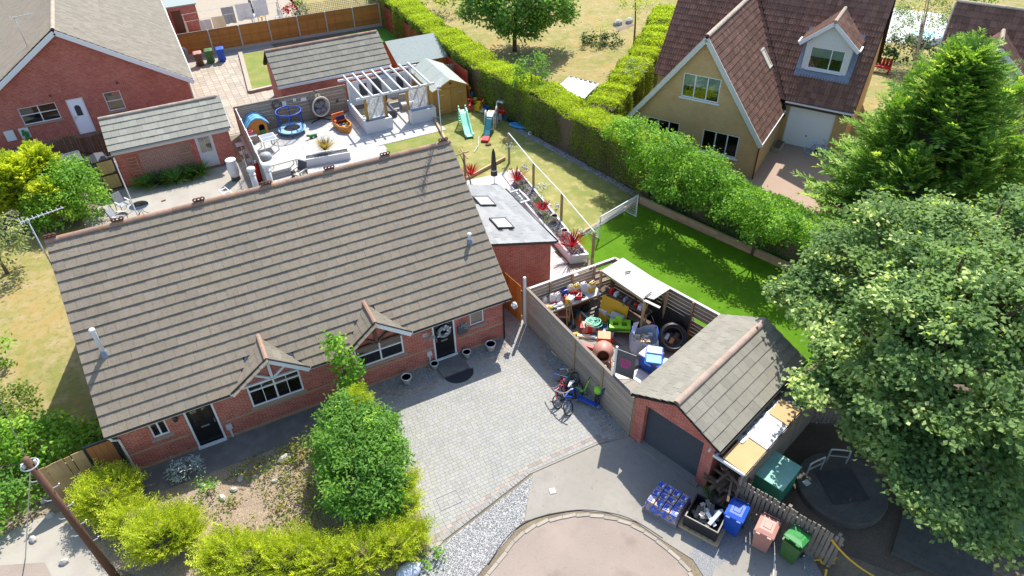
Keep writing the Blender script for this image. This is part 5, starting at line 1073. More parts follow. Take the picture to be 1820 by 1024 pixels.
for i in range(16):
    x, y = random.uniform(-.28, .28), random.uniform(-.5, .25); o = part('toy', MB().ball((x, y, .3), (random.uniform(.05, .1), random.uniform(.05, .1), random.uniform(.04, .1)), 7, 5) if i % 2 else MB().box(x-.07, y-.05, .23, x+.07, y+.05, .36, .015), toyc[i % 7], t)
# patio furniture
p = W(482, 270); t = thing('glass_table', 'white-framed table with grey glass top on the patio', 'table', (p.x-.35, p.y-.1, .03), R(4)); part('frame', MB().box(0, 0, .7, .9, .05, .75).box(0, .95, .7, .9, 1.0, .75).box(0, .05, .7, .05, .95, .75).box(.85, .05, .7, .9, .95, .75).box(.05, .47, .7, .85, .52, .75), 'white_paint', t)
part('glass_pane', MB().box(.05, .05, .72, .85, .47, .735), 'lead', t); part('glass_pane', MB().box(.05, .52, .72, .85, .95, .735), 'lead', t)
for x in (.02, .83): 
    for y in (.02, .93): part('leg', MB().box(x, y, 0, x+.05, y+.05, .7), 'white_paint', t)
p = W(450, 256); t = thing('storage_box', 'low grey storage box by the rail fence near playhouse', 'box', (p.x-.4, p.y, .03)); part('body', MB().box(0, 0, 0, .75, .45, .42), 'wood_grey_slat', t); part('lid', MB().box(-.02, -.02, .42, .77, .47, .47), 'p_grey', t)
p = W(463, 322); t = thing('gas_bottle', 'red gas bottle standing beside the barbecue', 'gas bottle', (p.x, p.y, .03)); part('cylinder', MB().lathe([(.13, 0), (.16, .05), (.16, .95), (.12, 1.1), (.04, 1.16), (0, 1.16)], (0, 0, 0), 14), 'metal_red', t, True); part('valve', MB().cyl((0, 0, 1.15), (0, 0, 1.28), .05, .04, 8), 'brass', t)
p = W(474, 300); t = thing('barbecue', 'grey barbecue with side handles near the gas bottle', 'barbecue', (p.x+.1, p.y-.2, .03)); part('bowl', MB().lathe([(.05, .5), (.28, .6), (.36, .8), (.36, .85), (.3, 1.0), (.12, 1.08), (0, 1.09)], (0, 0, 0), 14), 'p_grey', t, True)
for a in (0, 2.1, 4.2): part('leg', MB().cyl((.3*math.cos(a), .3*math.sin(a), 0), (.18*math.cos(a), .18*math.sin(a), .62), .018, .018, 6), 'black_metal', t)
part('handle', MB().tube([(.36, -.1, .85), (.48, -.1, .87), (.48, .1, .87), (.36, .1, .85)], .015, 6), 'chrome', t)
p = W(505, 330); t = thing('slatted_bench', 'dark slatted bench just behind the roof ridge', 'bench', (p.x-.85, p.y+.1, .03), R(3))
for i in range(5): part('slat', MB().box(0, i*.12, .42, 1.7, i*.12+.08, .46), 'black_metal', t)
for x in (.1, 1.5): part('leg', MB().box(x, 0, 0, x+.08, .56, .42), 'black_metal', t)
p = W(541, 318); t = thing('patio_chair', 'grey padded armchair facing the slatted bench', 'chair', (p.x-.2, p.y, .03), R(-55))
part('seat', MB().box(-.3, -.3, .34, .3, .3, .44, .02), 'wicker', t); part('backrest', MB().add([(-.3, .24, .4), (.3, .24, .4), (.3, .32, .4), (-.3, .32, .4), (-.3, .38, 1.0), (.3, .38, 1.0), (.3, .46, 1.0), (-.3, .46, 1.0)], [(3, 2, 1, 0), (4, 5, 6, 7), (0, 1, 5, 4), (1, 2, 6, 5), (2, 3, 7, 6), (3, 0, 4, 7)]), 'p_charcoal', t)
for x in (-.33, .27): part('arm', MB().box(x, -.28, .58, x+.06, .32, .64), 'wicker', t); part('leg', MB().box(x, -.28, 0, x+.06, -.22, .58).box(x, .26, 0, x+.06, .32, .58), 'black_metal', t)
p = W(500, 318); t = thing('patio_table', 'large pale patio table beside the slatted bench', 'table', (p.x-.5, p.y+.35, .03), R(3)); part('top', MB().box(0, 0, .68, 1.7, 1.0, .73), 'porcelain', t)
for x in (.05, 1.58): 
    for y in (.05, .88): part('leg', MB().box(x, y, 0, x+.07, y+.07, .68), 'white_paint', t)
a, b_ = W(545, 298), W(624, 284); d = b_-a; t = thing('white_planter', 'long low white planter with pebbles and yellow grass on the patio', 'planter', (a.x, a.y, .0), math.atan2(d.y, d.x)); L = d.length
part('wall', MB().box(0, 0, 0, L, .08, .5).box(0, .55, 0, L, .63, .5).box(0, .08, 0, .08, .55, .5).box(L-.08, .08, 0, L, .55, .5), 'white_render', t); part('soil', MB().box(.08, .08, .1, L-.08, .55, .42), 'mulch_dark', t)
pebbles('pebble_top', '', [(random.uniform(.1, L-.1), random.uniform(.1, .53), .44) for _ in range(260)], 'pebble', sz=(.02, .045), parent=t)
p = W(447, 262); t = thing('basketball_hoop', 'small pink basketball hoop on stand by the playhouse', 'hoop', (p.x-.1, p.y-.55, .03)); part('rim', MB().tube(ring((.2, 0), .17, 1.25, 14), .02, 6, True), 'p_pink', t, True); part('post', MB().cyl((-.05, 0, 0), (-.05, 0, 1.5), .025, .025, 8), 'white_paint', t); part('backboard', MB().box(-.04, -.25, 1.2, -.01, .25, 1.6), 'p_pale_blue', t)
q = MB()
for i in range(10): a = i*.628; q.tube([(.2+.16*math.cos(a), .16*math.sin(a), 1.25), (.2+.1*math.cos(a+.5), .1*math.sin(a+.5), 1.0)], .008, 4)
part('net', q, 'p_pink', t)
p = W(560, 245); t = thing('toy_crocodile', 'small green ride-on toy between trampoline and egg chair', 'toy', (p.x-.1, p.y, .03), R(10)); part('body', MB().ball((0, 0, .16), (.3, .09, .1), 10, 6), 'p_green', t, True); part('head', MB().ball((-.32, 0, .24), (.12, .07, .08), 8, 5), 'p_green', t, True); part('wheel', MB().cyl((-.15, -.1, .07), (-.15, .1, .07), .07, .07, 10).cyl((.18, -.1, .07), (.18, .1, .07), .07, .07, 10), 'p_dark', t)
# washing-line rail with posts
ps = [W(905, 290), W(948, 346), W(997, 402), W(1052, 472)]; t = thing('rail_frame', 'row of wooden posts carrying a thin white rail above the long planter', 'frame', (ps[0].x, ps[0].y, 0)); o0 = ps[0]
for p in ps: part('post', MB().box(p.x-o0.x-.05, p.y-o0.y-.05, 0, p.x-o0.x+.05, p.y-o0.y+.05, 1.9), 'wood_post', t)
part('rail', MB().tube([(p.x-o0.x, p.y-o0.y, 1.93) for p in ps], .028, 6), 'white_paint', t)
# long white planter beside the extension
zc = .45; cor = [W(907, 330, zc), W(1014, 456, zc), W(1047, 452, zc), W(921, 300, zc)]; o0 = Vector((cor[0].x, cor[0].y, 0)); t = thing('white_planter', 'long white rendered planter with pebbles and red plants beside the extension', 'planter', o0)
C4 = [(c.x-o0.x, c.y-o0.y) for c in cor]; cen = Vector((sum(c[0] for c in C4)/4, sum(c[1] for c in C4)/4)); ins = []
for k in range(4):
    a, b_, c_ = Vector(C4[k-1]), Vector(C4[k]), Vector(C4[(k+1) % 4]); ins.append(b_+((a-b_).normalized()+(c_-b_).normalized())*.11)
vs = [(*c, 0) for c in C4]+[(*c, zc) for c in C4]+[(*c, zc) for c in ins]+[(*c, zc-.08) for c in ins]
part('wall', MB().add(vs, [(i, (i+1) % 4, 4+(i+1) % 4, 4+i) for i in range(4)]+[(4+i, 4+(i+1) % 4, 8+(i+1) % 4, 8+i) for i in range(4)]+[(8+i, 8+(i+1) % 4, 12+(i+1) % 4, 12+i) for i in range(4)]), 'white_render', t); part('soil', MB().poly([(*c, zc-.09) for c in ins]), 'mulch_dark', t)
sp = []
for _ in range(1500):
    u, v = random.random(), random.random(); q_ = ins[0].lerp(ins[3], u).lerp(ins[1].lerp(ins[2], u), v); sp.append((q_.x, q_.y, zc-.07))
pebbles('pebble_top', '', sp, 'pebble', sz=(.025, .06), parent=t)
for px, py, lb in ((985, 392, 'white pot standing in the long planter by third post'), (1003, 418, 'white pot near the largest red cordyline')):
    p = W(px, py, .4); t = thing('plant_pot', lb, 'pot', p); part('pot', MB().lathe([(.12, 0), (.17, .3), (.19, .32), (.17, .32), (.15, .28), (0, .27)], (0, 0, 0), 14), 'white_paint', t, True); part('soil', MB().lathe([(0, .281), (.15, .281)], (0, 0, 0), 12), 'mulch_dark', t)
t = thing('gabion_planter', 'white planter filled with grey pebbles behind the extension roof', 'planter', (12.2, 27.6, 0)); part('wall', MB().box(0, 0, 0, 2.9, .1, .5).box(0, 1.2, 0, 2.9, 1.3, .5).box(0, .1, 0, .1, 1.2, .5).box(2.8, .1, 0, 2.9, 1.2, .5), 'white_render', t); part('soil', MB().box(.1, .1, .1, 2.8, 1.2, .42), 'mulch_dark', t)
pebbles('pebble_top', '', [(random.uniform(.1, 2.8), random.uniform(.1, 1.2), .44) for _ in range(900)], 'pebble', sz=(.03, .07), parent=t)
p = W(879, 332); t = thing('parasol', 'closed black parasol behind the extension roof', 'parasol', (p.x, p.y, 0)); part('pole', MB().cyl((0, 0, 0), (0, 0, 2.3), .025, .025, 8), 'galv', t); part('canopy', MB().lathe([(.1, .7), (.2, .75), (.17, 1.2), (.13, 1.7), (.1, 2.1), (.03, 2.35), (0, 2.36)], (0, 0, 0), 8), 'black_plastic', t); part('strap', MB().lathe([(.185, 1.05), (.19, 1.1)], (0, 0, 0), 8), 'white_paint', t); part('base', MB().lathe([(.28, 0), (.28, .05), (.06, .1), (0, .1)], (0, 0, 0), 14), 'p_dark', t)
t = thing('climber_frame', 'wooden post frame behind the right end of the roof ridge', 'frame', W(828, 330)); part('post', MB().box(-.05, -.05, 0, .05, .05, 2.1), 'wood_post', t); part('arm', MB().bar((-.6, 0, 2.0), (.3, 0, 2.05), .06), 'wood_post', t); part('arm', MB().bar((0, -.5, 1.95), (0, .4, 2.1), .06), 'wood_post', t)
# stones and ball at the foot of the hedge
pts = []
for i in range(1700):
    k = random.random(); a = Vector((18.6, 36.2, 0)).lerp(Vector((20.7, 25.6, 0)), k); pts.append((a.x+.15+random.uniform(-.22, .22), a.y+random.uniform(-.1, .1), .02))
pebbles('hedge_gravel', 'line of pale stones along the hedge foot', pts, 'pebble', sz=(.03, .06))
p = W(942, 241); t = thing('football', 'white football lying on the stones by the hedge', 'ball', (p.x, p.y, .15)); part('shell', MB().ball((0, 0, 0), .13, 14, 8), 'white_paint', t, True); part('patch', MB().ball((-.07, -.08, .06), .05, 6, 4).ball((.06, -.06, .09), .045, 6, 4), 'p_dark', t)
# slides and toys on the dry lawn
p = W(838, 247); t = thing('garden_slide', 'mint green plastic slide on the dry lawn', 'slide', (p.x-.05, p.y+.1, .02), R(-12))
ln = [(0, .12), (.35, .1), (.9, .42), (1.6, .95), (1.95, 1.05)]; vs = []
for y, z in ln: vs += [(-.26, y, z+.12), (-.2, y, z+.12), (-.18, y, z), (.18, y, z), (.2, y, z+.12), (.26, y, z+.12), (.26, y, z-.04), (-.26, y, z-.04)]
part('chute', MB().add(vs, [(i*8+j, i*8+(j+1) % 8, (i+1)*8+(j+1) % 8, (i+1)*8+j) for i in range(4) for j in range(8)]+[tuple(range(7, -1, -1)), tuple(range(32, 40))]), 'p_mint', t)
for i in range(5): part('rung', MB().box(-.2, 2.0+.0*i+.12*(4-i)*.5, .12+i*.2, .2, 2.07+.12*(4-i)*.5, .18+i*.2), 'p_mint', t)
for x in (-.24, .2): part('side_rail', MB().bar((x, 2.3, 0), (x, 1.98, 1.3), .05, .09), 'p_mint', t)
p = W(862, 252); t = thing('climbing_slide', 'white play frame with dark blue slide and red end on lawn', 'slide', (p.x, p.y, .02), R(-38))
ln = [(.45, .12), (.8, .35), (1.35, .85), (1.6, .95)]; vs = []
for y, z in ln: vs += [(-.22, y, z+.1), (-.16, y, z), (.16, y, z), (.22, y, z+.1), (.2, y, z-.04), (-.2, y, z-.04)]
part('chute', MB().add(vs, [(i*6+j, i*6+(j+1) % 6, (i+1)*6+(j+1) % 6, (i+1)*6+j) for i in range(3) for j in range(6)]), 'p_teal', t); part('slide_end', MB().box(-.24, -.15, .03, .24, .47, .14, .03), 'p_red', t)
for y, x0 in ((1.65, -.3), (1.65, .25), (2.35, .25)):
    w = .05; out = [(y-.33, 0), (y-.33, .95)]+[(y+.33*math.cos(math.pi-k*math.pi/8), .95+.33*math.sin(math.pi-k*math.pi/8)) for k in range(9)]+[(y+.33, .95), (y+.33, 0), (y+.22, 0), (y+.2, .5), (y-.2, .5), (y-.22, 0)]
    vs = [(x0, a, z) for a, z in out]+[(x0+w, a, z) for a, z in out]; n = len(out); sd = part('side_panel', MB().add(vs, [tuple(range(n)), tuple(range(2*n-1, n-1, -1))]+[((i+1) % n, i, n+i, n+(i+1) % n) for i in range(n)]), 'cream_trim', t)
    part('round_hole', MB().cyl((x0-.006, y, .98), (x0+w+.006, y, .98), .11, .11, 14), 'p_dark', sd); part('hole_rim', MB().tube([(x0+w/2, y+.17*math.cos(k*.4488), .98+.17*math.sin(k*.4488)) for k in range(14)], .04, 6, True), 'cream_trim', sd)
part('platform', MB().box(-.26, 1.5, .9, .26, 2.4, .96), 'cream_trim', t); part('step', MB().box(-.25, 2.5, .3, .25, 2.6, .36).box(-.25, 2.42, .6, .25, 2.52, .66), 'p_grey', t); part('steering_wheel', MB().tube(ring((.0, 1.95), .1, 1.12, 12), .02, 6, True), 'p_gold', t)
p = W(894, 205); t = thing('toy_car', 'red ride-in toy car with white roof at hedge foot', 'toy car', (p.x, p.y, .02), R(35))
part('body', MB().add([(-.3, -.45, .1), (.3, -.45, .1), (.3, .45, .1), (-.3, .45, .1), (-.32, -.48, .4), (.32, -.48, .4), (.32, .48, .45), (-.32, .48, .45), (-.26, -.4, .5), (.26, -.4, .5), (.28, .42, .5), (-.28, .42, .5)], [(3, 2, 1, 0), (0, 1, 5, 4), (1, 2, 6, 5), (2, 3, 7, 6), (3, 0, 4, 7), (4, 5, 9, 8), (5, 6, 10, 9), (6, 7, 11, 10), (7, 4, 8, 11), (8, 9, 10, 11)]), 'p_red', t)
part('roof', MB().add([(-.27, -.2, .95), (.27, -.2, .95), (.27, .35, .95), (-.27, .35, .95), (-.2, -.12, 1.05), (.2, -.12, 1.05), (.2, .28, 1.05), (-.2, .28, 1.05)], [(3, 2, 1, 0), (4, 5, 6, 7), (0, 1, 5, 4), (1, 2, 6, 5), (2, 3, 7, 6), (3, 0, 4, 7)]), 'p_white', t)
for x in (-.25, .25): 
    for y in (-.2, .33): part('pillar', MB().bar((x, y, .48), (x*.95, y*.9, .97), .06), 'p_white' if y > 0 else 'p_red', t); part('wheel', MB().cyl((x*1.15-.03, y*1.2, .13), (x*1.15+.03, y*1.2, .13), .13, .13, 12), 'p_dark', t)
def toylump(name, label, px, py, shape, mt, rz=0, cat='toy', z=.02):
    p = W(px, py); o = solo(name, shape, mt, label, cat, (p.x, p.y, z), rz); return o
toylump('toy_digger', 'yellow toy digger near the corner of wooden shed', 852, 197, MB().box(-.25, -.15, .1, .25, .15, .35, .03).box(-.05, -.12, .35, .2, .12, .6, .02).bar((.2, 0, .4), (.55, 0, .55), .07).bar((.55, 0, .55), (.62, 0, .15), .06).cyl((-.16, -.2, .1), (-.16, .2, .1), .1, .1, 10).cyl((.16, -.2, .1), (.16, .2, .1), .1, .1, 10), 'p_gold', R(30))
toylump('toy_trike', 'red toy trike beside the shed door corner', 836, 195, MB().tube([(-.3, 0, .2), (0, 0, .3), (.3, 0, .45)], .05, 8).cyl((-.3, -.2, .12), (-.3, -.14, .12), .12, .12, 12).cyl((-.3, .14, .12), (-.3, .2, .12), .12, .12, 12).cyl((.3, -.03, .15), (.3, .03, .15), .15, .15, 12).box(-.22, -.1, .28, .02, .1, .36, .02).bar((.3, -.2, .58), (.3, .2, .58), .04), 'p_red', R(60))
toylump('yellow_ball', 'yellow ball perched near the shed corner toys', 834, 172, MB().ball((0, 0, .6), .17, 12, 8).cyl((0, 0, 0), (0, 0, .45), .05, .05, 8).lathe([(.2, 0), (.2, .04), (0, .05)], (0, 0, 0), 12), 'p_yellow')
toylump('sandpit_shell', 'dark green shell-shaped sandpit leaning by the hedge', 872, 190, MB().lathe([(.3, 0), (.48, .12), (.5, .2), (.44, .2), (.28, .06), (0, .05)], (0, 0, 0), 12, 1, .8), 'p_green')
toylump('paddling_pool', 'deflated bright blue paddling pool against the hedge', 925, 226, MB().lathe([(.1, .05), (.55, .03), (.62, .1), (.5, .16), (.3, .08), (0, .1)], (0, 0, 0), 14, 1.3, .6), 'p_sky_blue', R(-50))
toylump('blue_sledge', 'dark blue plastic sledge between toy car and paddling pool', 912, 213, MB().add([(-.2, -.4, .05), (.2, -.4, .05), (.22, .4, .05), (-.22, .4, .05), (-.25, -.45, .2), (.25, -.45, .2), (.27, .45, .25), (-.27, .45, .25)], [(3, 2, 1, 0), (0, 1, 5, 4), (1, 2, 6, 5), (2, 3, 7, 6), (3, 0, 4, 7)]), 'p_navy', R(-50))
toylump('blue_scooter', 'blue plastic ride-on behind the wooden shed corner', 845, 170, MB().box(-.3, -.14, .12, .3, .14, .34, .04).cyl((-.2, -.18, .12), (-.2, .18, .12), .12, .12, 12).cyl((.2, -.18, .12), (.2, .18, .12), .12, .12, 12).tube([(.22, 0, .3), (.26, 0, .65)], .03, 6).bar((.26, -.18, .65), (.26, .18, .65), .04), 'p_sky_blue', R(-40))
toylump('green_toy_boat', 'long green plastic toy lying along the hedge foot', 855, 176, MB().lathe([(.05, 0), (.22, .06), (.26, .2), (.2, .2), (.15, .1), (0, .08)], (0, 0, 0), 12, 2.0, .8), 'p_green', R(-60))
toylump('red_wheelbarrow', 'small red toy wheelbarrow among the toys', 858, 186, MB().add([(-.2, -.15, .2), (.2, -.15, .2), (.2, .15, .2), (-.2, .15, .2), (-.3, -.22, .42), (.3, -.22, .42), (.3, .22, .42), (-.3, .22, .42)], [(3, 2, 1, 0), (0, 1, 5, 4), (1, 2, 6, 5), (2, 3, 7, 6), (3, 0, 4, 7)]).cyl((.32, -.03, .1), (.32, .03, .1), .1, .1, 10).bar((-.2, -.16, .25), (-.7, -.2, .4), .035).bar((-.2, .16, .25), (-.7, .2, .4), .035), 'p_red', R(-30))
toylump('toy_pushchair', 'small blue and white toy pushchair near green sandpit', 866, 197, MB().box(-.14, -.14, .15, .14, .14, .3, .02).bar((-.14, .1, .25), (-.35, .1, .55), .03).cyl((-.12, -.16, .07), (-.12, .16, .07), .07, .07, 8).cyl((.12, -.16, .07), (.12, .16, .07), .07, .07, 8), 'p_blue')
toylump('red_pole', 'red pole leaning against hedge behind the wooden shed', 838, 160, MB().cyl((0, 0, 0), (.05, .1, 1.9), .03, .03, 8), 'p_red', cat='pole')
toylump('dig_spot', 'dark clod of turned soil on the dry lawn', 868, 258, MB().lathe([(0, 0), (.22, 0), (.18, .06), (.05, .1), (0, .1)], (0, 0, 0), 7, 1, .7), 'mulch_dark', cat='soil heap')
toylump('garden_hoop', 'pale plastic stake lying across the lawn to the red slide end', 850, 262, MB().tube([(-.5, -.5, .03), (0, 0, .1), (.4, .7, .35)], .02, 6), 'white_paint', cat='stake')
# football goal
a, b_ = W(1064.6, 425), W(1130, 386); d = b_-a; t = thing('football_goal', 'small white football goal with net on the artificial lawn', 'goal', (a.x, a.y, .02), math.atan2(d.y, d.x)); L = d.length; gh = 1.3; dp = .75
part('post', MB().cyl((0, 0, 0), (0, 0, gh), .035, .035, 8), 'white_paint', t); part('post', MB().cyl((L, 0, 0), (L, 0, gh), .035, .035, 8), 'white_paint', t); part('crossbar', MB().cyl((0, 0, gh), (L, 0, gh), .035, .035, 8), 'white_paint', t)
part('base_bar', MB().tube([(0, 0, .03), (0, dp, .03), (L, dp, .03), (L, 0, .03)], .025, 6), 'white_paint', t)
q = MB()
for i in range(19): x = L*i/18; q.tube([(x, 0, gh), (x, dp*.55, gh*.42-.05), (x, dp, .03)], .006, 4)
for k in range(1, 11): f_ = k/11; q.tube([(0, dp*f_, gh*(1-f_)), (L*.5, dp*f_, gh*(1-f_)-.06), (L, dp*f_, gh*(1-f_))], .006, 4)
for x in (0, L):
    for k in range(1, 8): f_ = k/8; q.tube([(x, dp*f_, gh*(1-f_)), (x, dp*f_, .03)], .006, 4); q.tube([(x, 0, gh*(1-f_)), (x, dp*f_, gh*(1-f_))], .006, 4)
part('net', q, 'net', t, kind='stuff')
# left neighbour's patio
def metal_chair(label, x, y, rz):
    t = thing('garden_chair', label, 'chair', (x, y, .01), rz, 'chairs round the glass garden table'); part('seat', MB().box(-.25, -.24, .42, .25, .24, .45), 'p_grey', t)
    part('backrest', MB().add([(-.25, .22, .45), (.25, .22, .45), (.25, .4, 1.0), (-.25, .4, 1.0), (-.25, .24, .45), (.25, .24, .45), (.25, .42, 1.0), (-.25, .42, 1.0)], [(0, 1, 2, 3), (7, 6, 5, 4), (0, 4, 5, 1), (1, 5, 6, 2), (2, 6, 7, 3), (3, 7, 4, 0)]), 'p_grey', t)
    for s in (-.28, .28): part('frame', MB().tube([(s, -.26, 0), (s, -.24, .62), (s, .2, .64), (s, .26, .5), (s, .44, 1.05)], .018, 6).tube([(s, .24, .5), (s, .36, 0)], .018, 6), 'black_metal', t); part('armrest', MB().box(s-.03, -.28, .63, s+.03, .18, .66), 'p_white', t)
p = W(255, 386); metal_chair('grey folding garden chair nearest the yellow gate', *W(224, 376)[:2], R(30)); metal_chair('grey folding garden chair nearest the roof ridge', *W(218, 400)[:2], R(65))
t = thing('garden_table', 'round glass garden table on thin dark legs', 'table', (p.x, p.y, .01)); part('top', MB().lathe([(0, .7), (.5, .7), (.5, .712), (0, .712)], (0, 0, 0), 24), 'glass_table', t); part('rim', MB().tube(ring((0, 0), .5, .706), .016, 6, True), 'galv', t)
for i in range(4): a = .4+i*1.571; part('leg', MB().tube([(.1*math.cos(a), .1*math.sin(a), .69), (.12*math.cos(a), .12*math.sin(a), .3), (.42*math.cos(a), .42*math.sin(a), 0)], .016, 6), 'black_metal', t)
p = W(262, 420); solo('washing_pole', MB().cyl((0, 0, 0), (0, 0, 4.3), .035, .025, 8), 'white_paint', 'tall thin white pole rising behind the bungalow ridge', 'pole', (p.x-.05, p.y, 0))
p = W(291, 357); solo('loose_brick', MB().box(-.1, -.05, 0, .1, .05, .065), 'brick_pale', 'single brick lying on the left patio', 'brick', (p.x, p.y, .01), .3)
t = thing('water_butt', 'grey cylindrical water butt beside the bamboo screen', 'water butt', (1.75, 38.4, 0)); part('barrel', MB().lathe([(.24, .25), (.3, .5), (.31, .8), (.27, 1.2), (.27, 1.24)], (0, 0, 0), 16), 'flue_grey', t, True); part('lid', MB().lathe([(.29, 1.23), (.29, 1.28), (0, 1.3)], (0, 0, 0), 16), 'p_white', t); part('stand', MB().lathe([(.26, 0), (.24, .25)], (0, 0, 0), 12), 'p_dark', t)
p = W(408, 352); t = thing('folding_ladder', 'small pale folding steps lying by the bamboo screen', 'steps', (p.x, p.y, 0), .5)
for s in (-.2, .2): part('rail', MB().bar((s, -.5, .05), (s, .5, .45), .04), 'white_paint', t)
for i in range(4): part('step', MB().box(-.2, -.4+i*.27, .09+i*.1, .2, -.32+i*.27, .12+i*.1), 'white_paint', t)
# parked car behind the bush
p = W(120, 312); t = thing('parked_car', 'dark car partly hidden behind the glossy bush at left', 'car', (-6.6, 42.6, 0), R(8))
bp = [(-2.1, .35), (-2.15, .7), (-1.9, .9), (-1.1, 1.0), (-.5, 1.42), (.9, 1.46), (1.6, 1.05), (2.05, .95), (2.15, .6), (2.1, .3)]
part('body', MB().vprism([(-2.1, .3), (-2.15, .68), (-1.9, .9), (-1.15, .98), (1.6, 1.02), (2.05, .95), (2.15, .6), (2.1, .3)][::-1], -.86, .86), 'p_charcoal', t); part('roof', MB().add([(-.35, -.68, 1.44), (.95, -.68, 1.46), (.95, .68, 1.46), (-.35, .68, 1.44), (-1.1, -.8, .97), (1.6, -.8, 1.01), (1.6, .8, 1.01), (-1.1, .8, .97)], [(0, 1, 2, 3), (4, 5, 1, 0), (6, 7, 3, 2)]), 'p_charcoal', t)
part('windscreen', MB().add([(-.35, -.68, 1.44), (-.35, .68, 1.44), (-1.1, .8, .975), (-1.1, -.8, .975)], [(0, 1, 2, 3)]), 'glass', t); part('rear_window', MB().add([(.95, -.68, 1.46), (1.6, -.8, 1.015), (1.6, .8, 1.015), (.95, .68, 1.46)], [(0, 1, 2, 3)]), 'glass', t)
for s in (-1, 1): part('side_window', MB().box(-.75, s*.81-.01, 1.02, 1.2, s*.81+.01, 1.3), 'p_dark', t)
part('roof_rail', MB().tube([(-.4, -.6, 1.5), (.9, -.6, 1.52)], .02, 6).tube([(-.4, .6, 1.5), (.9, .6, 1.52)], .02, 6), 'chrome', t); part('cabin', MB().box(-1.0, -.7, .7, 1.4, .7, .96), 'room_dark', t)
for x in (-1.35, 1.35):
    for s in (-.8, .8): w_ = part('wheel', MB().cyl((x, s-.1, .32), (x, s+.1, .32), .32, .32, 18), 'black_plastic', t); part('rim', MB().cyl((x, s-.11, .32), (x, s+.11, .32), .19, .19, 12), 'galv', w_)
for s in (-.6, .6): part('headlight', MB().ball((-2.05, s, .72), (.1, .18, .1), 8, 5), 'glass_frost', t)
# wheelie bins
def wheelie(label, loc, rz, bodym, lidm, open_=0, group=None):
    t = thing('wheelie_bin', label, 'wheelie bin', loc, rz, group)
    def frus(a, b_, z0, z1, oy=0): return MB().add([(-a, -a, z0), (a, -a, z0), (a, a, z0), (-a, a, z0), (-b_, -b_*1.1, z1), (b_, -b_*1.1, z1), (b_, b_*1.05, z1), (-b_, b_*1.05, z1)], [(3, 2, 1, 0), (4, 5, 6, 7), (0, 1, 5, 4), (1, 2, 6, 5), (2, 3, 7, 6), (3, 0, 4, 7)])
    part('body', frus(.22, .285, .04, .96), bodym, t); part('rim', MB().box(-.3, -.34, .95, .3, .32, 1.0), bodym, t)
    lid = part('lid', MB().add([(-.31, -.36, 0), (.31, -.36, 0), (.31, .34, .0), (-.31, .34, .0), (-.3, -.35, .035), (.3, -.35, .035), (.3, .33, .035), (-.3, .33, .035), (-.19, -.22, .085), (.19, -.22, .085), (.19, .22, .085), (-.19, .22, .085)], [(3, 2, 1, 0), (0, 1, 5, 4), (1, 2, 6, 5), (2, 3, 7, 6), (3, 0, 4, 7), (4, 5, 9, 8), (5, 6, 10, 9), (6, 7, 11, 10), (7, 4, 8, 11), (8, 9, 10, 11)]), lidm, t)
    lid.matrix_local = Matrix.Translation((0, .33, 1.003)) @ Matrix.Rotation(-open_, 4, 'X') @ Matrix.Translation((0, -.33, 0))
    part('lid_panel', MB().box(-.12, -.14, .086, .12, .14, .1, .02), lidm, lid); 
    for s in (-.17, .17): part('lid_grip', MB().box(s-.06, -.41, .0, s+.06, -.36, .03), lidm, lid)
    part('handle', MB().tube([(-.24, .33, .97), (-.24, .42, 1.0), (.24, .42, 1.0), (.24, .33, .97)], .02, 6), bodym, t)
    for s in (-.27, .27): w_ = part('wheel', MB().cyl((s-.03, .26, .1), (s+.03, .26, .1), .1, .1, 14), 'black_plastic', t); part('hub', MB().cyl((s-.034, .26, .1), (s+.034, .26, .1), .04, .04, 8), 'p_grey', w_)
    part('axle', MB().cyl((-.26, .26, .1), (.26, .26, .1), .015, .015, 6), 'black_metal', t)
    return t
for px, py, lb, bm, lm in ((357, 117, 'brown wheelie bin with pale lid by the far orange fence', 'p_bin_brown', 'p_rose'), (376, 112, 'green wheelie bin by the far orange fence', 'p_bin_green', 'p_bin_green'), (396, 109, 'blue wheelie bin by the far orange fence', 'p_blue', 'p_blue')): wheelie(lb, W(px, py, .01), R(-4), bm, lm, 0, 'bins by the far fence')
t = thing('satellite_dish', 'grey satellite dish on the eaves of the large brick house', 'dish', (1.6, 55.5, 1.9), R(-30)); part('dish', MB(Matrix.Rotation(R(65), 4, 'X')).lathe([(0, 0), (.2, .03), (.34, .1), (.35, .1), (.2, .02), (0, -.01)], (0, 0, 0), 16), 'p_grey', t, True); part('arm', MB().bar((0, 0, -.1), (0, -.4, .05), .03), 'galv', t); part('bracket', MB().bar((0, 0, 0), (-.35, .1, -.1), .05), 'galv', t)
t = thing('raised_bed', 'brick edge of the raised little lawn in the far left yard', 'wall', W(446, 166)); a = W(446, 166); b_ = W(428, 97); c_ = W(497, 154)
part('edge', MB().bar((0, 0, .1), (b_.x-a.x, b_.y-a.y, .1), .3, .22), 'slab_buff', t); part('edge', MB().bar((0, 0, .1), (c_.x-a.x, c_.y-a.y, .1), .22, .25), 'brick_pale', t)
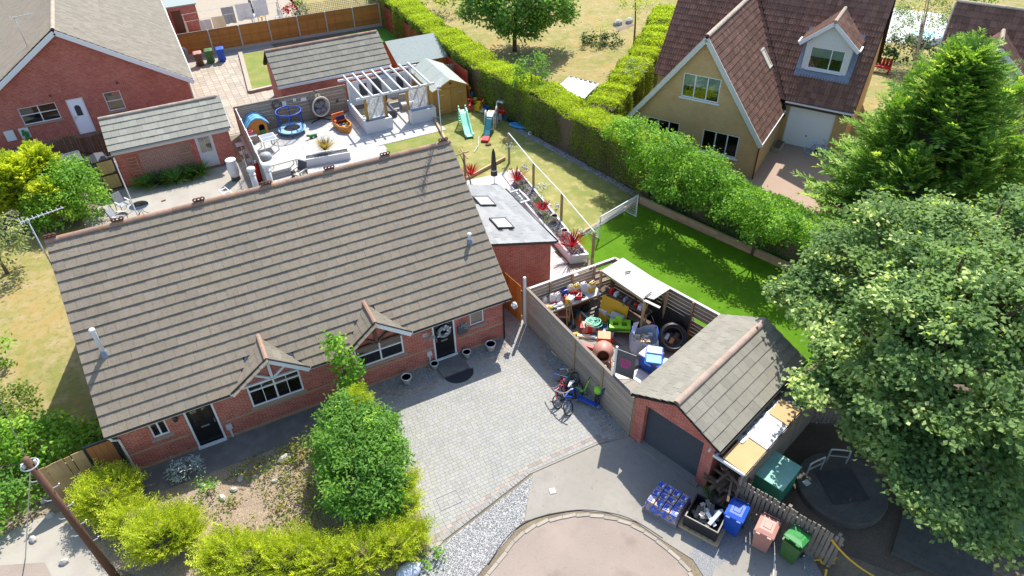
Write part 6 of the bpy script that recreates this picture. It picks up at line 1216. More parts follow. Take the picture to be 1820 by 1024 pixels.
# far yard: washing lines, sheets, parasol, furniture
t = thing('washing_line', 'washing line with hanging sheets in the far yard', 'washing line', (2.6, 62.0, 0))
for x, y in ((0, 0), (7.5, 1.5), (0, 2.0), (8, 3.8)): part('post', MB().cyl((x, y, 0), (x, y, 2.1), .04, .04, 8), 'galv', t)
for y0, y1 in ((0, 1.5), (2.0, 3.8)): part('line', MB().tube([(0, y0, 2.08), (3.8, (y0+y1)/2, 1.95), (7.7, y1, 2.08)], .012, 5), 'white_paint', t)
for i, (x, w, mt_, y) in enumerate(((1.0, .9, 'p_clear', .2), (2.0, 1.0, 'p_cream', .5), (3.1, 1.0, 'p_grey', 2.7), (4.3, 1.3, 'p_white', 3.0), (5.8, 1.2, 'white_paint', 3.4))):
    b = MB(); n = 8; vs = []
    for k in range(n+1):
        xx = x+w*k/n; vs += [(xx, y+.03*math.sin(k*1.9), 1.95), (xx, y+.12*math.sin(k*1.3+i), .6)]
    part('sheet', b.add(vs, [(2*k, 2*k+1, 2*k+3, 2*k+2) for k in range(n)]), mt_, t)
t = thing('parasol', 'closed dark parasol by a round table in the far yard', 'parasol', W(453, 42)); part('pole', MB().cyl((0, 0, 0), (0, 0, 2.4), .03, .03, 8), 'galv', t); part('canopy', MB().lathe([(.22, .9), (.14, 1.6), (.05, 2.4), (0, 2.45)], (0, 0, 0), 8), 'black_plastic', t)
t = thing('round_table', 'round white table under the closed parasol in far yard', 'table', W(450, 44)); part('top', MB().lathe([(0, .7), (.6, .7), (.6, .74), (0, .74)], (0, 0, 0), 18), 'white_paint', t); part('leg', MB().cyl((0, 0, 0), (0, 0, .7), .05, .05, 8), 'white_paint', t); part('foot', MB().lathe([(.3, 0), (.3, .03), (.05, .06)], (0, 0, 0), 12), 'white_paint', t)
def slat_chair(label, px, py, rz, mt):
    t = thing('garden_chair', label, 'chair', W(px, py), rz)
    for i in range(4): part('seat_slat', MB().box(-.25, -.22+i*.12, .42, .25, -.13+i*.12, .45), mt, t); part('back_slat', MB().box(-.22+i*.13, .24, .45, -.14+i*.13, .28, .95), mt, t)
    for x in (-.24, .2): part('leg', MB().box(x, -.22, 0, x+.04, -.18, .42).box(x, .24, 0, x+.04, .28, .45), mt, t)
slat_chair('wooden slatted chair behind the far orange fence', 467, 38, R(30), 'wood_fresh'); slat_chair('white slatted chair at the right of far paved yard', 497, 38, R(-40), 'white_paint')
t = thing('swing_frame', 'white A-frame standing beside the large brick house', 'frame', W(342, 55)); part('leg', MB().bar((-.5, 0, 0), (0, 0, 1.9), .06).bar((.5, 0, 0), (0, 0, 1.9), .06), 'white_paint', t); part('crossbar', MB().bar((0, 0, 1.9), (.4, 1.6, 1.9), .06), 'white_paint', t); part('leg', MB().bar((-.1, 1.6, 0), (.4, 1.6, 1.9), .06).bar((.9, 1.6, 0), (.4, 1.6, 1.9), .06), 'white_paint', t)
t = thing('red_brick_wall', 'low red-brick outhouse at the top beside the large brick house', 'outhouse', (1.7, 66.0, 0)); part('wall', MB().box(0, 0, 0, 2.2, 3, 2.2), 'brick_red', t); part('roof', MB().box(-.1, -.1, 2.2, 2.3, 3.1, 2.3), 'felt_grey', t); part('door', MB().box(.2, -.05, 0, .9, -.01, 1.9), 'p_brown', t)
# things in the right neighbours' gardens
a = W(1000, 160, 1.9); t = thing('grey_roof_shed', 'small shed with crumpled grey roof sheet beyond the hedge', 'shed', (21.5, 36.0, .35), R(-62)); part('wall', MB().box(0, 0, -.35, 2.0, 1.6, 1.7), 'wood_weathered', t)
vs = []
for i in range(9):
    for j in range(7): vs.append((-.1+i*.275, -.1+j*.3, 1.72+.05*j+random.uniform(0, .06)))
part('roof_sheet', MB().add(vs, [(i*7+j, (i+1)*7+j, (i+1)*7+j+1, i*7+j+1) for i in range(8) for j in range(6)]), 'p_clear', t)
for i in range(6): part('batten', MB().box(.0+i*.35, 1.62, 2.02, .2+i*.35, 1.72, 2.08), 'black_plastic', t)
t = thing('white_chair', 'white plastic chair between hedge end and gable wall', 'chair', W(1113, 192), R(40)); part('seat', MB().box(-.25, -.25, .4, .25, .25, .45), 'white_paint', t); part('backrest', MB().box(-.25, .2, .45, .25, .26, .9), 'white_paint', t)
for x in (-.24, .18):
    for y in (-.24, .18): part('leg', MB().box(x, y, 0, x+.06, y+.06, .4), 'white_paint', t)
t = thing('red_bench', 'bright red bench top between the two brown roofs', 'bench', W(1562, 128), R(-58)); part('seat', MB().box(-.7, -.3, .4, .7, .3, .5), 'p_red', t)
for i in range(6): part('back_slat', MB().box(-.7+i*.235, .3, .45, -.51+i*.235, .36, .95), 'p_red', t)
part('leg', MB().box(-.65, -.28, 0, -.55, .28, .4).box(.55, -.28, 0, .65, .28, .4), 'p_red', t)
t = thing('hot_tub', 'pale blue covered pool beyond the garden tree', 'pool', W(1645, 72)); part('tub', MB().box(-1.2, -1.0, 0, 1.2, 1.0, .5), 'white_paint', t); part('cover', MB().box(-1.1, -.9, .5, 1.1, .9, .53), 'p_pale_blue', t)
sheet('neighbour_terrace', [tuple(W(px, py)) for px, py in ((1585, 15), (1680, 25), (1690, 80), (1560, 75))], .008, 'porcelain')
for px, py, lb in ((1118, 40, 'grey stone on the soil bed of the dry lawn'), (1098, 44, 'flat grey stone beside the rounded shrub')): solo('rock', MB().lathe([(0, 0), (.5, 0), (.45, .25), (.2, .4), (0, .4)], (0, 0, 0), 7, 1, .6), 'mortar', lb, 'rock', W(px, py), random.random())
sheet('soil_bed', [tuple(W(px, py)) for px, py in ((1085, 42), (1110, 36), (1130, 45), (1100, 56))], .006, 'dirt')

# more toys heaped along the hedge foot
TY = [(838, 186, 'small red plastic bucket among the hedge toys', 'p_red', 0), (846, 183, 'lime plastic truck among the hedge toys', 'p_lime', 1), (862, 178, 'orange plastic ring toy beside the green boat', 'p_orange', 2), (870, 182, 'white plastic toy beside the green sandpit', 'p_white', 1), (880, 196, 'blue bucket left of the red toy car', 'p_blue', 0), (884, 206, 'red toy step by the white play frame', 'p_red', 1), (905, 206, 'red plastic lid behind the toy car', 'p_red', 2),
      (842, 164, 'dark red toy behind the blue ride-on', 'p_magenta', 1), (852, 168, 'pale blue plastic bowl near the hedge corner', 'p_pale_blue', 0), (876, 212, 'red toy lorry beside the climbing slide', 'p_red', 1), (886, 214, 'grey toy box under the play frame', 'p_grey', 1), (849, 192, 'yellow toy lorry beside the digger', 'p_yellow', 1), (858, 199, 'cream plastic toy left of pushchair', 'p_cream', 2), (900, 214, 'teal plastic tray behind the play frame', 'p_teal', 0)]
for i, (px, py, lb, mt_, k) in enumerate(TY):
    q = [MB().lathe([(.12, 0), (.19, .26), (.2, .26), (.17, .24), (.1, .03), (0, .03)], (0, 0, 0), 12), MB().box(-.24, -.13, .08, .24, .13, .24, .02).box(-.22, -.11, .24, -.02, .11, .4, .02).cyl((-.15, -.15, .08), (-.15, .15, .08), .08, .08, 8).cyl((.15, -.15, .08), (.15, .15, .08), .08, .08, 8), MB().tube(ring((0, 0), .2, .08, 14), .06, 6, True).ball((0, 0, .12), .1, 8, 5)][k]
    toylump('plastic_toy', lb, px, py, q, mt_, i*.9)
# ------------------------------------------------------------------ junk compound
t = thing('shelf_unit', 'long white-topped shelf bench along the back of the compound', 'shelf', (10.75, 18.65, 0)); part('top', MB().box(0, 0, 1.1, 2.95, .75, 1.14), 'board_white', t)
for x in (.06, 1.35, 2.85): part('leg', MB().box(x-.035, .02, 0, x+.035, .09, 1.1), 'wood_post', t); part('rear_leg', MB().box(x-.035, .66, 0, x+.035, .73, 1.1), 'wood_post', t)
part('front_rail', MB().box(.1, .03, 1.0, 2.82, .07, 1.09), 'wood_post', t)
SZ = 1.142
def jerry(label, x, y, mt, s=1.0, rz=0, half=None, group='canisters on the shelf'):
    t = thing('jerrycan', label, 'canister', (x, y, SZ), rz, group); h = .42*s; w = .13*s
    part('tank', MB().add([(-w, -w*.7, 0), (w, -w*.7, 0), (w, w*.7, 0), (-w, w*.7, 0), (-w, -w*.7, h*.8), (w, -w*.7, h*.8), (w, w*.7, h*.8), (-w, w*.7, h*.8), (-w*.6, -w*.5, h), (w*.8, -w*.5, h), (w*.8, w*.5, h), (-w*.6, w*.5, h)], [(3, 2, 1, 0), (0, 1, 5, 4), (1, 2, 6, 5), (2, 3, 7, 6), (3, 0, 4, 7), (4, 5, 9, 8), (5, 6, 10, 9), (6, 7, 11, 10), (7, 4, 8, 11), (8, 9, 10, 11)]), half or mt, t)
    if half: part('upper_shell', MB().box(-w*1.01, -w*.72, h*.55, w*1.01, w*.72, h*.82), mt, t)
    part('handle', MB().tube([(-w*.4, 0, h), (-w*.3, 0, h+.06*s), (w*.4, 0, h+.06*s), (w*.5, 0, h)], .018*s, 6), mt, t); part('cap', MB().cyl((w*.65, 0, h), (w*.65, 0, h+.05*s), .03*s, .03*s, 8), 'p_red' if mt == 'p_white' else 'p_white', t)
jerry('yellow canister at the right end of the compound shelf', 13.35, 19.0, 'p_white', 1.15, .2, 'p_gold'); jerry('white canister between two yellow canisters on the shelf', 13.0, 19.12, 'p_white', 1.15, 0); jerry('yellow-bottomed canister behind the red tool crate', 12.7, 19.2, 'p_cream', 1.1, .1, 'p_gold'); jerry('translucent canister at the back of the shelf', 12.45, 19.28, 'p_cream', 1.05)
jerry('tall white bottle left of the small red can', 11.75, 19.15, 'p_white', .95, .3); jerry('tall white bottle nearest the fence corner', 11.52, 19.18, 'p_white', .95, -.2)
jerry('small red petrol can on the shelf', 12.02, 18.95, 'p_red', .7, .5)
t = thing('blue_bucket', 'blue bucket at the back of shelf behind the red crate', 'bucket', (12.2, 19.25, SZ)); part('pail', MB().lathe([(.12, 0), (.16, .3), (.17, .3), (.15, .28), (.11, .02), (0, .02)], (0, 0, 0), 14), 'p_blue', t, True); part('handle', MB().tube([(-.16, 0, .28), (-.1, -.08, .4), (.1, -.08, .4), (.16, 0, .28)], .01, 5), 'galv', t)
t = thing('tool_crate', 'open red plastic tool crate on the shelf', 'crate', (12.5, 18.95, SZ), R(-25)); part('tray', MB().box(-.25, -.16, 0, .25, .16, .03).box(-.27, -.18, .03, .27, -.15, .22).box(-.27, .15, .03, .27, .18, .22).box(-.27, -.15, .03, -.24, .15, .22).box(.24, -.15, .03, .27, .15, .22), 'p_red', t); part('handle', MB().tube([(-.2, 0, .22), (-.18, 0, .34), (.18, 0, .34), (.2, 0, .22)], .02, 6), 'p_red', t); part('tools', MB().box(-.2, -.1, .04, .0, .1, .12).bar((.0, -.1, .1), (.2, .1, .18), .04), 'p_white', t)
t = thing('white_tub', 'square white tub in front of the red crate on the shelf', 'tub', (12.2, 18.85, SZ), .4); part('body', MB().box(-.13, -.13, 0, .13, .13, .2), 'p_white', t); part('lid', MB().box(-.14, -.14, .2, .14, .14, .225), 'p_clear', t)
jerry('small yellow can at the front edge of shelf', 11.98, 18.75, 'p_yellow', .75, 1.0)
t = thing('tape_roll', 'black tape roll lying on the shelf front', 'tape', (12.85, 18.85, SZ)); part('roll', MB().tube(ring((0, 0), .07, .03, 14), .03, 6, True), 'black_plastic', t, True)
t = thing('paint_tools', 'pile of yellow and red hand tools at shelf corner', 'tools', (11.1, 18.95, SZ)); part('sprayer', MB().cyl((-.3, .15, .06), (.3, -.1, .09), .05, .04, 8), 'p_white', t); part('tube', MB().cyl((-.25, .0, .05), (.2, .1, .06), .045, .045, 8), 'p_yellow', t); part('bottle', MB().lathe([(.09, 0), (.09, .16), (.04, .2), (0, .2)], (.1, -.18, 0), 10), 'p_gold', t); part('handle', MB().bar((.0, .1, .1), (.55, .05, .05), .04), 'p_red', t); part('rag', MB().ball((.6, -.1, .04), (.17, .1, .07), 8, 5), 'p_clear', t)
t = thing('scrap_heap', 'heap of small grey scrap at the shelf front corner', 'scrap', (11.3, 18.75, SZ))
for i in range(14): x, y = random.uniform(-.28, .28), random.uniform(-.06, .16); part('scrap', MB().box(x-.05, y-.03, random.uniform(0, .03), x+.05, y+.03, random.uniform(.05, .12), .01), ['p_charcoal', 'p_clear', 'p_white', 'p_navy'][i % 4], t)
jerry('pale translucent bottles at the fence corner of the shelf', 11.2, 19.25, 'p_clear', .7)
# board roof over the corner
zr_ = 2.12; cr_ = [W(1069, 481, 2.05), W(1107, 458, 2.12), W(1191, 513, 2.12), W(1162, 532, 2.05), W(1148, 528, 2.05), W(1142, 531, 2.05)]; o0 = Vector((cr_[0].x, cr_[0].y, 0)); t = thing('board_canopy', 'white weathered board canopy over the corner of the compound', 'canopy', o0)
n = len(cr_); vs = [(p.x-o0.x, p.y-o0.y, p.z) for p in cr_]+[(p.x-o0.x, p.y-o0.y, p.z-.03) for p in cr_]; part('board', MB().add(vs, [tuple(range(n-1, -1, -1)), tuple(range(n, 2*n))]+[(i, (i+1) % n, n+(i+1) % n, n+i) for i in range(n)]), 'board_white', t)
part('loose_strip', MB().bar((W(1146, 534, 2.05)-o0), (W(1173, 547, 2.0)-o0), .12, .03), 'board_white', t); part('offcut', MB().bar((W(1111, 484, 2.15)-o0), (W(1121, 482, 2.15)-o0), .06, .03), 'wood_rot', t); part('offcut', MB().bar((W(1146, 528, 2.1)-o0), (W(1158, 519, 2.14)-o0), .04, .03), 'wood_rot', t)
for px, py in ((1069, 481), (1146, 535), (1186, 518)): p = W(px, py, 2.03); part('post', MB().box(p.x-o0.x-.045, p.y-o0.y-.045, 0, p.x-o0.x+.045, p.y-o0.y+.045, 2.02), 'wood_sleeper', t)
q0, q1 = W(1069, 481, 2.0)-o0, W(1146, 535, 2.0)-o0; part('beam', MB().bar((q0.x, q0.y, 1.97), (q1.x, q1.y, 1.97), .05, .1), 'wood_sleeper', t); part('brace', MB().bar((q1.x, q1.y, 1.3), (q1.x+.45, q1.y+.15, 1.95), .05, .06), 'wood_fresh', t)
t = thing('rear_shelf', 'dark shelf under the board canopy holding clutter', 'shelf', (14.1, 17.0, 0), R(-72))
for z in (.6, 1.2): part('board', MB().box(-1.9, .1, z, .6, .55, z+.03), 'wood_rot', t)
for x in (-1.85, -.6, .55): part('upright', MB().box(x-.03, .1, 0, x+.03, .16, 1.25), 'wood_post', t)
for i in range(9): x = -1.7+i*.25; part('clutter', MB().box(x, .2, 1.23, x+random.uniform(.1, .2), .45, 1.23+random.uniform(.1, .25), .02) if i % 3 else MB().ball((x+.08, .3, 1.33), .09, 8, 5), ['p_charcoal', 'p_red', 'p_clear', 'p_dark', 'p_grey'][i % 5], t)
# leaning boards
a = W(1092, 560); b_ = W(1118, 572)
t = thing('yellow_board', 'large yellow board leaning under the canopy', 'board', (13.55, 17.9, 0), R(-62)); part('sheet', MB(Matrix.Rotation(R(-14), 4, 'X')).box(-.5, 0, .05, .75, .04, 1.25), 'p_gold', t); part('edge', MB(Matrix.Rotation(R(-14), 4, 'X')).box(-.52, -.01, .03, .77, .05, .05), 'p_yellow', t)
t = thing('blue_board', 'pale blue board leaning on the yellow board', 'board', (13.45, 17.55, 0), R(-62)); part('sheet', MB(Matrix.Rotation(R(-20), 4, 'X')).box(-.15, 0, .03, .45, .03, .85), 'p_tarp', t); part('edge', MB(Matrix.Rotation(R(-20), 4, 'X')).box(-.16, -.01, .01, .46, .04, .03), 'p_grey', t)
def tub(name, label, px, py, w, d_, h, mt, lidm, rz): 
    p = W(px, py); t = thing(name, label, 'tub', (p.x, p.y, .03), rz); part('body', MB().add([(-w*.42, -d_*.42, 0), (w*.42, -d_*.42, 0), (w*.42, d_*.42, 0), (-w*.42, d_*.42, 0), (-w/2, -d_/2, h), (w/2, -d_/2, h), (w/2, d_/2, h), (-w/2, d_/2, h)], [(3, 2, 1, 0), (4, 5, 6, 7), (0, 1, 5, 4), (1, 2, 6, 5), (2, 3, 7, 6), (3, 0, 4, 7)]), mt, t); part('lid', MB().box(-w*.53, -d_*.53, h, w*.53, d_*.53, h+.04, .02), lidm, t)
tub('white_bin', 'white plastic tub next to the blue-lidded box', 1074, 566, .38, .38, .5, 'p_white', 'p_white', .3); tub('grey_box', 'grey plastic box with pale blue lid on dark crate', 1085, 570, .4, .36, .42, 'p_charcoal', 'p_pale_blue', .3)
# red chair and red machine
p = W(1002, 578); t = thing('red_chair', 'old red plastic chair under the shelf edge', 'chair', (p.x+.1, p.y+.2, .02), R(60)); part('seat', MB().box(-.25, -.25, .42, .25, .25, .48, .02), 'p_rose', t); part('backrest', MB().add([(-.25, .22, .46), (.25, .22, .46), (.24, .34, .92), (-.24, .34, .92), (-.25, .26, .46), (.25, .26, .46), (.24, .38, .92), (-.24, .38, .92)], [(0, 1, 2, 3), (7, 6, 5, 4), (0, 4, 5, 1), (1, 5, 6, 2), (2, 6, 7, 3), (3, 7, 4, 0)]), 'p_rose', t)
for x in (-.22, .18):
    for y in (-.22, .18): part('leg', MB().bar((x+.02, y+.02, .43), (x*1.15+.02, y*1.15+.02, 0), .035), 'p_red', t)
p = W(1038, 560); t = thing('red_rotavator', 'rusty red machine stored under the shelf', 'machine', (p.x+.1, p.y+.45, .02), R(-20)); part('body', MB().box(-.45, -.25, .25, .35, .25, .6, .05), 'p_brown', t); part('hood', MB().ball((-.1, 0, .6), (.35, .24, .16), 10, 6), 'p_rose', t, True); part('handlebar', MB().tube([(-.4, -.2, .5), (-.95, -.22, .85)], .025, 6).tube([(-.4, .2, .5), (-.95, .22, .85)], .025, 6), 'p_red', t)
for s in (-.28, .28): part('wheel', MB().cyl((.15, s-.05, .2), (.15, s+.05, .2), .2, .2, 14), 'black_plastic', t)
part('engine', MB().box(.05, -.15, .6, .35, .15, .8, .03), 'p_dark', t)
for i, (px, py) in enumerate(((1012, 580), (1020, 585), (1008, 590))):
    p = W(px, py); t = thing('garden_tool', ['spade handle leaning beside red chair', 'rake leaning beside red chair', 'garden fork leaning at the fence'][i], 'tool', (p.x, p.y, .02)); part('shaft', MB().cyl((0, 0, .1), (-.12+.1*i, .3, 1.2), .018, .018, 6), 'wood_fresh', t); part('head', MB().box(-.09, -.02, 0, .09, .02, .22), 'p_dark', t); part('grip', MB().bar((-.2+.1*i, .3, 1.2), (-.04+.1*i, .3, 1.2), .03), 'wood_fresh', t)
# hose reel
p = W(1052, 592); t = thing('hose_heap', 'tangled green hose piled on a red and white trolley', 'hose', (p.x+.1, p.y+.1, .02), R(-20)); part('trolley', MB().box(-.5, -.25, .12, .1, .25, .4, .05), 'p_rose', t); part('trolley_end', MB().box(-.28, -.27, .1, -.08, .27, .45, .03), 'p_red', t)
hp_ = []
for i in range(150): a = i*.42; r_ = .2+.12*math.sin(i*.113); hp_.append((r_*math.cos(a)+.12*math.sin(i*.05), r_*.9*math.sin(a), .42+.0009*i+.05*math.sin(i*.3)))
part('coil', MB().tube(hp_, .016, 6), 'p_mint', t, True)
hp_ = [(.2+.3*math.cos(i*.5)+i*.006, -.1+.18*math.sin(i*.5)-i*.004, .12+.03*math.sin(i)) for i in range(60)]; part('loose_hose', MB().tube(hp_, .015, 6), 'p_teal', t, True)
p = W(1063, 606); t = thing('red_strimmer', 'red garden tool with long chain lying on slabs', 'tool', (p.x+.15, p.y-.05, .02), R(-45)); part('casing', MB().ball((.3, 0, .08), (.32, .09, .08), 10, 6), 'p_red', t, True); part('bar', MB().box(-.75, -.06, .05, .05, .06, .09), 'p_white', t)
for i in range(12): part('tooth', MB().box(-.74+i*.066, -.085, .04, -.71+i*.066, .085, .095), 'p_clear', t)
# wheelbarrow with lime box
p = W(1100, 598); t = thing('wheelbarrow', 'green wheelbarrow carrying lime green plastic parts', 'wheelbarrow', (p.x+.02, p.y+.1, .02), R(-30)); part('tray', MB().add([(-.35, -.2, .28), (.3, -.2, .28), (.3, .2, .28), (-.35, .2, .28), (-.5, -.32, .58), (.48, -.32, .55), (.48, .32, .55), (-.5, .32, .58)], [(3, 2, 1, 0), (0, 1, 5, 4), (1, 2, 6, 5), (2, 3, 7, 6), (3, 0, 4, 7)]), 'p_green', t)
part('wheel', MB().cyl((.55, -.05, .18), (.55, .05, .18), .18, .18, 14), 'black_plastic', t); part('frame', MB().tube([(.55, 0, .18), (.1, -.22, .28), (-.95, -.26, .55)], .02, 6).tube([(.55, 0, .18), (.1, .22, .28), (-.95, .26, .55)], .02, 6), 'black_metal', t); part('leg', MB().bar((-.3, -.2, .3), (-.32, -.22, 0), .03).bar((-.3, .2, .3), (-.32, .22, 0), .03), 'black_metal', t)
t = thing('lime_toy', 'lime green plastic frame piled in the wheelbarrow', 'toy', (p.x+.05, p.y+.1, .4), R(-35)); part('base', MB().box(-.42, -.28, 0, .45, -.12, .22).box(-.42, .12, 0, .45, .28, .22).box(-.42, -.12, 0, -.28, .12, .22).box(.3, -.12, 0, .45, .12, .22).box(-.05, -.12, 0, .08, .12, .22), 'p_lime', t); part('tower', MB().box(-.2, .05, .22, .1, .27, .42, .02), 'p_lime', t)
# bulk bag
p = W(1142, 628); t = thing('bulk_bag', 'open white builder bag with rubble in the middle of compound', 'bag', (p.x+.1, p.y+.15, .02), R(-30)); n = 20; vs = []
pf = [(.42, 0), (.55, .18), (.56, .45), (.5, .72), (.52, .9)]
for j, (r_, z) in enumerate(pf):
    for i in range(n): a = i*2*math.pi/n; q = (abs(math.cos(a))**4+abs(math.sin(a))**4)**-.25; rr = r_*q*(1+.05*math.sin(i*2.3+j)); vs.append((rr*math.cos(a), rr*math.sin(a), z+(.14*math.sin(a*2+.6)+.06*math.sin(i*3.1) if j == 4 else 0)))
part('sack', MB().add(vs, [(j*n+i, j*n+(i+1) % n, (j+1)*n+(i+1) % n, (j+1)*n+i) for j in range(4) for i in range(n)]), 'p_tarp', t, True)
part('flap', MB().add([(-.45, -.1, .85), (-.3, .3, .9), (-.2, .45, 1.15), (-.45, .25, 1.25), (-.55, .0, 1.05)], [(0, 1, 2, 3, 4)]), 'p_white', t)
for i in range(16): x, y = random.uniform(-.32, .32), random.uniform(-.32, .32); part('rubble', MB().box(x-.1, y-.05, .55, x+.1, y+.05, .66+random.uniform(0, .1), .02), ['brick_pale', 'p_cream', 'wood_fresh', 'p_white'][i % 4], t)
for s in (-1, 1): part('strap', MB().tube([(s*.45, -.4, .85), (s*.5, -.2, 1.1), (s*.5, .2, 1.1), (s*.45, .4, .85)], .02, 5), 'p_blue', t)
# coil of black pipe
p = W(1196, 622); t = thing('pipe_coil', 'large coil of black pipe standing beside garage roof', 'pipe coil', (p.x+.05, p.y+.2, .1), R(-25)); cm = Matrix.Rotation(R(42), 4, 'X')
for k in range(5): part('turn', MB(Matrix.Translation((0, 0, .42)) @ cm).tube(ring((0, 0), .5+.045*(k % 2), -.16+k*.085, 28), .05, 8, True), 'black_plastic', t, True)
part('inner_turn', MB(Matrix.Translation((0, 0, .42)) @ cm).tube(ring((0, 0), .43, .0, 26), .04, 8, True), 'p_charcoal', t, True)
t2 = thing('log_pile', 'cut logs and sacks lying inside the black pipe coil', 'logs', (p.x+.1, p.y+.25, .02)); 
for i, (x, y, r_) in enumerate(((-.1, -.1, .1), (.15, -.05, .12), (.0, .15, .13), (-.2, .12, .09))): part('log', MB().cyl((x-.12, y-.05, .3+.1*(i % 2)), (x+.12, y+.08, .38+.1*(i % 2)), r_, r_, 9), ['wood_fresh', 'wood_rot', 'p_charcoal', 'p_white'][i], t2)
# blue chairs, blue bin
p = W(1155, 662); t = thing('blue_crate', 'blue plastic barrel box against the garage side', 'box', (p.x+.15, p.y+.25, .02), R(-72)); part('body', MB().add([(-.3, -.3, 0), (.3, -.3, 0), (.3, .3, 0), (-.3, .3, 0), (-.34, -.34, .72), (.34, -.34, .72), (.34, .34, .72), (-.34, .34, .72)], [(3, 2, 1, 0), (4, 5, 6, 7), (0, 1, 5, 4), (1, 2, 6, 5), (2, 3, 7, 6), (3, 0, 4, 7)]), 'p_blue', t); part('lid', MB().box(-.37, -.37, .72, .37, .37, .77, .02), 'p_white', t)
p = W(1160, 640, .8); t = thing('blue_chair', 'sky blue folding chair lying on the blue box', 'chair', (p.x+.05, p.y, .82), R(-40)); part('seat', MB().box(-.3, -.28, .0, .3, .2, .07, .02), 'p_sky_blue', t); part('backrest', MB().box(-.3, .2, .05, .3, .62, .13, .02), 'p_pale_blue', t); part('frame', MB().tube([(-.33, -.3, .0), (-.33, .6, .1), (.33, .6, .1), (.33, -.3, .0)], .02, 6).bar((-.3, -.3, .0), (-.1, -.5, .08), .03).bar((.3, -.3, .0), (.1, -.5, .08), .03), 'p_blue', t)
p = W(1190, 645, .8); t = thing('cool_box', 'white cool box with blue trim beside the blue chair', 'box', (p.x+.0, p.y-.05, .3), R(-55)); part('body', MB().box(-.3, -.2, -.28, .3, .2, .45), 'p_white', t); part('lid', MB().box(-.32, -.22, .45, .32, .22, .52, .03), 'p_pale_blue', t); part('trim', MB().box(-.31, -.215, .3, .31, .215, .34), 'p_blue', t)
p = W(1180, 668, .9); t = thing('green_tray', 'pale green plastic tray tucked under garage eaves', 'tray', (p.x+.05, p.y, .85), R(15)); part('base', MB().box(-.35, -.1, 0, .35, .1, .03), 'p_mint', t); part('rim', MB().box(-.36, -.11, .03, .36, -.09, .08).box(-.36, .09, .03, .36, .11, .08), 'p_mint', t)
# cement mixer
p = W(1062, 632); t = thing('cement_mixer', 'orange cement mixer drum with white coating behind the fence', 'cement mixer', (p.x+.0, p.y-.35, .02), R(-35)); mx_ = Matrix.Translation((0, 0, .55)) @ Matrix.Rotation(R(75), 4, 'X') @ Matrix.Rotation(R(0), 4, 'Y')
part('drum', MB(mx_).lathe([(.22, -.35), (.4, -.15), (.42, .1), (.28, .45), (.24, .47), (.24, .42), (.36, .1), (0, -.2)], (0, 0, 0), 18), 'p_rose', t, True); part('drum_mouth', MB(mx_).lathe([(0, .3), (.24, .3)], (0, 0, 0), 16), 'p_brown', t); part('motor_box', MB().box(-.28, .25, .5, .28, .75, .95, .03), 'p_orange', t)
for s in (-.35, .35): part('stand', MB().bar((s, -.35, 0), (s*.6, .1, .75), .05).bar((s, .5, 0), (s*.6, .1, .75), .05), 'p_orange', t)
part('wheel', MB().cyl((-.4, .5, .15), (-.33, .5, .15), .15, .15, 12).cyl((.33, .5, .15), (.4, .5, .15), .15, .15, 12), 'black_plastic', t)
# black sacks, bags, tarps
def sack(label, px, py, r, mt, group='sacks in the compound'): 
    p = W(px, py); n, m_ = 12, 6; vs = []
    for j in range(m_+1):
        for i in range(n): a = i*2*math.pi/n; z = j/m_; k = math.sin(math.pi*min(1, .15+z*.85))**.5*(1+.13*math.sin(i*2.7+j*1.9)); vs.append((r*k*math.cos(a), r*.8*k*math.sin(a), r*.75*z*(1+.1*math.sin(i*1.7))))
    t = thing('sack', label, 'sack', (p.x, p.y, .01), random.uniform(0, 3), group); part('bag', MB().add(vs, [(j*n+i, j*n+(i+1) % n, (j+1)*n+(i+1) % n, (j+1)*n+i) for j in range(m_) for i in range(n)]+[tuple(range(m_*n, m_*n+n))]), mt, t, True); part('neck', MB().cyl((0, 0, r*.7), (r*.12, 0, r*.95), r*.14, r*.24, 8), mt, t)
sack('black rubbish sack in front of the blue board', 1112, 572, .5, 'black_plastic'); sack('black rubbish sack right of the blue board', 1130, 566, .5, 'p_dark'); sack('black rubbish sack beside the white builder bag', 1140, 585, .45, 'black_plastic'); sack('pink and yellow sack behind the pipe coil', 1168, 578, .33, 'p_magenta'); sack('yellow sack under canopy edge', 1182, 572, .3, 'p_yellow'); sack('blue sack under the canopy near the fence', 1172, 560, .32, 'p_tarp'); sack('dark tarpaulin bundle against the turf-side fence', 1212, 572, .55, 'p_charcoal'); sack('blue bag by the last fence post near garage', 1222, 592, .3, 'p_blue'); sack('yellow-brown sack left of pipe coil', 1160, 590, .28, 'p_gold')
t = thing('black_tarpaulin', 'black plastic sheet hung on the turf-side fence', 'tarpaulin', (15.35, 17.4, 0), R(-73)); vs = []
for i in range(11):
    for j in range(5): vs.append((-.3+i*.23, -.16+.06*math.sin(i*1.3+j)-.05*j, 1.25-.28*j+.1*math.sin(i*.8)))
part('cloth', MB().add(vs, [(i*5+j, i*5+j+1, (i+1)*5+j+1, (i+1)*5+j) for i in range(10) for j in range(4)]), 'black_plastic', t, True)
part('rope', MB().tube([(0, -.2, .3), (.3, -.3, .5), (.5, -.3, .2), (.2, -.35, .1)], .02, 6), 'p_cream', t)
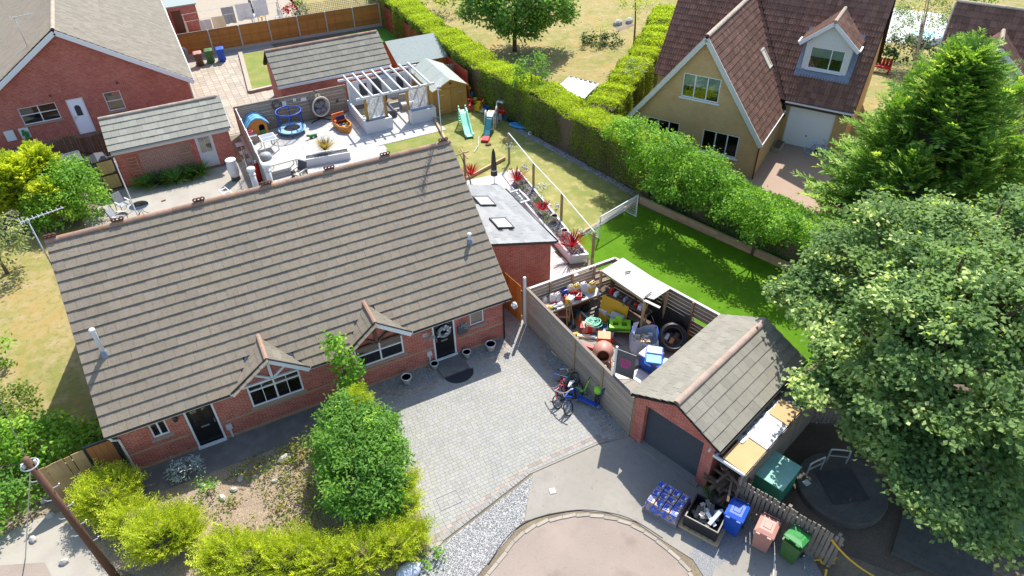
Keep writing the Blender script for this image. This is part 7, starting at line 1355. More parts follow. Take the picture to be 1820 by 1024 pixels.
# broom and sign
p = W(1129, 655); t = thing('broom', 'long-handled broom leaning with dark brush head', 'broom', (p.x, p.y, .02), R(-20)); part('head', MB().box(-.2, -.05, 0, .2, .05, .1), 'wood_rot', t); part('handle', MB().cyl((0, 0, .08), (.35, .45, 1.3), .014, .014, 6), 'wood_sleeper', t)
p0 = W(1088, 668, 1.95); t = thing('sale_sign', 'dark estate sign with pink writing on a white post above the fence', 'sign', (p0.x+.08, p0.y, 0), R(-58)); part('post', MB().box(-.035, -.035, 0, .035, .035, 3.35), 'white_paint', t); pnl = part('panel', MB().box(.04, -.012, 2.1, .72, .012, 3.25), 'p_charcoal', t)
for i, (x0, x1, z) in enumerate(((.18, .58, 2.84), (.16, .6, 2.72), (.2, .55, 2.6), (.24, .5, 2.5))):
    n = 5
    for k in range(n): xx = x0+(x1-x0)*k/n; part('lettering', MB().box(xx, -.018, z, xx+(x1-x0)/n*.7, -.013, z+.08), 'p_magenta', pnl)
t = thing('pushbike_parts', 'tangle of black and white bicycle parts under the sign', 'bike parts', (p0.x+.25, p0.y-.1, .02), R(-70))
for x, y, r_, tl in ((0, 0, .26, .7), (.35, .15, .24, 1.2), (-.25, .2, .2, .4)): part('wheel', MB(Matrix.Translation((x, y, .28)) @ Matrix.Rotation(tl, 4, 'X')).tube(ring((0, 0), r_, 0, 18), .02, 6, True), 'black_plastic', t)
part('frame', MB().tube([(0, 0, .3), (.3, .1, .6), (.35, .15, .28), (0, 0, .3)], .02, 6).tube([(-.25, .2, .3), (.1, .1, .7), (.3, .1, .6)], .018, 6), 'p_white', t)
SC = [(1000, 595, 'tan offcut near the red chair', 'wood_fresh'), (1015, 604, 'dark block beside the hose trolley', 'p_charcoal'), (1037, 600, 'cream strip in front of the hose trolley', 'p_cream'), (1030, 614, 'pale pipe lying near the cement mixer', 'p_clear'), (1085, 588, 'rotten stick by the lime wheelbarrow', 'wood_rot'), (1150, 577, 'white block by the canopy post', 'p_white'),
      (1195, 562, 'tan stick under the canopy edge', 'wood_fresh'), (1010, 572, 'dark scrap under the shelf', 'p_charcoal'), (1207, 592, 'cream lump beside the pipe coil', 'p_cream'), (1120, 590, 'clear plastic piece near black sacks', 'p_clear'), (1093, 612, 'rotten offcut right of the red strimmer', 'wood_rot'), (1045, 618, 'red lump left of the mixer', 'p_red'), (1022, 596, 'yellow lump by the hose', 'p_yellow'), (1072, 585, 'blue lump behind the hose heap', 'p_blue'), (1132, 572, 'orange lump among black sacks', 'p_orange'), (1186, 588, 'teal lump left of the pipe coil', 'p_teal')]
for i, (px, py, lb, mt_) in enumerate(SC):
    p = W(px, py); s = random.uniform(.1, .18); solo('scrap_piece', MB().box(-s*1.5, -s*.5, 0, s*1.5, s*.5, s*.6, .01) if i % 3 else MB().ball((0, 0, s*.4), (s*1.2, s*.8, s*.6), 7, 5), mt_, lb, 'scrap', (p.x, p.y, .03), random.uniform(0, 3), group='loose scrap on the compound floor')

CL = [(1018, 566, 'black bucket under the left of shelf', 'p_dark', 0), (1030, 575, 'orange cone by the red machine', 'p_orange', 4), (1047, 570, 'white pipe end below the shelf', 'p_white', 3), (1060, 575, 'pale timber stick behind the hose', 'wood_sleeper', 3), (1066, 560, 'dark crate under the shelf right end', 'p_charcoal', 1), (1100, 578, 'blue reel before the leaning boards', 'p_navy', 2), (1080, 600, 'white carton left of the wheelbarrow', 'p_white', 1), (1040, 590, 'red petrol can by the trolley', 'p_red', 1),
      (1070, 612, 'white long carton by the strimmer', 'p_clear', 3), (1085, 625, 'tan board by the sign', 'wood_fresh', 3), (1012, 612, 'tan rag bundle at the fence foot', 'p_cream', 5), (995, 588, 'pale tin at the fence foot', 'p_clear', 0), (1022, 622, 'white bucket left of the mixer', 'p_white', 0), (1125, 600, 'blue crate left of builder bag', 'p_blue', 1), (1148, 592, 'yellow bag behind builder bag', 'p_yellow', 5), (1160, 565, 'red drum under the canopy', 'p_red', 0),
      (1178, 562, 'grey reel under the canopy', 'p_grey', 2), (1190, 575, 'pale blue box behind the pipe coil', 'p_pale_blue', 1), (1200, 578, 'white bottle cluster by the tarpaulin', 'p_white', 5), (1218, 585, 'dark crate by the last fence post', 'p_charcoal', 1), (1120, 650, 'cream sheet of board by the broom', 'board_white', 6), (1105, 660, 'pale board flat beside the sign foot', 'board_white', 6), (1140, 672, 'grey board flat before the blue box', 'p_clear', 6), (1135, 560, 'brown carton under canopy shelf', 'wood_fresh', 1)]
for i, (px, py, lb, mt_, k) in enumerate(CL):
    q = [MB().lathe([(.12, 0), (.17, .34), (.18, .34), (.16, .3), (0, .29)], (0, 0, 0), 12), MB().box(-.2, -.15, 0, .2, .15, .3, .015).box(-.21, -.16, .3, .21, .16, .33), MB().tube(ring((0, 0), .17, .12, 16), .07, 6, True).lathe([(.06, 0), (.06, .24), (0, .24)], (0, 0, 0), 8), MB().bar((-.5, 0, .05), (.5, .1, .14), .08, .05), MB().lathe([(.18, 0), (.18, .03), (.11, .04), (.03, .5), (0, .5)], (0, 0, 0), 10), MB().ball((0, 0, .13), (.24, .17, .15), 9, 6).ball((.14, .05, .2), (.12, .1, .1), 7, 5), MB().box(-.45, -.3, 0, .45, .3, .02)][k]
    p = W(px, py); solo('clutter_item', q, mt_, lb, 'clutter', (p.x, p.y, .03), i*.8, smooth=k in (0, 2, 5))
# ------------------------------------------------------------------ vegetation
def fast_mesh(name, V, T, rnd, mt):
    me = bpy.data.meshes.new(name); V = np.ascontiguousarray(V, dtype=np.float32).reshape(-1, 3); T = np.ascontiguousarray(T, dtype=np.int32).reshape(-1, 3)
    me.vertices.add(len(V)); me.vertices.foreach_set('co', V.ravel()); me.loops.add(T.size); me.loops.foreach_set('vertex_index', T.ravel())
    me.polygons.add(len(T)); me.polygons.foreach_set('loop_start', np.arange(0, T.size, 3, dtype=np.int32)); me.update(calc_edges=True)
    at = me.attributes.new('rnd', 'FLOAT', 'FACE'); at.data.foreach_set('value', np.ascontiguousarray(rnd, dtype=np.float32)); me.materials.append(M[mt]); return me
def nrmz(a): return a/np.maximum(np.linalg.norm(a, axis=-1, keepdims=True), 1e-9)
def leafV(p, ax, nm, L, w, fold=.18):
    d = nrmz(ax); s = nrmz(np.cross(d, nm)); n2 = np.cross(s, d); L = L[:, None]; w = w[:, None]
    return np.stack([p, p+d*L*.45+s*w*.5-n2*w*fold, p+d*L, p+d*L*.45-s*w*.5-n2*w*fold], 1)
def leaf_part(name, parent, p, ax, nm, L, w, rnd, mt, origin):
    V = leafV(p-np.array(origin), ax, nm, L, w); n = len(p); i = (np.arange(n)*4)[:, None]
    T = np.concatenate([i+np.array([0, 1, 2]), i+np.array([0, 2, 3])], 1).reshape(-1, 3)
    return link(name, fast_mesh(name, V, T, np.repeat(rnd, 2), mt), parent)
def rdir(n): return nrmz(rng.normal(size=(n, 3)))
def cull(p, m=260):
    v = p-np.array([0, 0, CAM_H]); k = np.maximum(v@CF, .1); x = 910+FPX*(v@CR)/k; y = 512-FPX*(v@CU)/k
    return (x > -m) & (x < 1820+m) & (y > -m) & (y < 1024+m)
def crown_points(blobs, dens, nleaf, rc, lump=.22, inner=.25, low=-.55, flat=.75):
    """cluster centres over the blobs' shells and inside them, then leaves round each"""
    C, D = [], []
    B = np.array(blobs, float)
    for b in B:
        r = b[3:6]; n = max(6, int(dens*(r.mean()**2)*12.5)); d = rdir(n); d = d[d[:, 2] > low]
        k = 1-lump*rng.random(len(d))**1.5; ins = rng.random(len(d)) < inner; k[ins] *= rng.uniform(.35, .8, ins.sum())
        # big uneven lobes
        a = np.sin(d[:, 0]*4.1+b[0])*np.sin(d[:, 1]*3.7+b[1])*np.sin(d[:, 2]*4.3+b[2]); k *= 1+.16*a
        c = b[:3]+d*r*k[:, None]; C.append(c); D.append(d)
    C = np.concatenate(C); D = np.concatenate(D)
    keep = np.ones(len(C), bool)
    for b in B: keep &= ~((((C-b[:3])/(b[3:6]*.62))**2).sum(1) < 1) | (rng.random(len(C)) < .12)
    keep &= cull(C) & (C[:, 2] > .08); C, D = C[keep], D[keep]
    p = np.repeat(C, nleaf, 0)+rng.normal(size=(len(C)*nleaf, 3))*rc*np.array([1, 1, flat]); return C, np.repeat(D, nleaf, 0), np.maximum(p, [-1e9, -1e9, .03])
def broadleaf(name, label, blobs, base, mt, L=.2, asp=.75, dens=2.0, nleaf=26, rc=.22, trunk=.16, group=None, cat='tree', hi=.12, lump=.22, inner=.25, limbs=True, flowers=None, droop=.25, trm='trunk', nz=.55, flat=.75, dw=.55):
    base = Vector(base); t = thing(name, label, cat, base, 0, group)
    C, D, p = crown_points(blobs, dens, nleaf, rc, lump, inner, flat=flat); n = len(p)
    nm = nrmz(D*dw+np.array([0, 0, .75])+rng.normal(size=(n, 3))*nz); ax = nrmz(np.cross(nm, rng.normal(size=(n, 3))))+D*.35-np.array([0, 0, droop])
    rnd = np.clip(np.repeat(rng.random(len(C)), nleaf)*.6+rng.random(n)*.28, 0, .88); tip = np.repeat(rng.random(len(C)) < hi, nleaf); rnd[tip] = rng.uniform(.88, 1, tip.sum())
    leaf_part('crown', t, p, ax, nm, L*rng.uniform(.65, 1.2, n), L*asp*rng.uniform(.7, 1.15, n), rnd, mt, base)
    if flowers:
        q = p[rng.random(n) < flowers[1]]; m = len(q); q = q+D[:m]*.05; leaf_part('blossom', t, q, rdir(m), nrmz(rdir(m)+np.array([0, 0, 1.])), np.full(m, flowers[2]), np.full(m, flowers[2]), rng.random(m), flowers[0], base)
    if trunk:
        zc = max(b[2] for b in blobs); tb = MB(); tt = Vector((np.mean([b[0] for b in blobs]), np.mean([b[1] for b in blobs]), zc*(.72 if len(blobs) > 30 else 1)))-base
        tb.tube(smooth_line([(0, 0, -.05), (tt.x*.12, tt.y*.12, tt.z*.35), (tt.x*.6, tt.y*.6, tt.z*.75), tuple(tt)], 3), trunk, 8, r1=trunk*.3)
        if limbs:
            for b in blobs:
                e = Vector(b[:3])-base; s = Vector((tt.x*.12, tt.y*.12, min(tt.z*.35, e.z*.6))); tb.tube(smooth_line([s, s.lerp(e, .5)+Vector((0, 0, .15)), e], 3), trunk*.5, 6, r1=trunk*.12)
        part('trunk', tb, trm, t, True)
    return t
def sprays(P, Dr, Ls, m, lw, ll, up=.0, droop=.35):
    """feathery sprays: a row of narrow leaflets either side of a drooping axis"""
    n = len(P); side = nrmz(np.cross(Dr, np.array([0, 0, 1.])+rng.normal(size=(n, 3))*.25)); nm = nrmz(np.cross(side, Dr))
    pts, axs, nms, L, w, g = [], [], [], [], [], []
    for j in range(m):
        k = (j+.5)/m; q = P+Dr*(Ls*k)[:, None]+np.array([0, 0, 1])*((up*k-droop*k*k)*Ls)[:, None]
        for s in (-1, 1):
            pts.append(q); axs.append(Dr*.75+side*s*.75+rng.normal(size=(n, 3))*.16+np.array([0, 0, -.1])); nms.append(nm+rng.normal(size=(n, 3))*.25); L.append(Ls*ll*(1.05-k*.62)*rng.uniform(.75, 1.2, n)); w.append(Ls*lw*rng.uniform(.7, 1.2, n)); g.append(np.full(n, k))
    return [np.concatenate(x) for x in (pts, axs, nms, L, w, g)]
def spray_plant(name, label, parts_, mt, base, m=6, lw=.09, ll=.42, up=.0, droop=.35, trunk=None, cat='conifer', group=None, tipgain=.35, core=None):
    base = Vector(base); t = thing(name, label, cat, base, 0, group); P, D, Ls, R0 = [np.concatenate(x) for x in zip(*parts_)]
    k = cull(P); P, D, Ls, R0 = P[k], D[k], Ls[k], R0[k]; p, ax, nm, L, w, g = sprays(P, nrmz(D), Ls, m, lw, ll, up, droop)
    rnd = np.clip(np.tile(R0, 2*m)*.6+g*tipgain+rng.random(len(p))*.2-.05, 0, 1); leaf_part('foliage', t, p, ax, nm, L, w, rnd, mt, base)
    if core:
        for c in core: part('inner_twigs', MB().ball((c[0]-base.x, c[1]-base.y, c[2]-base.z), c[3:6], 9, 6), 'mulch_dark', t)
    if trunk: part('trunk', MB().tube([(0, 0, -.05), (0, 0, trunk[1]*.5), (trunk[2], trunk[3], trunk[1])], trunk[0], 8, r1=trunk[0]*.15), 'trunk', t, True)
    return t
def blob_sprays(c, r, n, L, up=.5, low=-.35, out=1.0, rnd=(0, 1)):
    d = rdir(n*2); d = d[d[:, 2] > low][:n]; k = 1-.3*rng.random(len(d))**1.6; a = np.sin(d[:, 0]*5+c[0])*np.sin(d[:, 1]*5+c[1]*1.3); k = k*(1+.1*a)
    P = np.array(c)+d*np.array(r)*k[:, None]; D = nrmz(d*out+np.array([0, 0, up])+rng.normal(size=d.shape)*.3); P = P-D*L*.5; P[:, 2] = np.maximum(P[:, 2], .03)
    return P, D, L*rng.uniform(.6, 1.25, len(d)), rng.uniform(rnd[0], rnd[1], len(d))

# big sycamore at right
def wb(px, py, z, r, rz=None):
    p = W(px, py, z); return (p.x, p.y, p.z, r, r, rz or r*.8)
syc = [wb(1650, 600, 5.6, 2.3), wb(1570, 540, 4.9, 1.7), wb(1745, 545, 6.4, 2.3), wb(1815, 690, 5.4, 2.1), wb(1615, 715, 4.4, 1.6), wb(1715, 800, 3.7, 1.5), wb(1460, 515, 4.2, .95), wb(1410, 525, 3.9, .5), wb(1510, 460, 4.6, 1.25),
       wb(1650, 440, 5.4, 1.9), wb(1790, 430, 6.2, 2.2), wb(1515, 650, 4.0, 1.1), wb(1700, 690, 5.0, 1.9), wb(1790, 850, 3.4, 1.3), wb(1560, 760, 3.2, .85), wb(1880, 560, 6, 2.4), wb(1470, 690, 3.3, .75), wb(1440, 560, 4.0, .5), wb(1490, 600, 4.2, .7), wb(1645, 850, 3.2, 1.2), wb(1740, 905, 3.0, 1.2), wb(1610, 800, 3.3, .8), (21.5, 11.5, 5.5, 2.6, 2.6, 2.2), (23, 8.5, 5.2, 2.6, 2.6, 2.2)]
sub_ = []; syc = [(b[0], b[1], b[2], b[3]*.74, b[4]*.74, b[5]*.7) for b in syc]
for b in list(syc):
    for _ in range(9):
        d = rdir(1)[0]; d[2] = abs(d[2])*.8+.05; d /= np.linalg.norm(d); k = b[3]*rng.uniform(.25, .45); q = rng.uniform(1.0, 1.5); sub_.append((b[0]+d[0]*b[3]*q, b[1]+d[1]*b[4]*q, b[2]+d[2]*b[5]*q, k, k, k*.4))
broadleaf('sycamore_tree', 'huge leafy sycamore filling the right side of the picture', syc+sub_, (19.8, 8.8, 0), 'leaf_syc', L=.175, asp=.8, dens=2.7, nleaf=64, rc=.24, trunk=.32, hi=.18, limbs=True, lump=.34, nz=.34, flat=.42, dw=.28)
# tall conifer behind it
n = 2100; h = rng.random(n)**.9; a = rng.uniform(0, 6.283, n); cb = Vector((29.9, 16.6, 0)); Ht = 8.5
rad = (1-h)**.72*5.2*(.66+.22*np.sin(a*3+np.floor(h*6)*2.3)+.16*np.sin(a*7+np.floor(h*9)*1.1)); P = np.stack([cb.x+np.cos(a)*rad*rng.uniform(.45, .9, n), cb.y+np.sin(a)*rad*rng.uniform(.45, .9, n), .4+h*Ht], 1)
D = np.stack([np.cos(a), np.sin(a), .15+h*.9+rng.normal(size=n)*.25], 1); Ls = (2.1-1.1*h)*rng.uniform(.6, 1.25, n)
n2 = 420; a2 = rng.uniform(0, 6.283, n2); k2 = rng.random(n2); sub = []
for ox, oy, hz in ((2.1, -1.2, 7.6), (-1.9, .9, 6.8), (.7, 2.1, 7.4), (-.7, -2.5, 6.0), (-2.6, -.9, 5.2), (1.2, -3.0, 5.6)):
    q = rng.random(150); aa = rng.uniform(0, 6.28, 150); sub.append((np.stack([cb.x+ox+np.cos(aa)*(1-q)*.8, cb.y+oy+np.sin(aa)*(1-q)*.8, 3.5+q*(hz-3.5)], 1), np.stack([np.cos(aa), np.sin(aa), .9+q], 1), np.full(150, .85), rng.random(150)))
spray_plant('conifer_tree', 'tall feathery green conifer standing beside the brown driveway', [(P, D, Ls, rng.random(n))]+sub, 'leaf_con', cb, m=11, lw=.065, ll=.36, tipgain=.55, up=.45, droop=.42, trunk=(.22, 8.0, 0, 0), core=[(cb.x, cb.y, 2.2, 2.6, 2.6, 2.4), (cb.x, cb.y, 4.4, 1.4, 1.4, 2.2)])
# clipped boundary hedges
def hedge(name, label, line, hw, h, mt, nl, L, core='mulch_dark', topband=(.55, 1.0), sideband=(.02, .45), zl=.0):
    pts = smooth_line([(x, y, 0) for x, y in line], 8); P = np.array([tuple(p) for p in pts]); seg = np.diff(P, axis=0); ln = np.linalg.norm(seg, axis=1); base = Vector(pts[0]); t = thing(name, label, 'hedge', base)
    s = rng.choice(len(seg), nl, p=ln/ln.sum()); f = rng.random(nl)[:, None]; c = P[s]+seg[s]*f; d = seg[s]/ln[s][:, None]; nx = np.stack([-d[:, 1], d[:, 0], np.zeros(nl)], 1)
    typ = rng.random(nl); wv = .1*np.sin(c[:, 0]*.9+c[:, 1]*.75)+.12*np.sin(c[:, 0]*2.1+c[:, 1]*1.7)+.08*np.sin(c[:, 0]*5+c[:, 1]*4.1); o = rng.uniform(-1, 1, nl); z = rng.random(nl)**.85*h; sgn = np.where(typ < .79, -1., 1.)
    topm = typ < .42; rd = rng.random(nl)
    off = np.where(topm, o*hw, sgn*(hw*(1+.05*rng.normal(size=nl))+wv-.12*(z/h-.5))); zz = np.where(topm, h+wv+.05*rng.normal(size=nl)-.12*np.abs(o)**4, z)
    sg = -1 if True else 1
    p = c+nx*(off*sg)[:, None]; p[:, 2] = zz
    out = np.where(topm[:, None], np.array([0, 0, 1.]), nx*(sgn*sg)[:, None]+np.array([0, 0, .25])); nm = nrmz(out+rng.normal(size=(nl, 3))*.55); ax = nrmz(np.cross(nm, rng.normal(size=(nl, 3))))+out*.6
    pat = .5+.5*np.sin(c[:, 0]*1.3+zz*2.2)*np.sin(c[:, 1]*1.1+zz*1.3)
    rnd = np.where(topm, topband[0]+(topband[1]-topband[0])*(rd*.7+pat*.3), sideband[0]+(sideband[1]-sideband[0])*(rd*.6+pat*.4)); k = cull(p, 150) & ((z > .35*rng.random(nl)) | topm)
    leaf_part('foliage', t, p[k], ax[k], nm[k], L*rng.uniform(.6, 1.25, k.sum()), L*.55*rng.uniform(.7, 1.2, k.sum()), rnd[k], mt, base)
    ns = int(ln.sum()*22); s2 = rng.choice(len(seg), ns, p=ln/ln.sum()); c2 = P[s2]+seg[s2]*rng.random(ns)[:, None]; d2 = seg[s2]/ln[s2][:, None]; c2 = c2+np.stack([-d2[:, 1], d2[:, 0], 0*d2[:, 0]], 1)*(rng.uniform(-1, 1, ns)*hw)[:, None]; c2[:, 2] = h-.05
    q2 = np.repeat(c2, 7, 0)+rng.normal(size=(ns*7, 3))*.05; q2[:, 2] += rng.random(ns*7)*np.repeat(rng.uniform(.05, .38, ns), 7); m2 = cull(q2, 150); q2 = q2[m2]; nq = len(q2)
    leaf_part('shoots', t, q2, nrmz(rng.normal(size=(nq, 3))*.5+np.array([0, 0, 1.])), rdir(nq), L*rng.uniform(.6, 1.1, nq), L*.4*rng.uniform(.6, 1.1, nq), rng.uniform(.35, 1, nq), mt, base)
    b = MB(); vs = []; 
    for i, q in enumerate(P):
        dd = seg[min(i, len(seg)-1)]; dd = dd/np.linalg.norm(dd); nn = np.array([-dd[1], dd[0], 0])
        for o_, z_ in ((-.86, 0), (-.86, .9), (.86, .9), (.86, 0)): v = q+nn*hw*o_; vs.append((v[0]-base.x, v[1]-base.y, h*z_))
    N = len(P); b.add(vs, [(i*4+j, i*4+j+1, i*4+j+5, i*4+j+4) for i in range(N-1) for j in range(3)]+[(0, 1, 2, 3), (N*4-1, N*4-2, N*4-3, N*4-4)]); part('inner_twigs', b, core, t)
    return t
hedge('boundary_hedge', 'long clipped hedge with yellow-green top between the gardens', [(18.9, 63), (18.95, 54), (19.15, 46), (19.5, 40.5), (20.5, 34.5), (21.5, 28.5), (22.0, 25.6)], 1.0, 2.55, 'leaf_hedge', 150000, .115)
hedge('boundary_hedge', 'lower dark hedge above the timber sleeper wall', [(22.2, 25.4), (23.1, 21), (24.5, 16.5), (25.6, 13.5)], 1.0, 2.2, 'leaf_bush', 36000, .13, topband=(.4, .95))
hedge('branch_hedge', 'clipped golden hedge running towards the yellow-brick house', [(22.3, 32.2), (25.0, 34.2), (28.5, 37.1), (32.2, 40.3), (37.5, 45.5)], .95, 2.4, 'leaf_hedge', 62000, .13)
# shrubs grown through the hedge
broadleaf('hedge_shrub', 'bright leafy shrub bulging over hedge below the gable windows', [wb(1135, 240, 3.5, 1.0), wb(1190, 272, 3.6, 1.15), wb(1250, 303, 3.5, 1.05), wb(1105, 235, 3.0, .8), wb(1215, 330, 2.7, 1.0), wb(1290, 335, 3.1, .85), wb(1150, 285, 2.6, .9), wb(1185, 325, 2.5, 1.0), wb(1265, 355, 2.3, .9)], (21.6, 24.5, 0), 'leaf_laurel', L=.15, asp=.6, dens=11, nleaf=28, rc=.17, trunk=.08, cat='shrub', hi=.2)
broadleaf('hedge_shrub', 'leafy shrub over hedge left of the brown driveway', [wb(1335, 370, 3.0, .9), wb(1390, 400, 2.9, .8), wb(1440, 420, 2.7, .7), wb(1300, 375, 2.6, .75), wb(1355, 410, 2.2, .8)], (22.4, 18.8, 0), 'leaf_laurel', L=.15, asp=.6, dens=11, nleaf=26, rc=.17, trunk=.08, cat='shrub', hi=.2)
broadleaf('hedge_sapling', 'green sapling sprouting out of hedge top near white shed roof', [wb(945, 128, 3.3, .95, .9), wb(955, 110, 3.8, .55, .6), wb(925, 140, 2.9, .6)], (20.4, 37.0, 0), 'leaf_bush', L=.2, asp=.5, dens=2.6, nleaf=24, rc=.16, trunk=.06, cat='shrub')
broadleaf('variegated_shrub', 'pale flowering shrub on the hedge beside steep brown roof', [wb(1132, 118, 2.6, .7), wb(1118, 138, 2.3, .6), wb(1110, 150, 1.9, .55)], (27.5, 35.2, 0), 'leaf_pale', L=.14, dens=2.6, nleaf=22, rc=.14, trunk=.04, cat='shrub')
# tree, thin tree and shrub on the far lawn
broadleaf('privet_tree', 'broad round tree with pale blossom on the dry far lawn', [wb(915, 20, 3.0, 2.2, 1.8), wb(855, 12, 3.2, 1.5, 1.2), wb(980, 20, 2.8, 1.6, 1.3), wb(930, 42, 2.0, 1.8, 1.1), wb(870, -5, 3.8, 1.7, 1.4), wb(960, 0, 4.0, 1.8, 1.4)], (25.0, 48.4, 0), 'leaf_bush', L=.3, asp=.6, dens=3.4, nleaf=28, rc=.3, trunk=.2, hi=.08, flowers=('leaf_pale', .3, .22))
broadleaf('slender_tree', 'slender yellow-green tree with bare stem on dry lawn', [wb(1127, 5, 4.2, .9, 1.1), wb(1110, 0, 4.0, .6), wb(1145, 5, 4.6, .7), wb(1125, -25, 5.2, .9)], (33.7, 44.6, 0), 'leaf_gold', L=.2, asp=.5, dens=1.5, nleaf=18, rc=.25, trunk=.08, limbs=False)
broadleaf('round_shrub', 'low dark green rounded shrub in the dry lawn bed', [(31.1, 46.2, .5, 1.0, 1.0, .6), (32.3, 45.7, .4, .8, .8, .5)], (31.5, 46.0, 0), 'leaf_dark', L=.22, asp=.6, dens=3, nleaf=22, rc=.16, trunk=None, cat='shrub')
broadleaf('tall_plant', 'thin yellow plant beside the dark rounded shrub', [(32.2, 47.2, 1.0, .45, .45, .9)], (32.2, 47.2, 0), 'leaf_gold', L=.16, asp=.4, dens=3, nleaf=16, rc=.18, trunk=.03, cat='plant')
broadleaf('garden_tree', 'grey-green drooping tree between the two brown roofs', [wb(1640, 20, 3.5, 1.8, 1.9), wb(1615, 55, 2.5, 1.2), wb(1660, 55, 2.6, 1.1), wb(1650, -20, 4.5, 1.9)], (45.3, 28.5, 0), 'leaf_syc', L=.2, asp=.4, dens=2.4, nleaf=22, rc=.24, trunk=.12)
broadleaf('ivy_hedge', 'dark glossy shrub between the two brown-roofed houses', [wb(1585, 85, 1.4, .9), wb(1610, 90, 1.5, 1.0), wb(1640, 92, 1.4, .9), wb(1670, 85, 1.3, .8)], (40, 27, 0), 'leaf_dark', L=.2, dens=2.6, nleaf=22, rc=.18, trunk=None, cat='shrub')
broadleaf('far_bush', 'small green bush near the top right roof', [wb(1725, -8, 1.2, 1.2), wb(1750, -5, 1.0, 1.0)], (58, 28, 0), 'leaf_bush', L=.25, dens=2, nleaf=20, rc=.22, trunk=None, cat='shrub')
broadleaf('far_bush', 'dense green bush at top edge beside the hedge end', [wb(760, -12, 1.6, 1.6), wb(800, -8, 1.4, 1.4)], (20.5, 57, 0), 'leaf_hedge', L=.22, dens=2, nleaf=20, rc=.22, trunk=None, cat='shrub')
# front garden
broadleaf('laurel_bush', 'large glossy dark-green bush between driveway and bark bed', [(1.75, 15.7, 1.5, 1.15, 1.1, 1.25), (2.25, 14.6, 1.3, 1.0, 1.0, 1.05), (1.3, 14.4, 1.2, .95, 1.0, 1.05), (2.6, 15.9, 1.6, .8, .7, .75), (1.9, 13.7, .9, .9, .8, .85), (1.9, 16.5, 2.0, .75, .65, .7), (3.0, 15.4, 1.5, .4, .4, .4), (2.9, 14.9, 1.3, .35, .35, .35), (1.0, 15.6, 1.0, .5, .5, .6)], (1.9, 15.0, 0), 'leaf_bush', L=.16, asp=.42, dens=15, nleaf=32, rc=.15, trunk=.09, cat='shrub', hi=.06)
broadleaf('young_sycamore', 'young light-green tree in front of bungalow window', [(2.45, 18.55, 2.9, .4, .4, .5), (2.5, 18.4, 2.2, .55, .5, .5), (2.3, 18.3, 1.5, .55, .5, .5), (2.75, 18.35, 1.7, .45, .4, .4), (2.4, 18.5, 3.4, .25, .25, .35)], (2.45, 18.4, 0), 'leaf_laurel', L=.16, asp=.8, dens=4.0, nleaf=24, rc=.13, trunk=.05)
def golden(label, blobs, n, base, L=.62, up=.75, m=8):
    spray_plant('golden_conifer', label, [blob_sprays(b[:3], b[3:6], int(n*b[3]*b[3]), L, up) for b in blobs], 'leaf_gold', base, m=m, lw=.045, ll=.34, up=.2, droop=.15, group='golden conifers of the front hedge', core=[(b[0], b[1], b[2]*.9, b[3]*.72, b[4]*.72, b[5]*.72) for b in blobs], cat='shrub')
def gb(px, py, z, r, h=None): p = W(px, py, z); return (p.x, p.y, z, r, r*.85, h or r*.75)
for lb_, bl in (('rounded golden conifer nearest the orange side gate', [gb(190, 880, .6, .95)]), ('golden conifer behind the telegraph pole, second along the bark bed', [gb(235, 925, .5, .7), gb(205, 915, .4, .45)]),
                ('largest golden conifer at left corner of the bark bed', [gb(290, 950, .75, .95), gb(320, 945, .6, .7)]), ('golden conifer at bottom edge left of the bark bed front', [gb(400, 985, .5, .75), gb(450, 995, .5, .8)]),
                ('golden conifer at the middle of the bottom edge', [gb(520, 990, .55, .8), gb(575, 1000, .5, .8)]), ('golden clipped conifer at the driveway corner below the dark bush', [gb(640, 985, .5, .75), gb(700, 970, .5, .65), gb(722, 900, .6, .42), gb(722, 860, .6, .4), gb(735, 955, .4, .5)])): golden(lb_, bl, 640, (bl[0][0], bl[0][1], 0))
golden('upright golden conifer tip above the dark bush near the drive', [(2.35, 17.0, 1.15, .6, .55, 1.0)], 1500, (2.35, 17.0, 0))
# left side
spray_plant('golden_conifer', 'tall golden conifer behind the glossy bush at left edge', [blob_sprays(c, r, nn, .75, .5) for c, r, nn in (((-8.6, 39.8, 1.7), (1.5, 1.3, 1.7), 1500), ((-7.3, 40.3, 1.9), (.8, .7, 1.6), 600), ((-10.3, 40, 1.6), (1.5, 1.3, 1.6), 900), ((-7.2, 38.2, 1.2), (.9, .8, 1.2), 700))], 'leaf_gold', (-8.4, 39.8, 0), m=7, lw=.1, ll=.42, up=.1, droop=.3, core=[(-8.6, 39.8, 1.5, 1.0, .9, 1.2), (-10.3, 40, 1.3, 1, .9, 1.1)])
broadleaf('viburnum_bush', 'big glossy green bush beside the patio chairs and yellow gate', [(-6.1, 38.6, 1.5, 1.35, 1.2, 1.4), (-5.6, 37.8, 1.0, .95, .9, 1.0), (-6.9, 37.6, 1.1, 1.1, 1.0, 1.1), (-6.0, 39.2, 2.2, .9, .8, .8), (-7.6, 38.0, 1.0, 1.0, .9, 1.0)], (-6.3, 38.2, 0), 'leaf_laurel', L=.17, asp=.55, dens=10, nleaf=24, rc=.18, trunk=.08, cat='shrub', hi=.15, flowers=('leaf_pale', .03, .12))
broadleaf('apple_tree', 'pale blossom-like small tree at left edge near the aerial', [(-9.2, 34.8, 1.7, 1.2, 1.1, 1.2), (-10.3, 34.5, 1.9, 1.2, 1.1, 1.2)], (-9.6, 34.6, 0), 'leaf_pale', L=.17, asp=.6, dens=5.0, nleaf=22, rc=.18, trunk=.09)
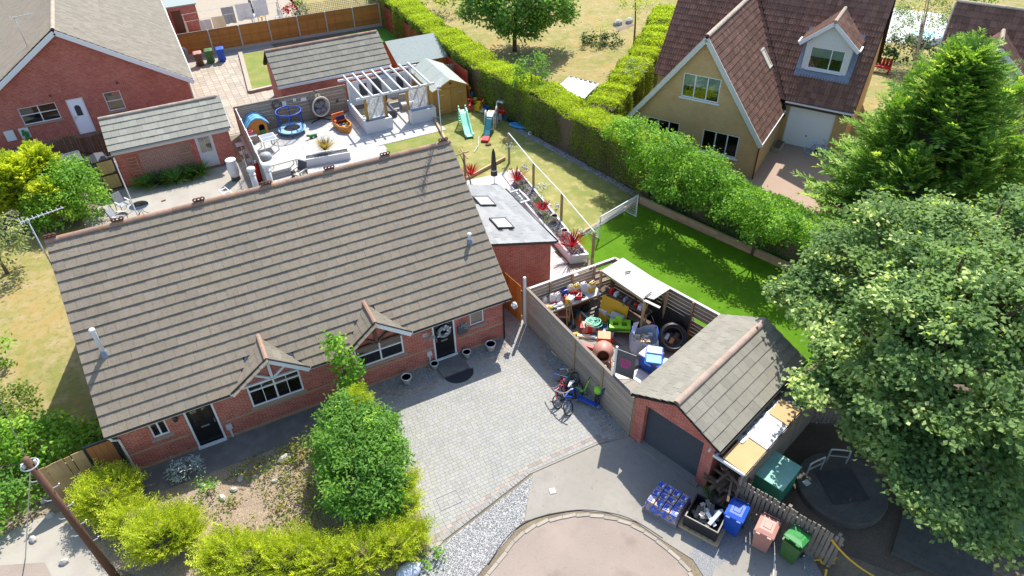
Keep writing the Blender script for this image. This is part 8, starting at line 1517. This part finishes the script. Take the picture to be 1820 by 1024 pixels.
broadleaf('laurel_shrub', 'bright yellow-green laurel beside the bungalow left corner', [(-7.3, 20.9, 1.0, 1.0, .9, 1.0), (-6.5, 20.6, .8, .7, .7, .8), (-8.0, 21.3, 1.1, .9, .9, 1.0)], (-7.3, 20.9, 0), 'leaf_laurel', L=.17, asp=.6, dens=9, nleaf=24, rc=.17, trunk=.06, cat='shrub', hi=.4)
broadleaf('mixed_shrub', 'dull green bramble bush at left edge below the lawn', [(-9.0, 22.3, .9, 1.1, 1.0, .9), (-8.8, 23.8, .8, .9, .9, .8), (-10.2, 23, 1.2, 1.2, 1.2, 1.1), (-9.6, 20.8, .9, 1.1, .9, .9)], (-9.2, 22.6, 0), 'leaf_weed', L=.15, asp=.6, dens=8, nleaf=24, rc=.17, trunk=.06, cat='shrub')
broadleaf('lawn_shrub', 'small glossy shrub at the left picture edge on dry lawn', [(-9.75, 27.6, .8, .8, .8, .8)], (-9.8, 27.6, 0), 'leaf_laurel', L=.18, asp=.55, dens=3.2, nleaf=22, rc=.15, trunk=.05, cat='shrub')
broadleaf('edge_shrub', 'dark shrub in the lower left corner below the laurel', [(-8.6, 19.6, .7, .9, .8, .7), (-9.8, 19.0, .8, 1.0, .9, .8)], (-8.9, 19.4, 0), 'leaf_bush', L=.15, asp=.6, dens=8, nleaf=22, rc=.17, trunk=.04, cat='shrub')
broadleaf('gate_shrub', 'dark green shrub behind the orange side gate', [(-5.9, 20.7, .5, .5, .8, .5)], (-5.9, 20.7, 0), 'leaf_dark', L=.16, dens=3, nleaf=20, rc=.15, trunk=None, cat='shrub')
# front bed plants and weeds
def tuft(name, label, base, n, L, mt, spread=.6, w=.03, h=1.0, cat='plant', parent=None, group=None, arch=.5):
    """rosette of strap leaves, each a bent strip of three faces"""
    base = Vector(base); t = thing(name, label, cat, base, 0, group); a = rng.uniform(0, 6.283, n); e = rng.uniform(.25, 1.25, n)*h; d = np.stack([np.cos(a)*spread, np.sin(a)*spread, e], 1); d = nrmz(d); Lk = L*rng.uniform(.7, 1.15, n)
    s = np.stack([-np.sin(a), np.cos(a), np.zeros(n)], 1)*w; V = []
    for k, ww in ((0, .6), (.4, 1.0), (.75, .7), (1.0, .05)):
        c = d*(Lk*k)[:, None]-np.array([0, 0, 1])*(arch*Lk*k*k*.5)[:, None]+np.array([0, 0, .03]); V += [c-s*ww, c+s*ww]
    V = np.stack(V, 1); i = (np.arange(n)*8)[:, None, None]; T = np.array([[0, 1, 3], [0, 3, 2], [2, 3, 5], [2, 5, 4], [4, 5, 7], [4, 7, 6]])[None]+i
    link('leaves', fast_mesh('leaves', V, T.reshape(-1, 3), np.repeat(rng.random(n), 6), mt), t); return t
broadleaf('silver_shrub', 'silver-grey shrub with pale flowers by the front path', [(-3.5, 18.25, .35, .5, .35, .35)], (-3.5, 18.2, 0), 'leaf_silver', L=.14, asp=.35, dens=16, nleaf=22, rc=.1, trunk=.03, cat='shrub', flowers=('leaf_flower', .05, .06))
broadleaf('rose_bush', 'small green bush between silver shrub and bark chips', [(-3.0, 17.1, .3, .35, .4, .35)], (-3.0, 17.1, 0), 'leaf_bush', L=.1, asp=.6, dens=7, nleaf=20, rc=.1, trunk=.02, cat='shrub', flowers=('leaf_flower', .02, .06))
broadleaf('bramble_patch', 'straggly yellowing weeds left of the dark bush', [(.1, 16.6, .3, .7, .8, .35), (.3, 15.4, .25, .8, .7, .3), (-.4, 15.0, .2, .7, .6, .25), (.6, 17.2, .35, .5, .5, .35), (.0, 14.2, .2, .6, .5, .25), (-.9, 16.4, .12, .6, .6, .18), (-1.5, 15.2, .1, .7, .6, .14), (-1.2, 17.3, .14, .9, .35, .2), (.4, 17.4, .2, .7, .4, .3), (-2.6, 16.3, .1, .4, .5, .15), (.5, 16.0, .4, .6, .6, .4)], (.2, 15.8, 0), 'leaf_weed', L=.1, asp=.5, dens=8, nleaf=16, rc=.15, trunk=.015, cat='weeds', flowers=('leaf_dry', .25, .09))
for i, (x, y, r_) in enumerate(((-1.3, 17.75, .3), (-.2, 17.7, .3), (.9, 17.75, .35), (-2.2, 17.6, .2), (-1.0, 16.9, .18), (-3.9, 15.0, .2))):
    broadleaf('weed_clump', ['low weeds beside path below the left bay window', 'low weeds by path edge right of loose stones', 'weeds at the path end under the young tree', 'tiny weeds near the black left-hand door', 'small bright weed among bark chips', 'small weed at foot of the golden hedge'][i], [(x, y, .1, r_, r_*.8, .14)], (x, y, 0), 'leaf_weed', L=.08, asp=.6, dens=16, nleaf=12, rc=.09, trunk=None, cat='weeds')
rk = MB().lathe([(.0, 0), (.2, .0), (.22, .08), (.12, .15), (0, .16)], (0, 0, 0), 6, 1.0, .7)
for i, (x, y, s) in enumerate(((-.35, 17.35, 1.3), (-1.9, 17.25, .8), (-1.45, 17.1, .6), (-3.1, 17.55, .7), (-2.6, 16.75, .8), (-2.2, 16.9, .7), (-.9, 16.6, .6), (-1.7, 17.5, .5))):
    o = solo('stone', MB(Matrix.Diagonal((s, s, s, 1))).lathe([(.0, 0), (.2, .0), (.22, .08), (.12, .15), (0, .16)], (0, 0, 0), 6, 1.0, .65), 'mortar', ['largest pale stone on the bed below the left bay window', 'grey stone near path edge, left of the largest', 'small stone next to the grey one', 'edging stone beside the silver shrub', 'flat stone right of the small rose bush', 'flat stone between rose bush and bark', 'lone small stone in the bark', 'smallest stone touching the weeds by the path'][i], 'stone', (x, y, 0), random.uniform(0, 6), group='stones scattered in the front bed')
broadleaf('corner_weed', 'bright green weed at gravel strip corner beside golden conifer', [(2.75, 11.3, .2, .35, .3, .25)], (2.75, 11.3, 0), 'leaf_laurel', L=.12, asp=.7, dens=9, nleaf=16, rc=.1, trunk=None, cat='weeds')
for i, p in enumerate(((-2.9, 40.1), (-2.1, 39.9), (-1.3, 39.85), (-.5, 39.8), (.0, 39.95))):
    tuft('strap_plant', ['strap-leaved plant against garage wall beside the yellow gate', 'second strap-leaved plant from yellow gate along garage wall', 'middle strap-leaved plant along the garage wall', 'fourth strap-leaved plant from the yellow gate', 'strap-leaved plant next to the white garage door'][i], (*p, 0), 150, 1.15, 'leaf_dark' if i % 2 else 'leaf_bush', .7, .022, .9, group='strap-leaved plants under the garage wall')
REDS = [((838, 312), .85, 'red cordyline left of the closed parasol'), ((918, 322), .9, 'red cordyline right of the closed parasol'), ((965, 374), .65, 'small red cordyline between two green shrubs in the long planter'), ((1016, 440), 1.1, 'largest red cordyline at the near end of the long planter')]
for (px, py), L_, lb_ in REDS: tuft('red_cordyline', lb_, W(px, py, .55), 70, L_, 'leaf_red', .75, .022, 1.0, group='red cordylines by the extension', arch=.25)
for px, py, lb_ in ((955, 352, 'green-gold shrub third from the far end of long planter'), (974, 386, 'green-gold shrub beside the white pot in long planter')): broadleaf('planter_shrub', lb_, [tuple(W(px, py, .65))+(.3, .3, .25)], W(px, py, .45), 'leaf_weed', L=.08, asp=.5, dens=10, nleaf=20, rc=.09, trunk=.02, cat='shrub')
broadleaf('planter_shrub', 'small dark shrub near far end of the long planter', [tuple(W(930, 335, .6))+(.2, .2, .18)], W(930, 335, .45), 'leaf_bush', L=.08, dens=10, nleaf=18, rc=.08, trunk=.02, cat='shrub')
broadleaf('planter_shrub', 'small shrub among pebbles at the near end of long planter', [tuple(W(1045, 462, .55))+(.2, .2, .15)], W(1045, 462, .45), 'leaf_pale', L=.07, dens=10, nleaf=16, rc=.07, trunk=.02, cat='shrub')
for px, py, lb_ in ((905, 262, 'white hanging basket on the first far post of washing-line rail'), (932, 300, 'white flower basket beside the second red cordyline'), (962, 333, 'white flower basket beside second rail post'), (996, 368, 'white flower basket on the third rail post'), (1036, 415, 'white flower basket at near end of the rail')):
    p = W(px, py, 1.05); broadleaf('flower_basket', lb_, [(p.x, p.y, p.z, .22, .22, .2)], (p.x, p.y, .0), 'leaf_silver', L=.09, asp=.8, dens=14, nleaf=16, rc=.06, trunk=None, cat='hanging basket', flowers=('leaf_flower', .4, .07), group='white flower baskets along the rail')
broadleaf('bare_climber', 'tangle of dry brown climber on wooden frame behind ridge end', [tuple(W(815, 268, 2.0))+(.35, .35, .3)], (13.0, 30.5, 0), 'leaf_dry', L=.1, asp=.2, dens=10, nleaf=16, rc=.12, trunk=.05, cat='climber')
tuft('ornamental_grass', 'yellow ornamental grass in the white patio planter', W(578, 268, .5), 170, .95, 'leaf_dry', .55, .018, 1.0, arch=.3)
broadleaf('pergola_plant', 'flowering climber on the left pergola lattice', [(10.5, 40.9, 1.0, .3, .35, .35)], (10.45, 40.9, .6), 'leaf_weed', L=.1, dens=8, nleaf=16, rc=.1, trunk=.02, cat='climber', flowers=('leaf_dry', .2, .08))
broadleaf('trellis_creeper', 'dark creeper growing at the end of the far yard', [wb(535, 20, .9, .5, 1.0)], W(535, 30, 0), 'leaf_dark', L=.2, dens=5, nleaf=16, rc=.15, trunk=.03, cat='climber')
broadleaf('red_maple', 'dark red shrub in a pot in the far paved yard', [wb(512, 12, .9, .55, .6)], W(512, 22, 0), 'leaf_red', L=.2, dens=4, nleaf=14, rc=.15, trunk=.03, cat='shrub')
# ------------------------------------------------------------------ front garden and bottom-right things
for x, y, r_, lb in ((4.75, 18.75, .2, 'white pot with dark soil on the pebbles under front window'), (6.02, 18.98, .16, 'small white pot left of the front door step'), (7.42, 18.95, .17, 'small white pot right of the front door'), (8.45, 18.85, .21, 'white pot on pebbles right of the door')):
    t = thing('plant_pot', lb, 'pot', (x, y, .01), 0, 'white pots along the front wall'); part('pot', MB().lathe([(r_*.62, 0), (r_*.95, r_*1.7), (r_*1.06, r_*1.72), (r_*1.06, r_*1.88), (r_*.92, r_*1.88), (r_*.88, r_*1.7), (0, r_*1.68)], (0, 0, 0), 16), 'p_white', t, True); part('soil', MB().lathe([(0, r_*1.72), (r_*.88, r_*1.72)], (0, 0, 0), 14), 'mulch_dark', t)
t = thing('doormat', 'dark half-round doormat below the front door step', 'doormat', (6.75, 18.27, .03)); part('mat', MB().prism([(-.6, 0)]+[(.6*math.cos(a), -.52*math.sin(a)) for a in [math.pi-k*math.pi/12 for k in range(13)]][1:], 0, .015), 'rubber_mat', t)
t = thing('door_wreath', 'grey ornamental wreath on the right-hand black door', 'wreath', (6.66, 19.3, 1.5)); part('ring', MB().tube([(.22*math.cos(a), -.03, .22*math.sin(a)) for a in [k*math.pi/8 for k in range(16)]], .07, 6, True), 'p_grey', t)
for i in range(22): a = random.uniform(0, 6.28); r_ = random.uniform(.1, .32); part('leaf', MB().ball((r_*math.cos(a), -.07, r_*math.sin(a)), (.06, .02, .04), 6, 4), 'p_clear' if i % 2 else 'p_charcoal', t)
for x, lb in ((5.98, 'hanging flower basket left of the right-hand door'), (7.42, 'hanging flower basket right of the right-hand door')):
    broadleaf('wall_basket', lb, [(x, 19.08, 1.62, .16, .14, .15)], (x, 19.1, 1.5), 'leaf_silver', L=.08, asp=.7, dens=20, nleaf=14, rc=.05, trunk=None, cat='hanging basket', flowers=('leaf_flower', .2, .06)) if 'broadleaf' in globals() else None
t = thing('wind_chime', 'silver hanging ornament at the right gutter end', 'ornament', (9.75, 19.2, 1.45)); part('cord', MB().cyl((0, 0, .35), (0, 0, .8), .006, .006, 4), 'black_metal', t); part('cluster', MB().ball((0, 0, .2), (.12, .12, .18), 7, 5), 'p_clear', t)
for i in range(6): a = i; part('tassel', MB().ball((.1*math.cos(a), .1*math.sin(a), .1+.04*i), .05, 6, 4), 'p_white', t)
p = W(982, 873); t = thing('drain_cover', 'small square metal cover in the concrete apron', 'drain cover', (p.x, p.y, .008), R(-15)); part('frame', MB().box(-.12, -.12, 0, .12, .12, .012), 'kerbstone', t); part('lid', MB().box(-.09, -.09, .012, .09, .09, .02), 'white_paint', t); part('hole', MB().box(-.02, -.02, .02, .02, .02, .022), 'p_dark', t)
p = W(797, 890); t = thing('manhole_frame', 'recessed rectangular paved inspection cover in the driveway', 'manhole', (p.x-.35, p.y-.25, .03)); part('frame', MB().box(0, 0, 0, .75, .012, .006).box(0, .5, 0, .75, .512, .006).box(0, .012, 0, .012, .5, .006).box(.738, .012, 0, .75, .5, .006), 'p_grey', t)
# scooters, bike and ball against the fence
def wheel(parent, c, r, ax, tyre='black_plastic', spokes=8, rimm='galv'):
    c = Vector(c); m = Matrix.Translation(c) @ Matrix.Rotation(math.atan2(ax[1], ax[0]), 4, 'Z') @ Matrix.Rotation(math.pi/2, 4, 'Y'); w_ = part('wheel', MB(m).tube(ring((0, 0), r, 0, 20), r*.1, 6, True), tyre, parent, True)
    q = MB(m)
    for i in range(spokes): a = i*2*math.pi/spokes; q.bar((0, 0, 0), (r*.93*math.cos(a), r*.93*math.sin(a), 0), .008)
    part('spokes', q.cyl((0, 0, -.04), (0, 0, .04), .025, .025, 8), rimm, w_); return w_
def bicycle(label, loc, rz, lean, s, fm, saddlem, tyre='black_plastic', stab=False, cat='bicycle', group=None):
    """child's bicycle: two wheels, diamond frame, saddle, handlebar, cranks"""
    t = thing('bicycle', label, cat, loc, rz, group); t.rotation_euler = (lean, 0, rz); r = .22*s; a, b_ = (-.38*s, 0, r), (.38*s, 0, r)
    wheel(t, a, r, (0, 1), tyre); wheel(t, b_, r, (0, 1), tyre); st, hd, bb = (-.18*s, 0, .52*s), (.27*s, 0, .56*s), (-.05*s, 0, .24*s)
    part('frame', MB().tube([a, st, hd, b_], .018*s+.004, 7).tube([a, bb, st], .016*s+.004, 7).tube([bb, hd], .02*s+.004, 7), fm, t); part('saddle', MB().add([(-.32*s, -.07*s, .6*s), (-.32*s, .07*s, .6*s), (-.06*s, .02*s, .62*s), (-.06*s, -.02*s, .62*s), (-.32*s, -.07*s, .65*s), (-.32*s, .07*s, .65*s), (-.06*s, .02*s, .65*s), (-.06*s, -.02*s, .65*s)], [(0, 1, 2, 3), (7, 6, 5, 4), (0, 4, 5, 1), (1, 5, 6, 2), (2, 6, 7, 3), (3, 7, 4, 0)]), saddlem, t)
    part('seat_post', MB().bar(st, (-.2*s, 0, .6*s), .025*s), 'chrome', t); part('handlebar', MB().tube([(.2*s, -.25*s, .74*s), (.27*s, -.1*s, .7*s), (.27*s, .1*s, .7*s), (.2*s, .25*s, .74*s)], .014*s+.003, 6).bar(hd, (.27*s, 0, .7*s), .03*s), 'chrome', t); part('grip', MB().cyl((.2*s, -.25*s, .74*s), (.17*s, -.32*s, .74*s), .02*s, .02*s, 8).cyl((.2*s, .25*s, .74*s), (.17*s, .32*s, .74*s), .02*s, .02*s, 8), saddlem, t)
    part('crank', MB().cyl((-.05*s, -.06*s, .24*s), (-.05*s, .06*s, .24*s), .06*s, .06*s, 12).bar((-.05*s, -.1*s, .24*s), (.05*s, -.1*s, .16*s), .02*s).bar((-.05*s, .1*s, .24*s), (-.15*s, .1*s, .32*s), .02*s), 'black_metal', t)
    if stab:
        for sy in (-.16, .16): wheel(t, (-.38*s, sy*s*1.2, .08*s), .08*s, (0, 1), saddlem); 
        part('stabiliser_arm', MB().bar((-.38*s, -.2*s, .12*s), (-.38*s, .2*s, .12*s), .02), 'galv', t)
    return t
def scooter(label, loc, rz, lean, s, deckm, stemm, wheelm, group=None):
    t = thing('scooter', label, 'scooter', loc, rz, group); t.rotation_euler = (lean, 0, rz); part('deck', MB().box(-.42*s, -.09*s, .1*s, .2*s, .09*s, .14*s, .01), deckm, t); part('stem', MB().bar((.22*s, 0, .12*s), (.36*s, 0, .8*s), .045*s), stemm, t); part('handlebar', MB().bar((.36*s, -.24*s, .8*s), (.36*s, .24*s, .8*s), .03*s), 'black_metal', t)
    for sy in (-.24, .24): part('grip', MB().cyl((.36*s, sy*s*.7, .8*s), (.36*s, sy*s*1.1, .8*s), .025*s, .025*s, 8), wheelm, t)
    wheel(t, (.28*s, 0, .08*s), .08*s, (0, 1), wheelm, 4); wheel(t, (-.42*s, -.08*s, .07*s), .07*s, (0, 1), wheelm, 4); wheel(t, (-.42*s, .08*s, .07*s), .07*s, (0, 1), wheelm, 4); return t
GRP = 'bikes and scooters against the fence'
bicycle('red and pink bicycle leaning nearest the drive', (W(1008, 712).x, W(1008, 712).y, .03), R(205), .6, 1.15, 'p_pink', 'p_pink', group=GRP); bicycle('dark green child bicycle in the heap by the fence', (W(1014, 706).x+.15, W(1014, 706).y+.2, .03), R(25), -.55, 1.2, 'p_bin_green', 'black_plastic', group=GRP)
bicycle('blue bicycle with white saddle beside the lime ball', (W(1026, 722).x, W(1026, 722).y+.05, .03), R(215), .5, 1.3, 'p_blue', 'p_white', group=GRP); scooter('blue scooter with wide deck lying along the fence', (W(1046, 720).x, W(1046, 720).y-.05, .03), R(-60), -.25, 1.25, 'p_blue', 'p_navy', 'p_blue', GRP)
scooter('black scooter with blue ends at the far side of the heap', (W(1008, 690).x+.1, W(1008, 690).y, .03), R(210), .2, 1.1, 'p_navy', 'black_metal', 'p_blue', GRP); scooter('lime green scooter in the middle of the heap', (W(1022, 700).x+.15, W(1022, 700).y, .03), R(-55), -.3, 1.0, 'p_lime', 'p_lime', 'p_dark', GRP)
p = W(1047, 700); t = thing('lime_ball', 'lime green ball against the fence beside bicycles', 'ball', (p.x+.2, p.y-.12, .62)); part('shell', MB().ball((0, 0, 0), .17, 16, 10), 'p_lime', t, True); part('seam', MB().tube(ring((0, 0), .171, 0, 20), .004, 4, True), 'p_green', t); t.location = (10.72, 14.35, .75)
part('saddle_rest', MB().box(-.06, -.1, -.78, .06, .1, -.17), 'p_dark', t)
t = bicycle('small purple child bicycle with stabilisers by white garage door', (W(1450, 275).x, W(1450, 275).y, .01), R(-50), 0, 1.15, 'p_purple', 'p_pale_blue', 'p_pale_blue', True, 'bicycle')
t = thing('stone_trough', 'low dark stone planter beside white garage door', 'planter', (*YW(.0, 4.0), 0), YA); part('box', MB().box(-.0, -.3, 0, .5, .9, .25), 'slab_buff', t); part('soil', MB().box(.06, -.24, .25, .44, .84, .27), 'mulch_dark', t)
p = W(1318, 298); t = thing('blue_bin', 'blue recycling box by the yellow gable wall', 'box', (p.x-.1, p.y-.3, 0), YA); part('body', MB().box(-.3, -.2, 0, .3, .2, .9), 'p_blue', t); part('lid', MB().box(-.32, -.22, .9, .32, .22, .95), 'p_blue', t)
# wheelie bins in front of the picket fence
wheelie('blue wheelie bin with pale sunlit lid beside the picket fence', (11.62, 7.9, .01), R(-62), 'p_blue', 'p_blue'); wheelie('brown wheelie bin between the blue and green bins', (12.05, 7.05, .01), R(-62), 'p_rose', 'p_rose'); wheelie('green wheelie bin with lid ajar at the picket fence end', (12.55, 6.35, .01), R(-75), 'p_bin_green', 'p_green', .25)
# pallet of wrapped bags
t = thing('bag_pallet', 'pallet of blue and brown wrapped bags before the garage', 'pallet', (10.28, 9.5, .01), R(-65))
for y in (-.5, 0, .5): part('bearer', MB().box(-.6, y-.05, 0, .6, y+.05, .1), 'wood_weathered', t)
for i in range(6): part('deck_board', MB().box(-.6+i*.21, -.55, .1, -.45+i*.21, .55, .125), 'wood_weathered', t)
part('wrap_base', MB().add([(-.58, -.54, .127), (.58, -.54, .127), (.58, .54, .127), (-.58, .54, .127), (-.55, -.5, .36), (.55, -.5, .36), (.55, .5, .36), (-.55, .5, .36)], [(3, 2, 1, 0), (4, 5, 6, 7), (0, 1, 5, 4), (1, 2, 6, 5), (2, 3, 7, 6), (3, 0, 4, 7)]), 'bale_wrap', t)
for i in range(4):
    for j in range(3):
        x, y = -.405+i*.27, -.33+j*.33; bgp = part('bag', MB().box(x-.132, y-.162, .36, x+.132, y+.162, .5+random.uniform(-.01, .02), .014), 'bale_wrap', t)
        a = random.uniform(-.4, .4); part('print', MB(Matrix.Translation((x, y, .51)) @ Matrix.Rotation(a, 4, 'Z')).box(-.09, -.1, 0, .03, .06, .012, .02), 'p_blue', bgp); part('label', MB().box(x+.03, y-.07, .515, x+.08, y+.02, .525), 'p_white', bgp)
# crate of scrap on a pallet
t = thing('scrap_crate', 'black-lined crate of scrap wood on a pallet', 'crate', (10.98, 8.45, .01), R(-62))
for y in (-.52, 0, .52): part('bearer', MB().box(-.65, y-.05, 0, .65, y+.05, .1), 'wood_sleeper', t)
for i in range(7): part('deck_board', MB().box(-.66+i*.2, -.58, .1, -.53+i*.2, .58, .125), 'wood_sleeper', t)
for bx in ((-.55, -.5, .55, -.46), (-.55, .46, .55, .5), (-.55, -.46, -.51, .46), (.51, -.46, .55, .46)): part('side', MB().box(bx[0], bx[1], .127, bx[2], bx[3], .62), 'black_plastic', t)
part('liner', MB().box(-.51, -.46, .13, .51, .46, .2), 'black_plastic', t)
for i in range(20):
    x, y, a = random.uniform(-.3, .3), random.uniform(-.28, .28), random.uniform(0, 3); l = random.uniform(.15, .32); part('scrap', MB(Matrix.Translation((x, y, .35+.018*i)) @ Matrix.Rotation(a, 4, 'Z') @ Matrix.Rotation(random.uniform(-.5, .5), 4, 'Y')).box(-l, -.06, 0, l, .06, .025), ['wood_weathered', 'p_clear', 'p_dark', 'p_tarp', 'wood_grey_slat', 'black_plastic', 'p_white'][i % 7], t)
# loose old timber and weed beside the garage corner
broadleaf('corner_weed', 'dark green weed at the garage corner by the timber', [(11.95, 9.25, .2, .22, .2, .2)], (11.95, 9.25, 0), 'leaf_bush', L=.12, asp=.35, dens=14, nleaf=14, rc=.08, trunk=None, cat='weeds') if 'broadleaf' in globals() else None
for i, (x, y, l, a, tl) in enumerate(((11.85, 8.75, .7, .6, .5), (12.0, 8.9, .8, -.5, .7), (11.7, 8.95, .6, 1.2, .2), (11.95, 8.45, .7, 1.9, .9))):
    solo('old_plank', MB(Matrix.Rotation(-tl, 4, 'Y')).box(-.05, -.05, .0, l, .05, .05), 'wood_rot', ['old plank propped beside the log store', 'old plank leaning across the log store mouth', 'short old plank on ground near garage corner', 'steep old plank beside the picket fence end'][i], 'plank', (x, y, .02), a)
# green kiosk
t = thing('utility_kiosk', 'green metal utility cabinet behind the picket fence', 'cabinet', (13.0, 8.66, 0), R(18)); part('cabinet', MB().box(0, -.95, 0, 1.22, 0, 1.1), 'kiosk_green', t); part('top', MB().box(-.03, -.98, 1.1, 1.25, .03, 1.14), 'kiosk_top', t)
part('door_seam', MB().box(.6, -.955, .08, .615, -.951, 1.05), 'p_dark', t); part('plinth', MB().box(-.04, -1.0, 0, 1.26, .04, .08), 'moss_concrete', t); part('notice', MB().box(1.221, -.5, .55, 1.226, -.3, .8), 'p_yellow', t)
# round concrete chamber with hatch and rails
t = thing('concrete_chamber', 'large round concrete chamber slab with square hatch and metal rails', 'chamber', (15.75, 7.3, 0)); part('slab', MB().lathe([(1.42, 0), (1.42, .24), (1.38, .27), (0, .27)], (0, 0, 0), 40), 'moss_concrete', t); part('hatch', MB(Matrix.Rotation(R(-20), 4, 'Z')).box(-.62, -.62, .272, .62, .62, .3), 'steel_plate', t)
for k in range(2):
    a = R(55 if k else 118); m = Matrix.Translation((.95*math.cos(a), .95*math.sin(a), .27)) @ Matrix.Rotation(a+R(90 if k else 60), 4, 'Z'); part('rail', MB(m).tube(smooth_line([(-.32, 0, 0), (-.32, 0, .55), (-.25, 0, .68), (.25, 0, .68), (.32, 0, .55), (.32, 0, 0)], 3), .03, 8), 'galv', t, True); part('rail_bar', MB(m).bar((-.32, 0, .35), (.32, 0, .35), .03), 'galv', t)
part('plate', MB().box(-1.05, .55, .272, -.83, .75, .285), 'cream_trim', t)
t = thing('low_plinth', 'dark flat concrete plinth at the lower right', 'plinth', (15.35, 4.95, 0), R(-62)); part('slab', MB().box(0, 0, 0, 2.6, 2.2, .12), 'moss_concrete', t)
t = thing('green_tank', 'long dark green metal tank under the sycamore', 'tank', (17.3, 5.9, 0), R(-62)); part('body', MB().box(0, 0, .1, 3.8, 1.5, .75), 'p_bin_green', t); part('lip', MB().box(-.05, -.05, .75, 3.85, 1.55, .82), 'p_bin_green', t); part('edge', MB().box(-.06, -.07, .7, 3.86, -.04, .76), 'galv', t); part('plinth', MB().box(-.1, -.1, 0, 3.9, 1.6, .1), 'moss_concrete', t)
solo('barrier_tape', MB().tube(smooth_line([W(1478, 960, 1.4), W(1500, 985, 1.0), W(1530, 1010, .5), W(1580, 1040, .2)], 5), .03, 4), 'p_yellow', 'yellow barrier tape trailing from picket fence', 'tape')
t = thing('tape_tangle', 'crumpled yellow tape heap at the foot of the picket fence', 'tape', W(1464, 1000))
for i in range(9): a = random.uniform(0, 6.28); x, y = random.uniform(-.25, .2), random.uniform(-.25, .25); part('strand', MB().tube([(x, y, .05), (x+.12*math.cos(a), y+.12*math.sin(a), .25), (x+.25*math.cos(a), y+.25*math.sin(a), .08)], .03, 4), 'p_gold', t)
solo('white_cable', MB().tube([W(1374, 1040, .03), W(1376, 1000, .04), W(1377, 985, .5)], .012, 5), 'white_paint', 'thin pale pole leaning between the brown and green bins', 'cable')
p = W(728, 1022); t = thing('white_sack', 'white plastic sack at the bottom edge by golden hedge', 'sack', (p.x, p.y+.05, 0)); part('bag', MB().ball((0, 0, .12), (.4, .3, .2), 12, 7), 'p_tarp', t, True); part('fold', MB().ball((.3, .05, .1), (.2, .14, .12), 8, 5), 'p_white', t, True)
# telegraph pole
pb = W(212, 1034); t = thing('telegraph_pole', 'brown wooden telegraph pole with wires at lower left', 'pole', (pb.x, pb.y, 0)); ph = None
best = min([(abs(px_of((pb.x, pb.y, z))[1]-815), z) for z in [i*.02 for i in range(150, 450)]]); ph = best[1]; tx = W(45, 815, ph)
part('shaft', MB().cyl((0, 0, 0), (tx.x-pb.x, tx.y-pb.y, ph), .115, .085, 12), 'pole_wood', t, True); tp = Vector((tx.x-pb.x, tx.y-pb.y, ph))
part('top_ring', MB().tube(ring((tp.x, tp.y), .2, ph-.25, 14), .02, 6, True), 'galv', t)
for k in range(9): zz = ph-.9-k*.42; s = 1 if k % 2 else -1; f_ = zz/ph; part('step_iron', MB().tube([(tp.x*f_, tp.y*f_, zz), (tp.x*f_+s*.22, tp.y*f_+.05, zz), (tp.x*f_+s*.25, tp.y*f_+.05, zz+.06)], .014, 6), 'galv', t)
part('insulator', MB().cyl((tp.x-.14, tp.y, ph-.3), (tp.x-.14, tp.y, ph-.15), .04, .03, 8).cyl((tp.x+.14, tp.y, ph-.3), (tp.x+.14, tp.y, ph-.15), .04, .03, 8), 'p_white', t)
e = W(45, 993); part('stay_wire', MB().tube([(tp.x, tp.y, ph-.3), (e.x-pb.x, e.y-pb.y, 0)], .016, 6), 'galv', t)
for q in ((-14, 4, ph+1.0), (-6, 22, ph+.6)): part('wire', MB().tube(smooth_line([(tp.x, tp.y, ph-.15), (tp.x+q[0]*.5, tp.y+q[1]*.5, (ph+q[2])/2-.5), (tp.x+q[0], tp.y+q[1], q[2])], 5), .01, 5), 'black_metal', t)
for i, (px, py) in enumerate(((90, 918), (80, 890), (60, 960), (115, 1000))): p = W(px, py); solo('verge_stone', MB().lathe([(0, 0), (.16, 0), (.14, .1), (.05, .16), (0, .16)], (0, 0, 0), 7, 1, .7), 'mortar', ['pale stone on the verge behind telegraph pole', 'pale stone on verge nearest the side fence', 'small stone at pavement edge left of pole', 'small stone on pavement beside pole foot'][i], 'stone', (p.x, p.y, 0), i)
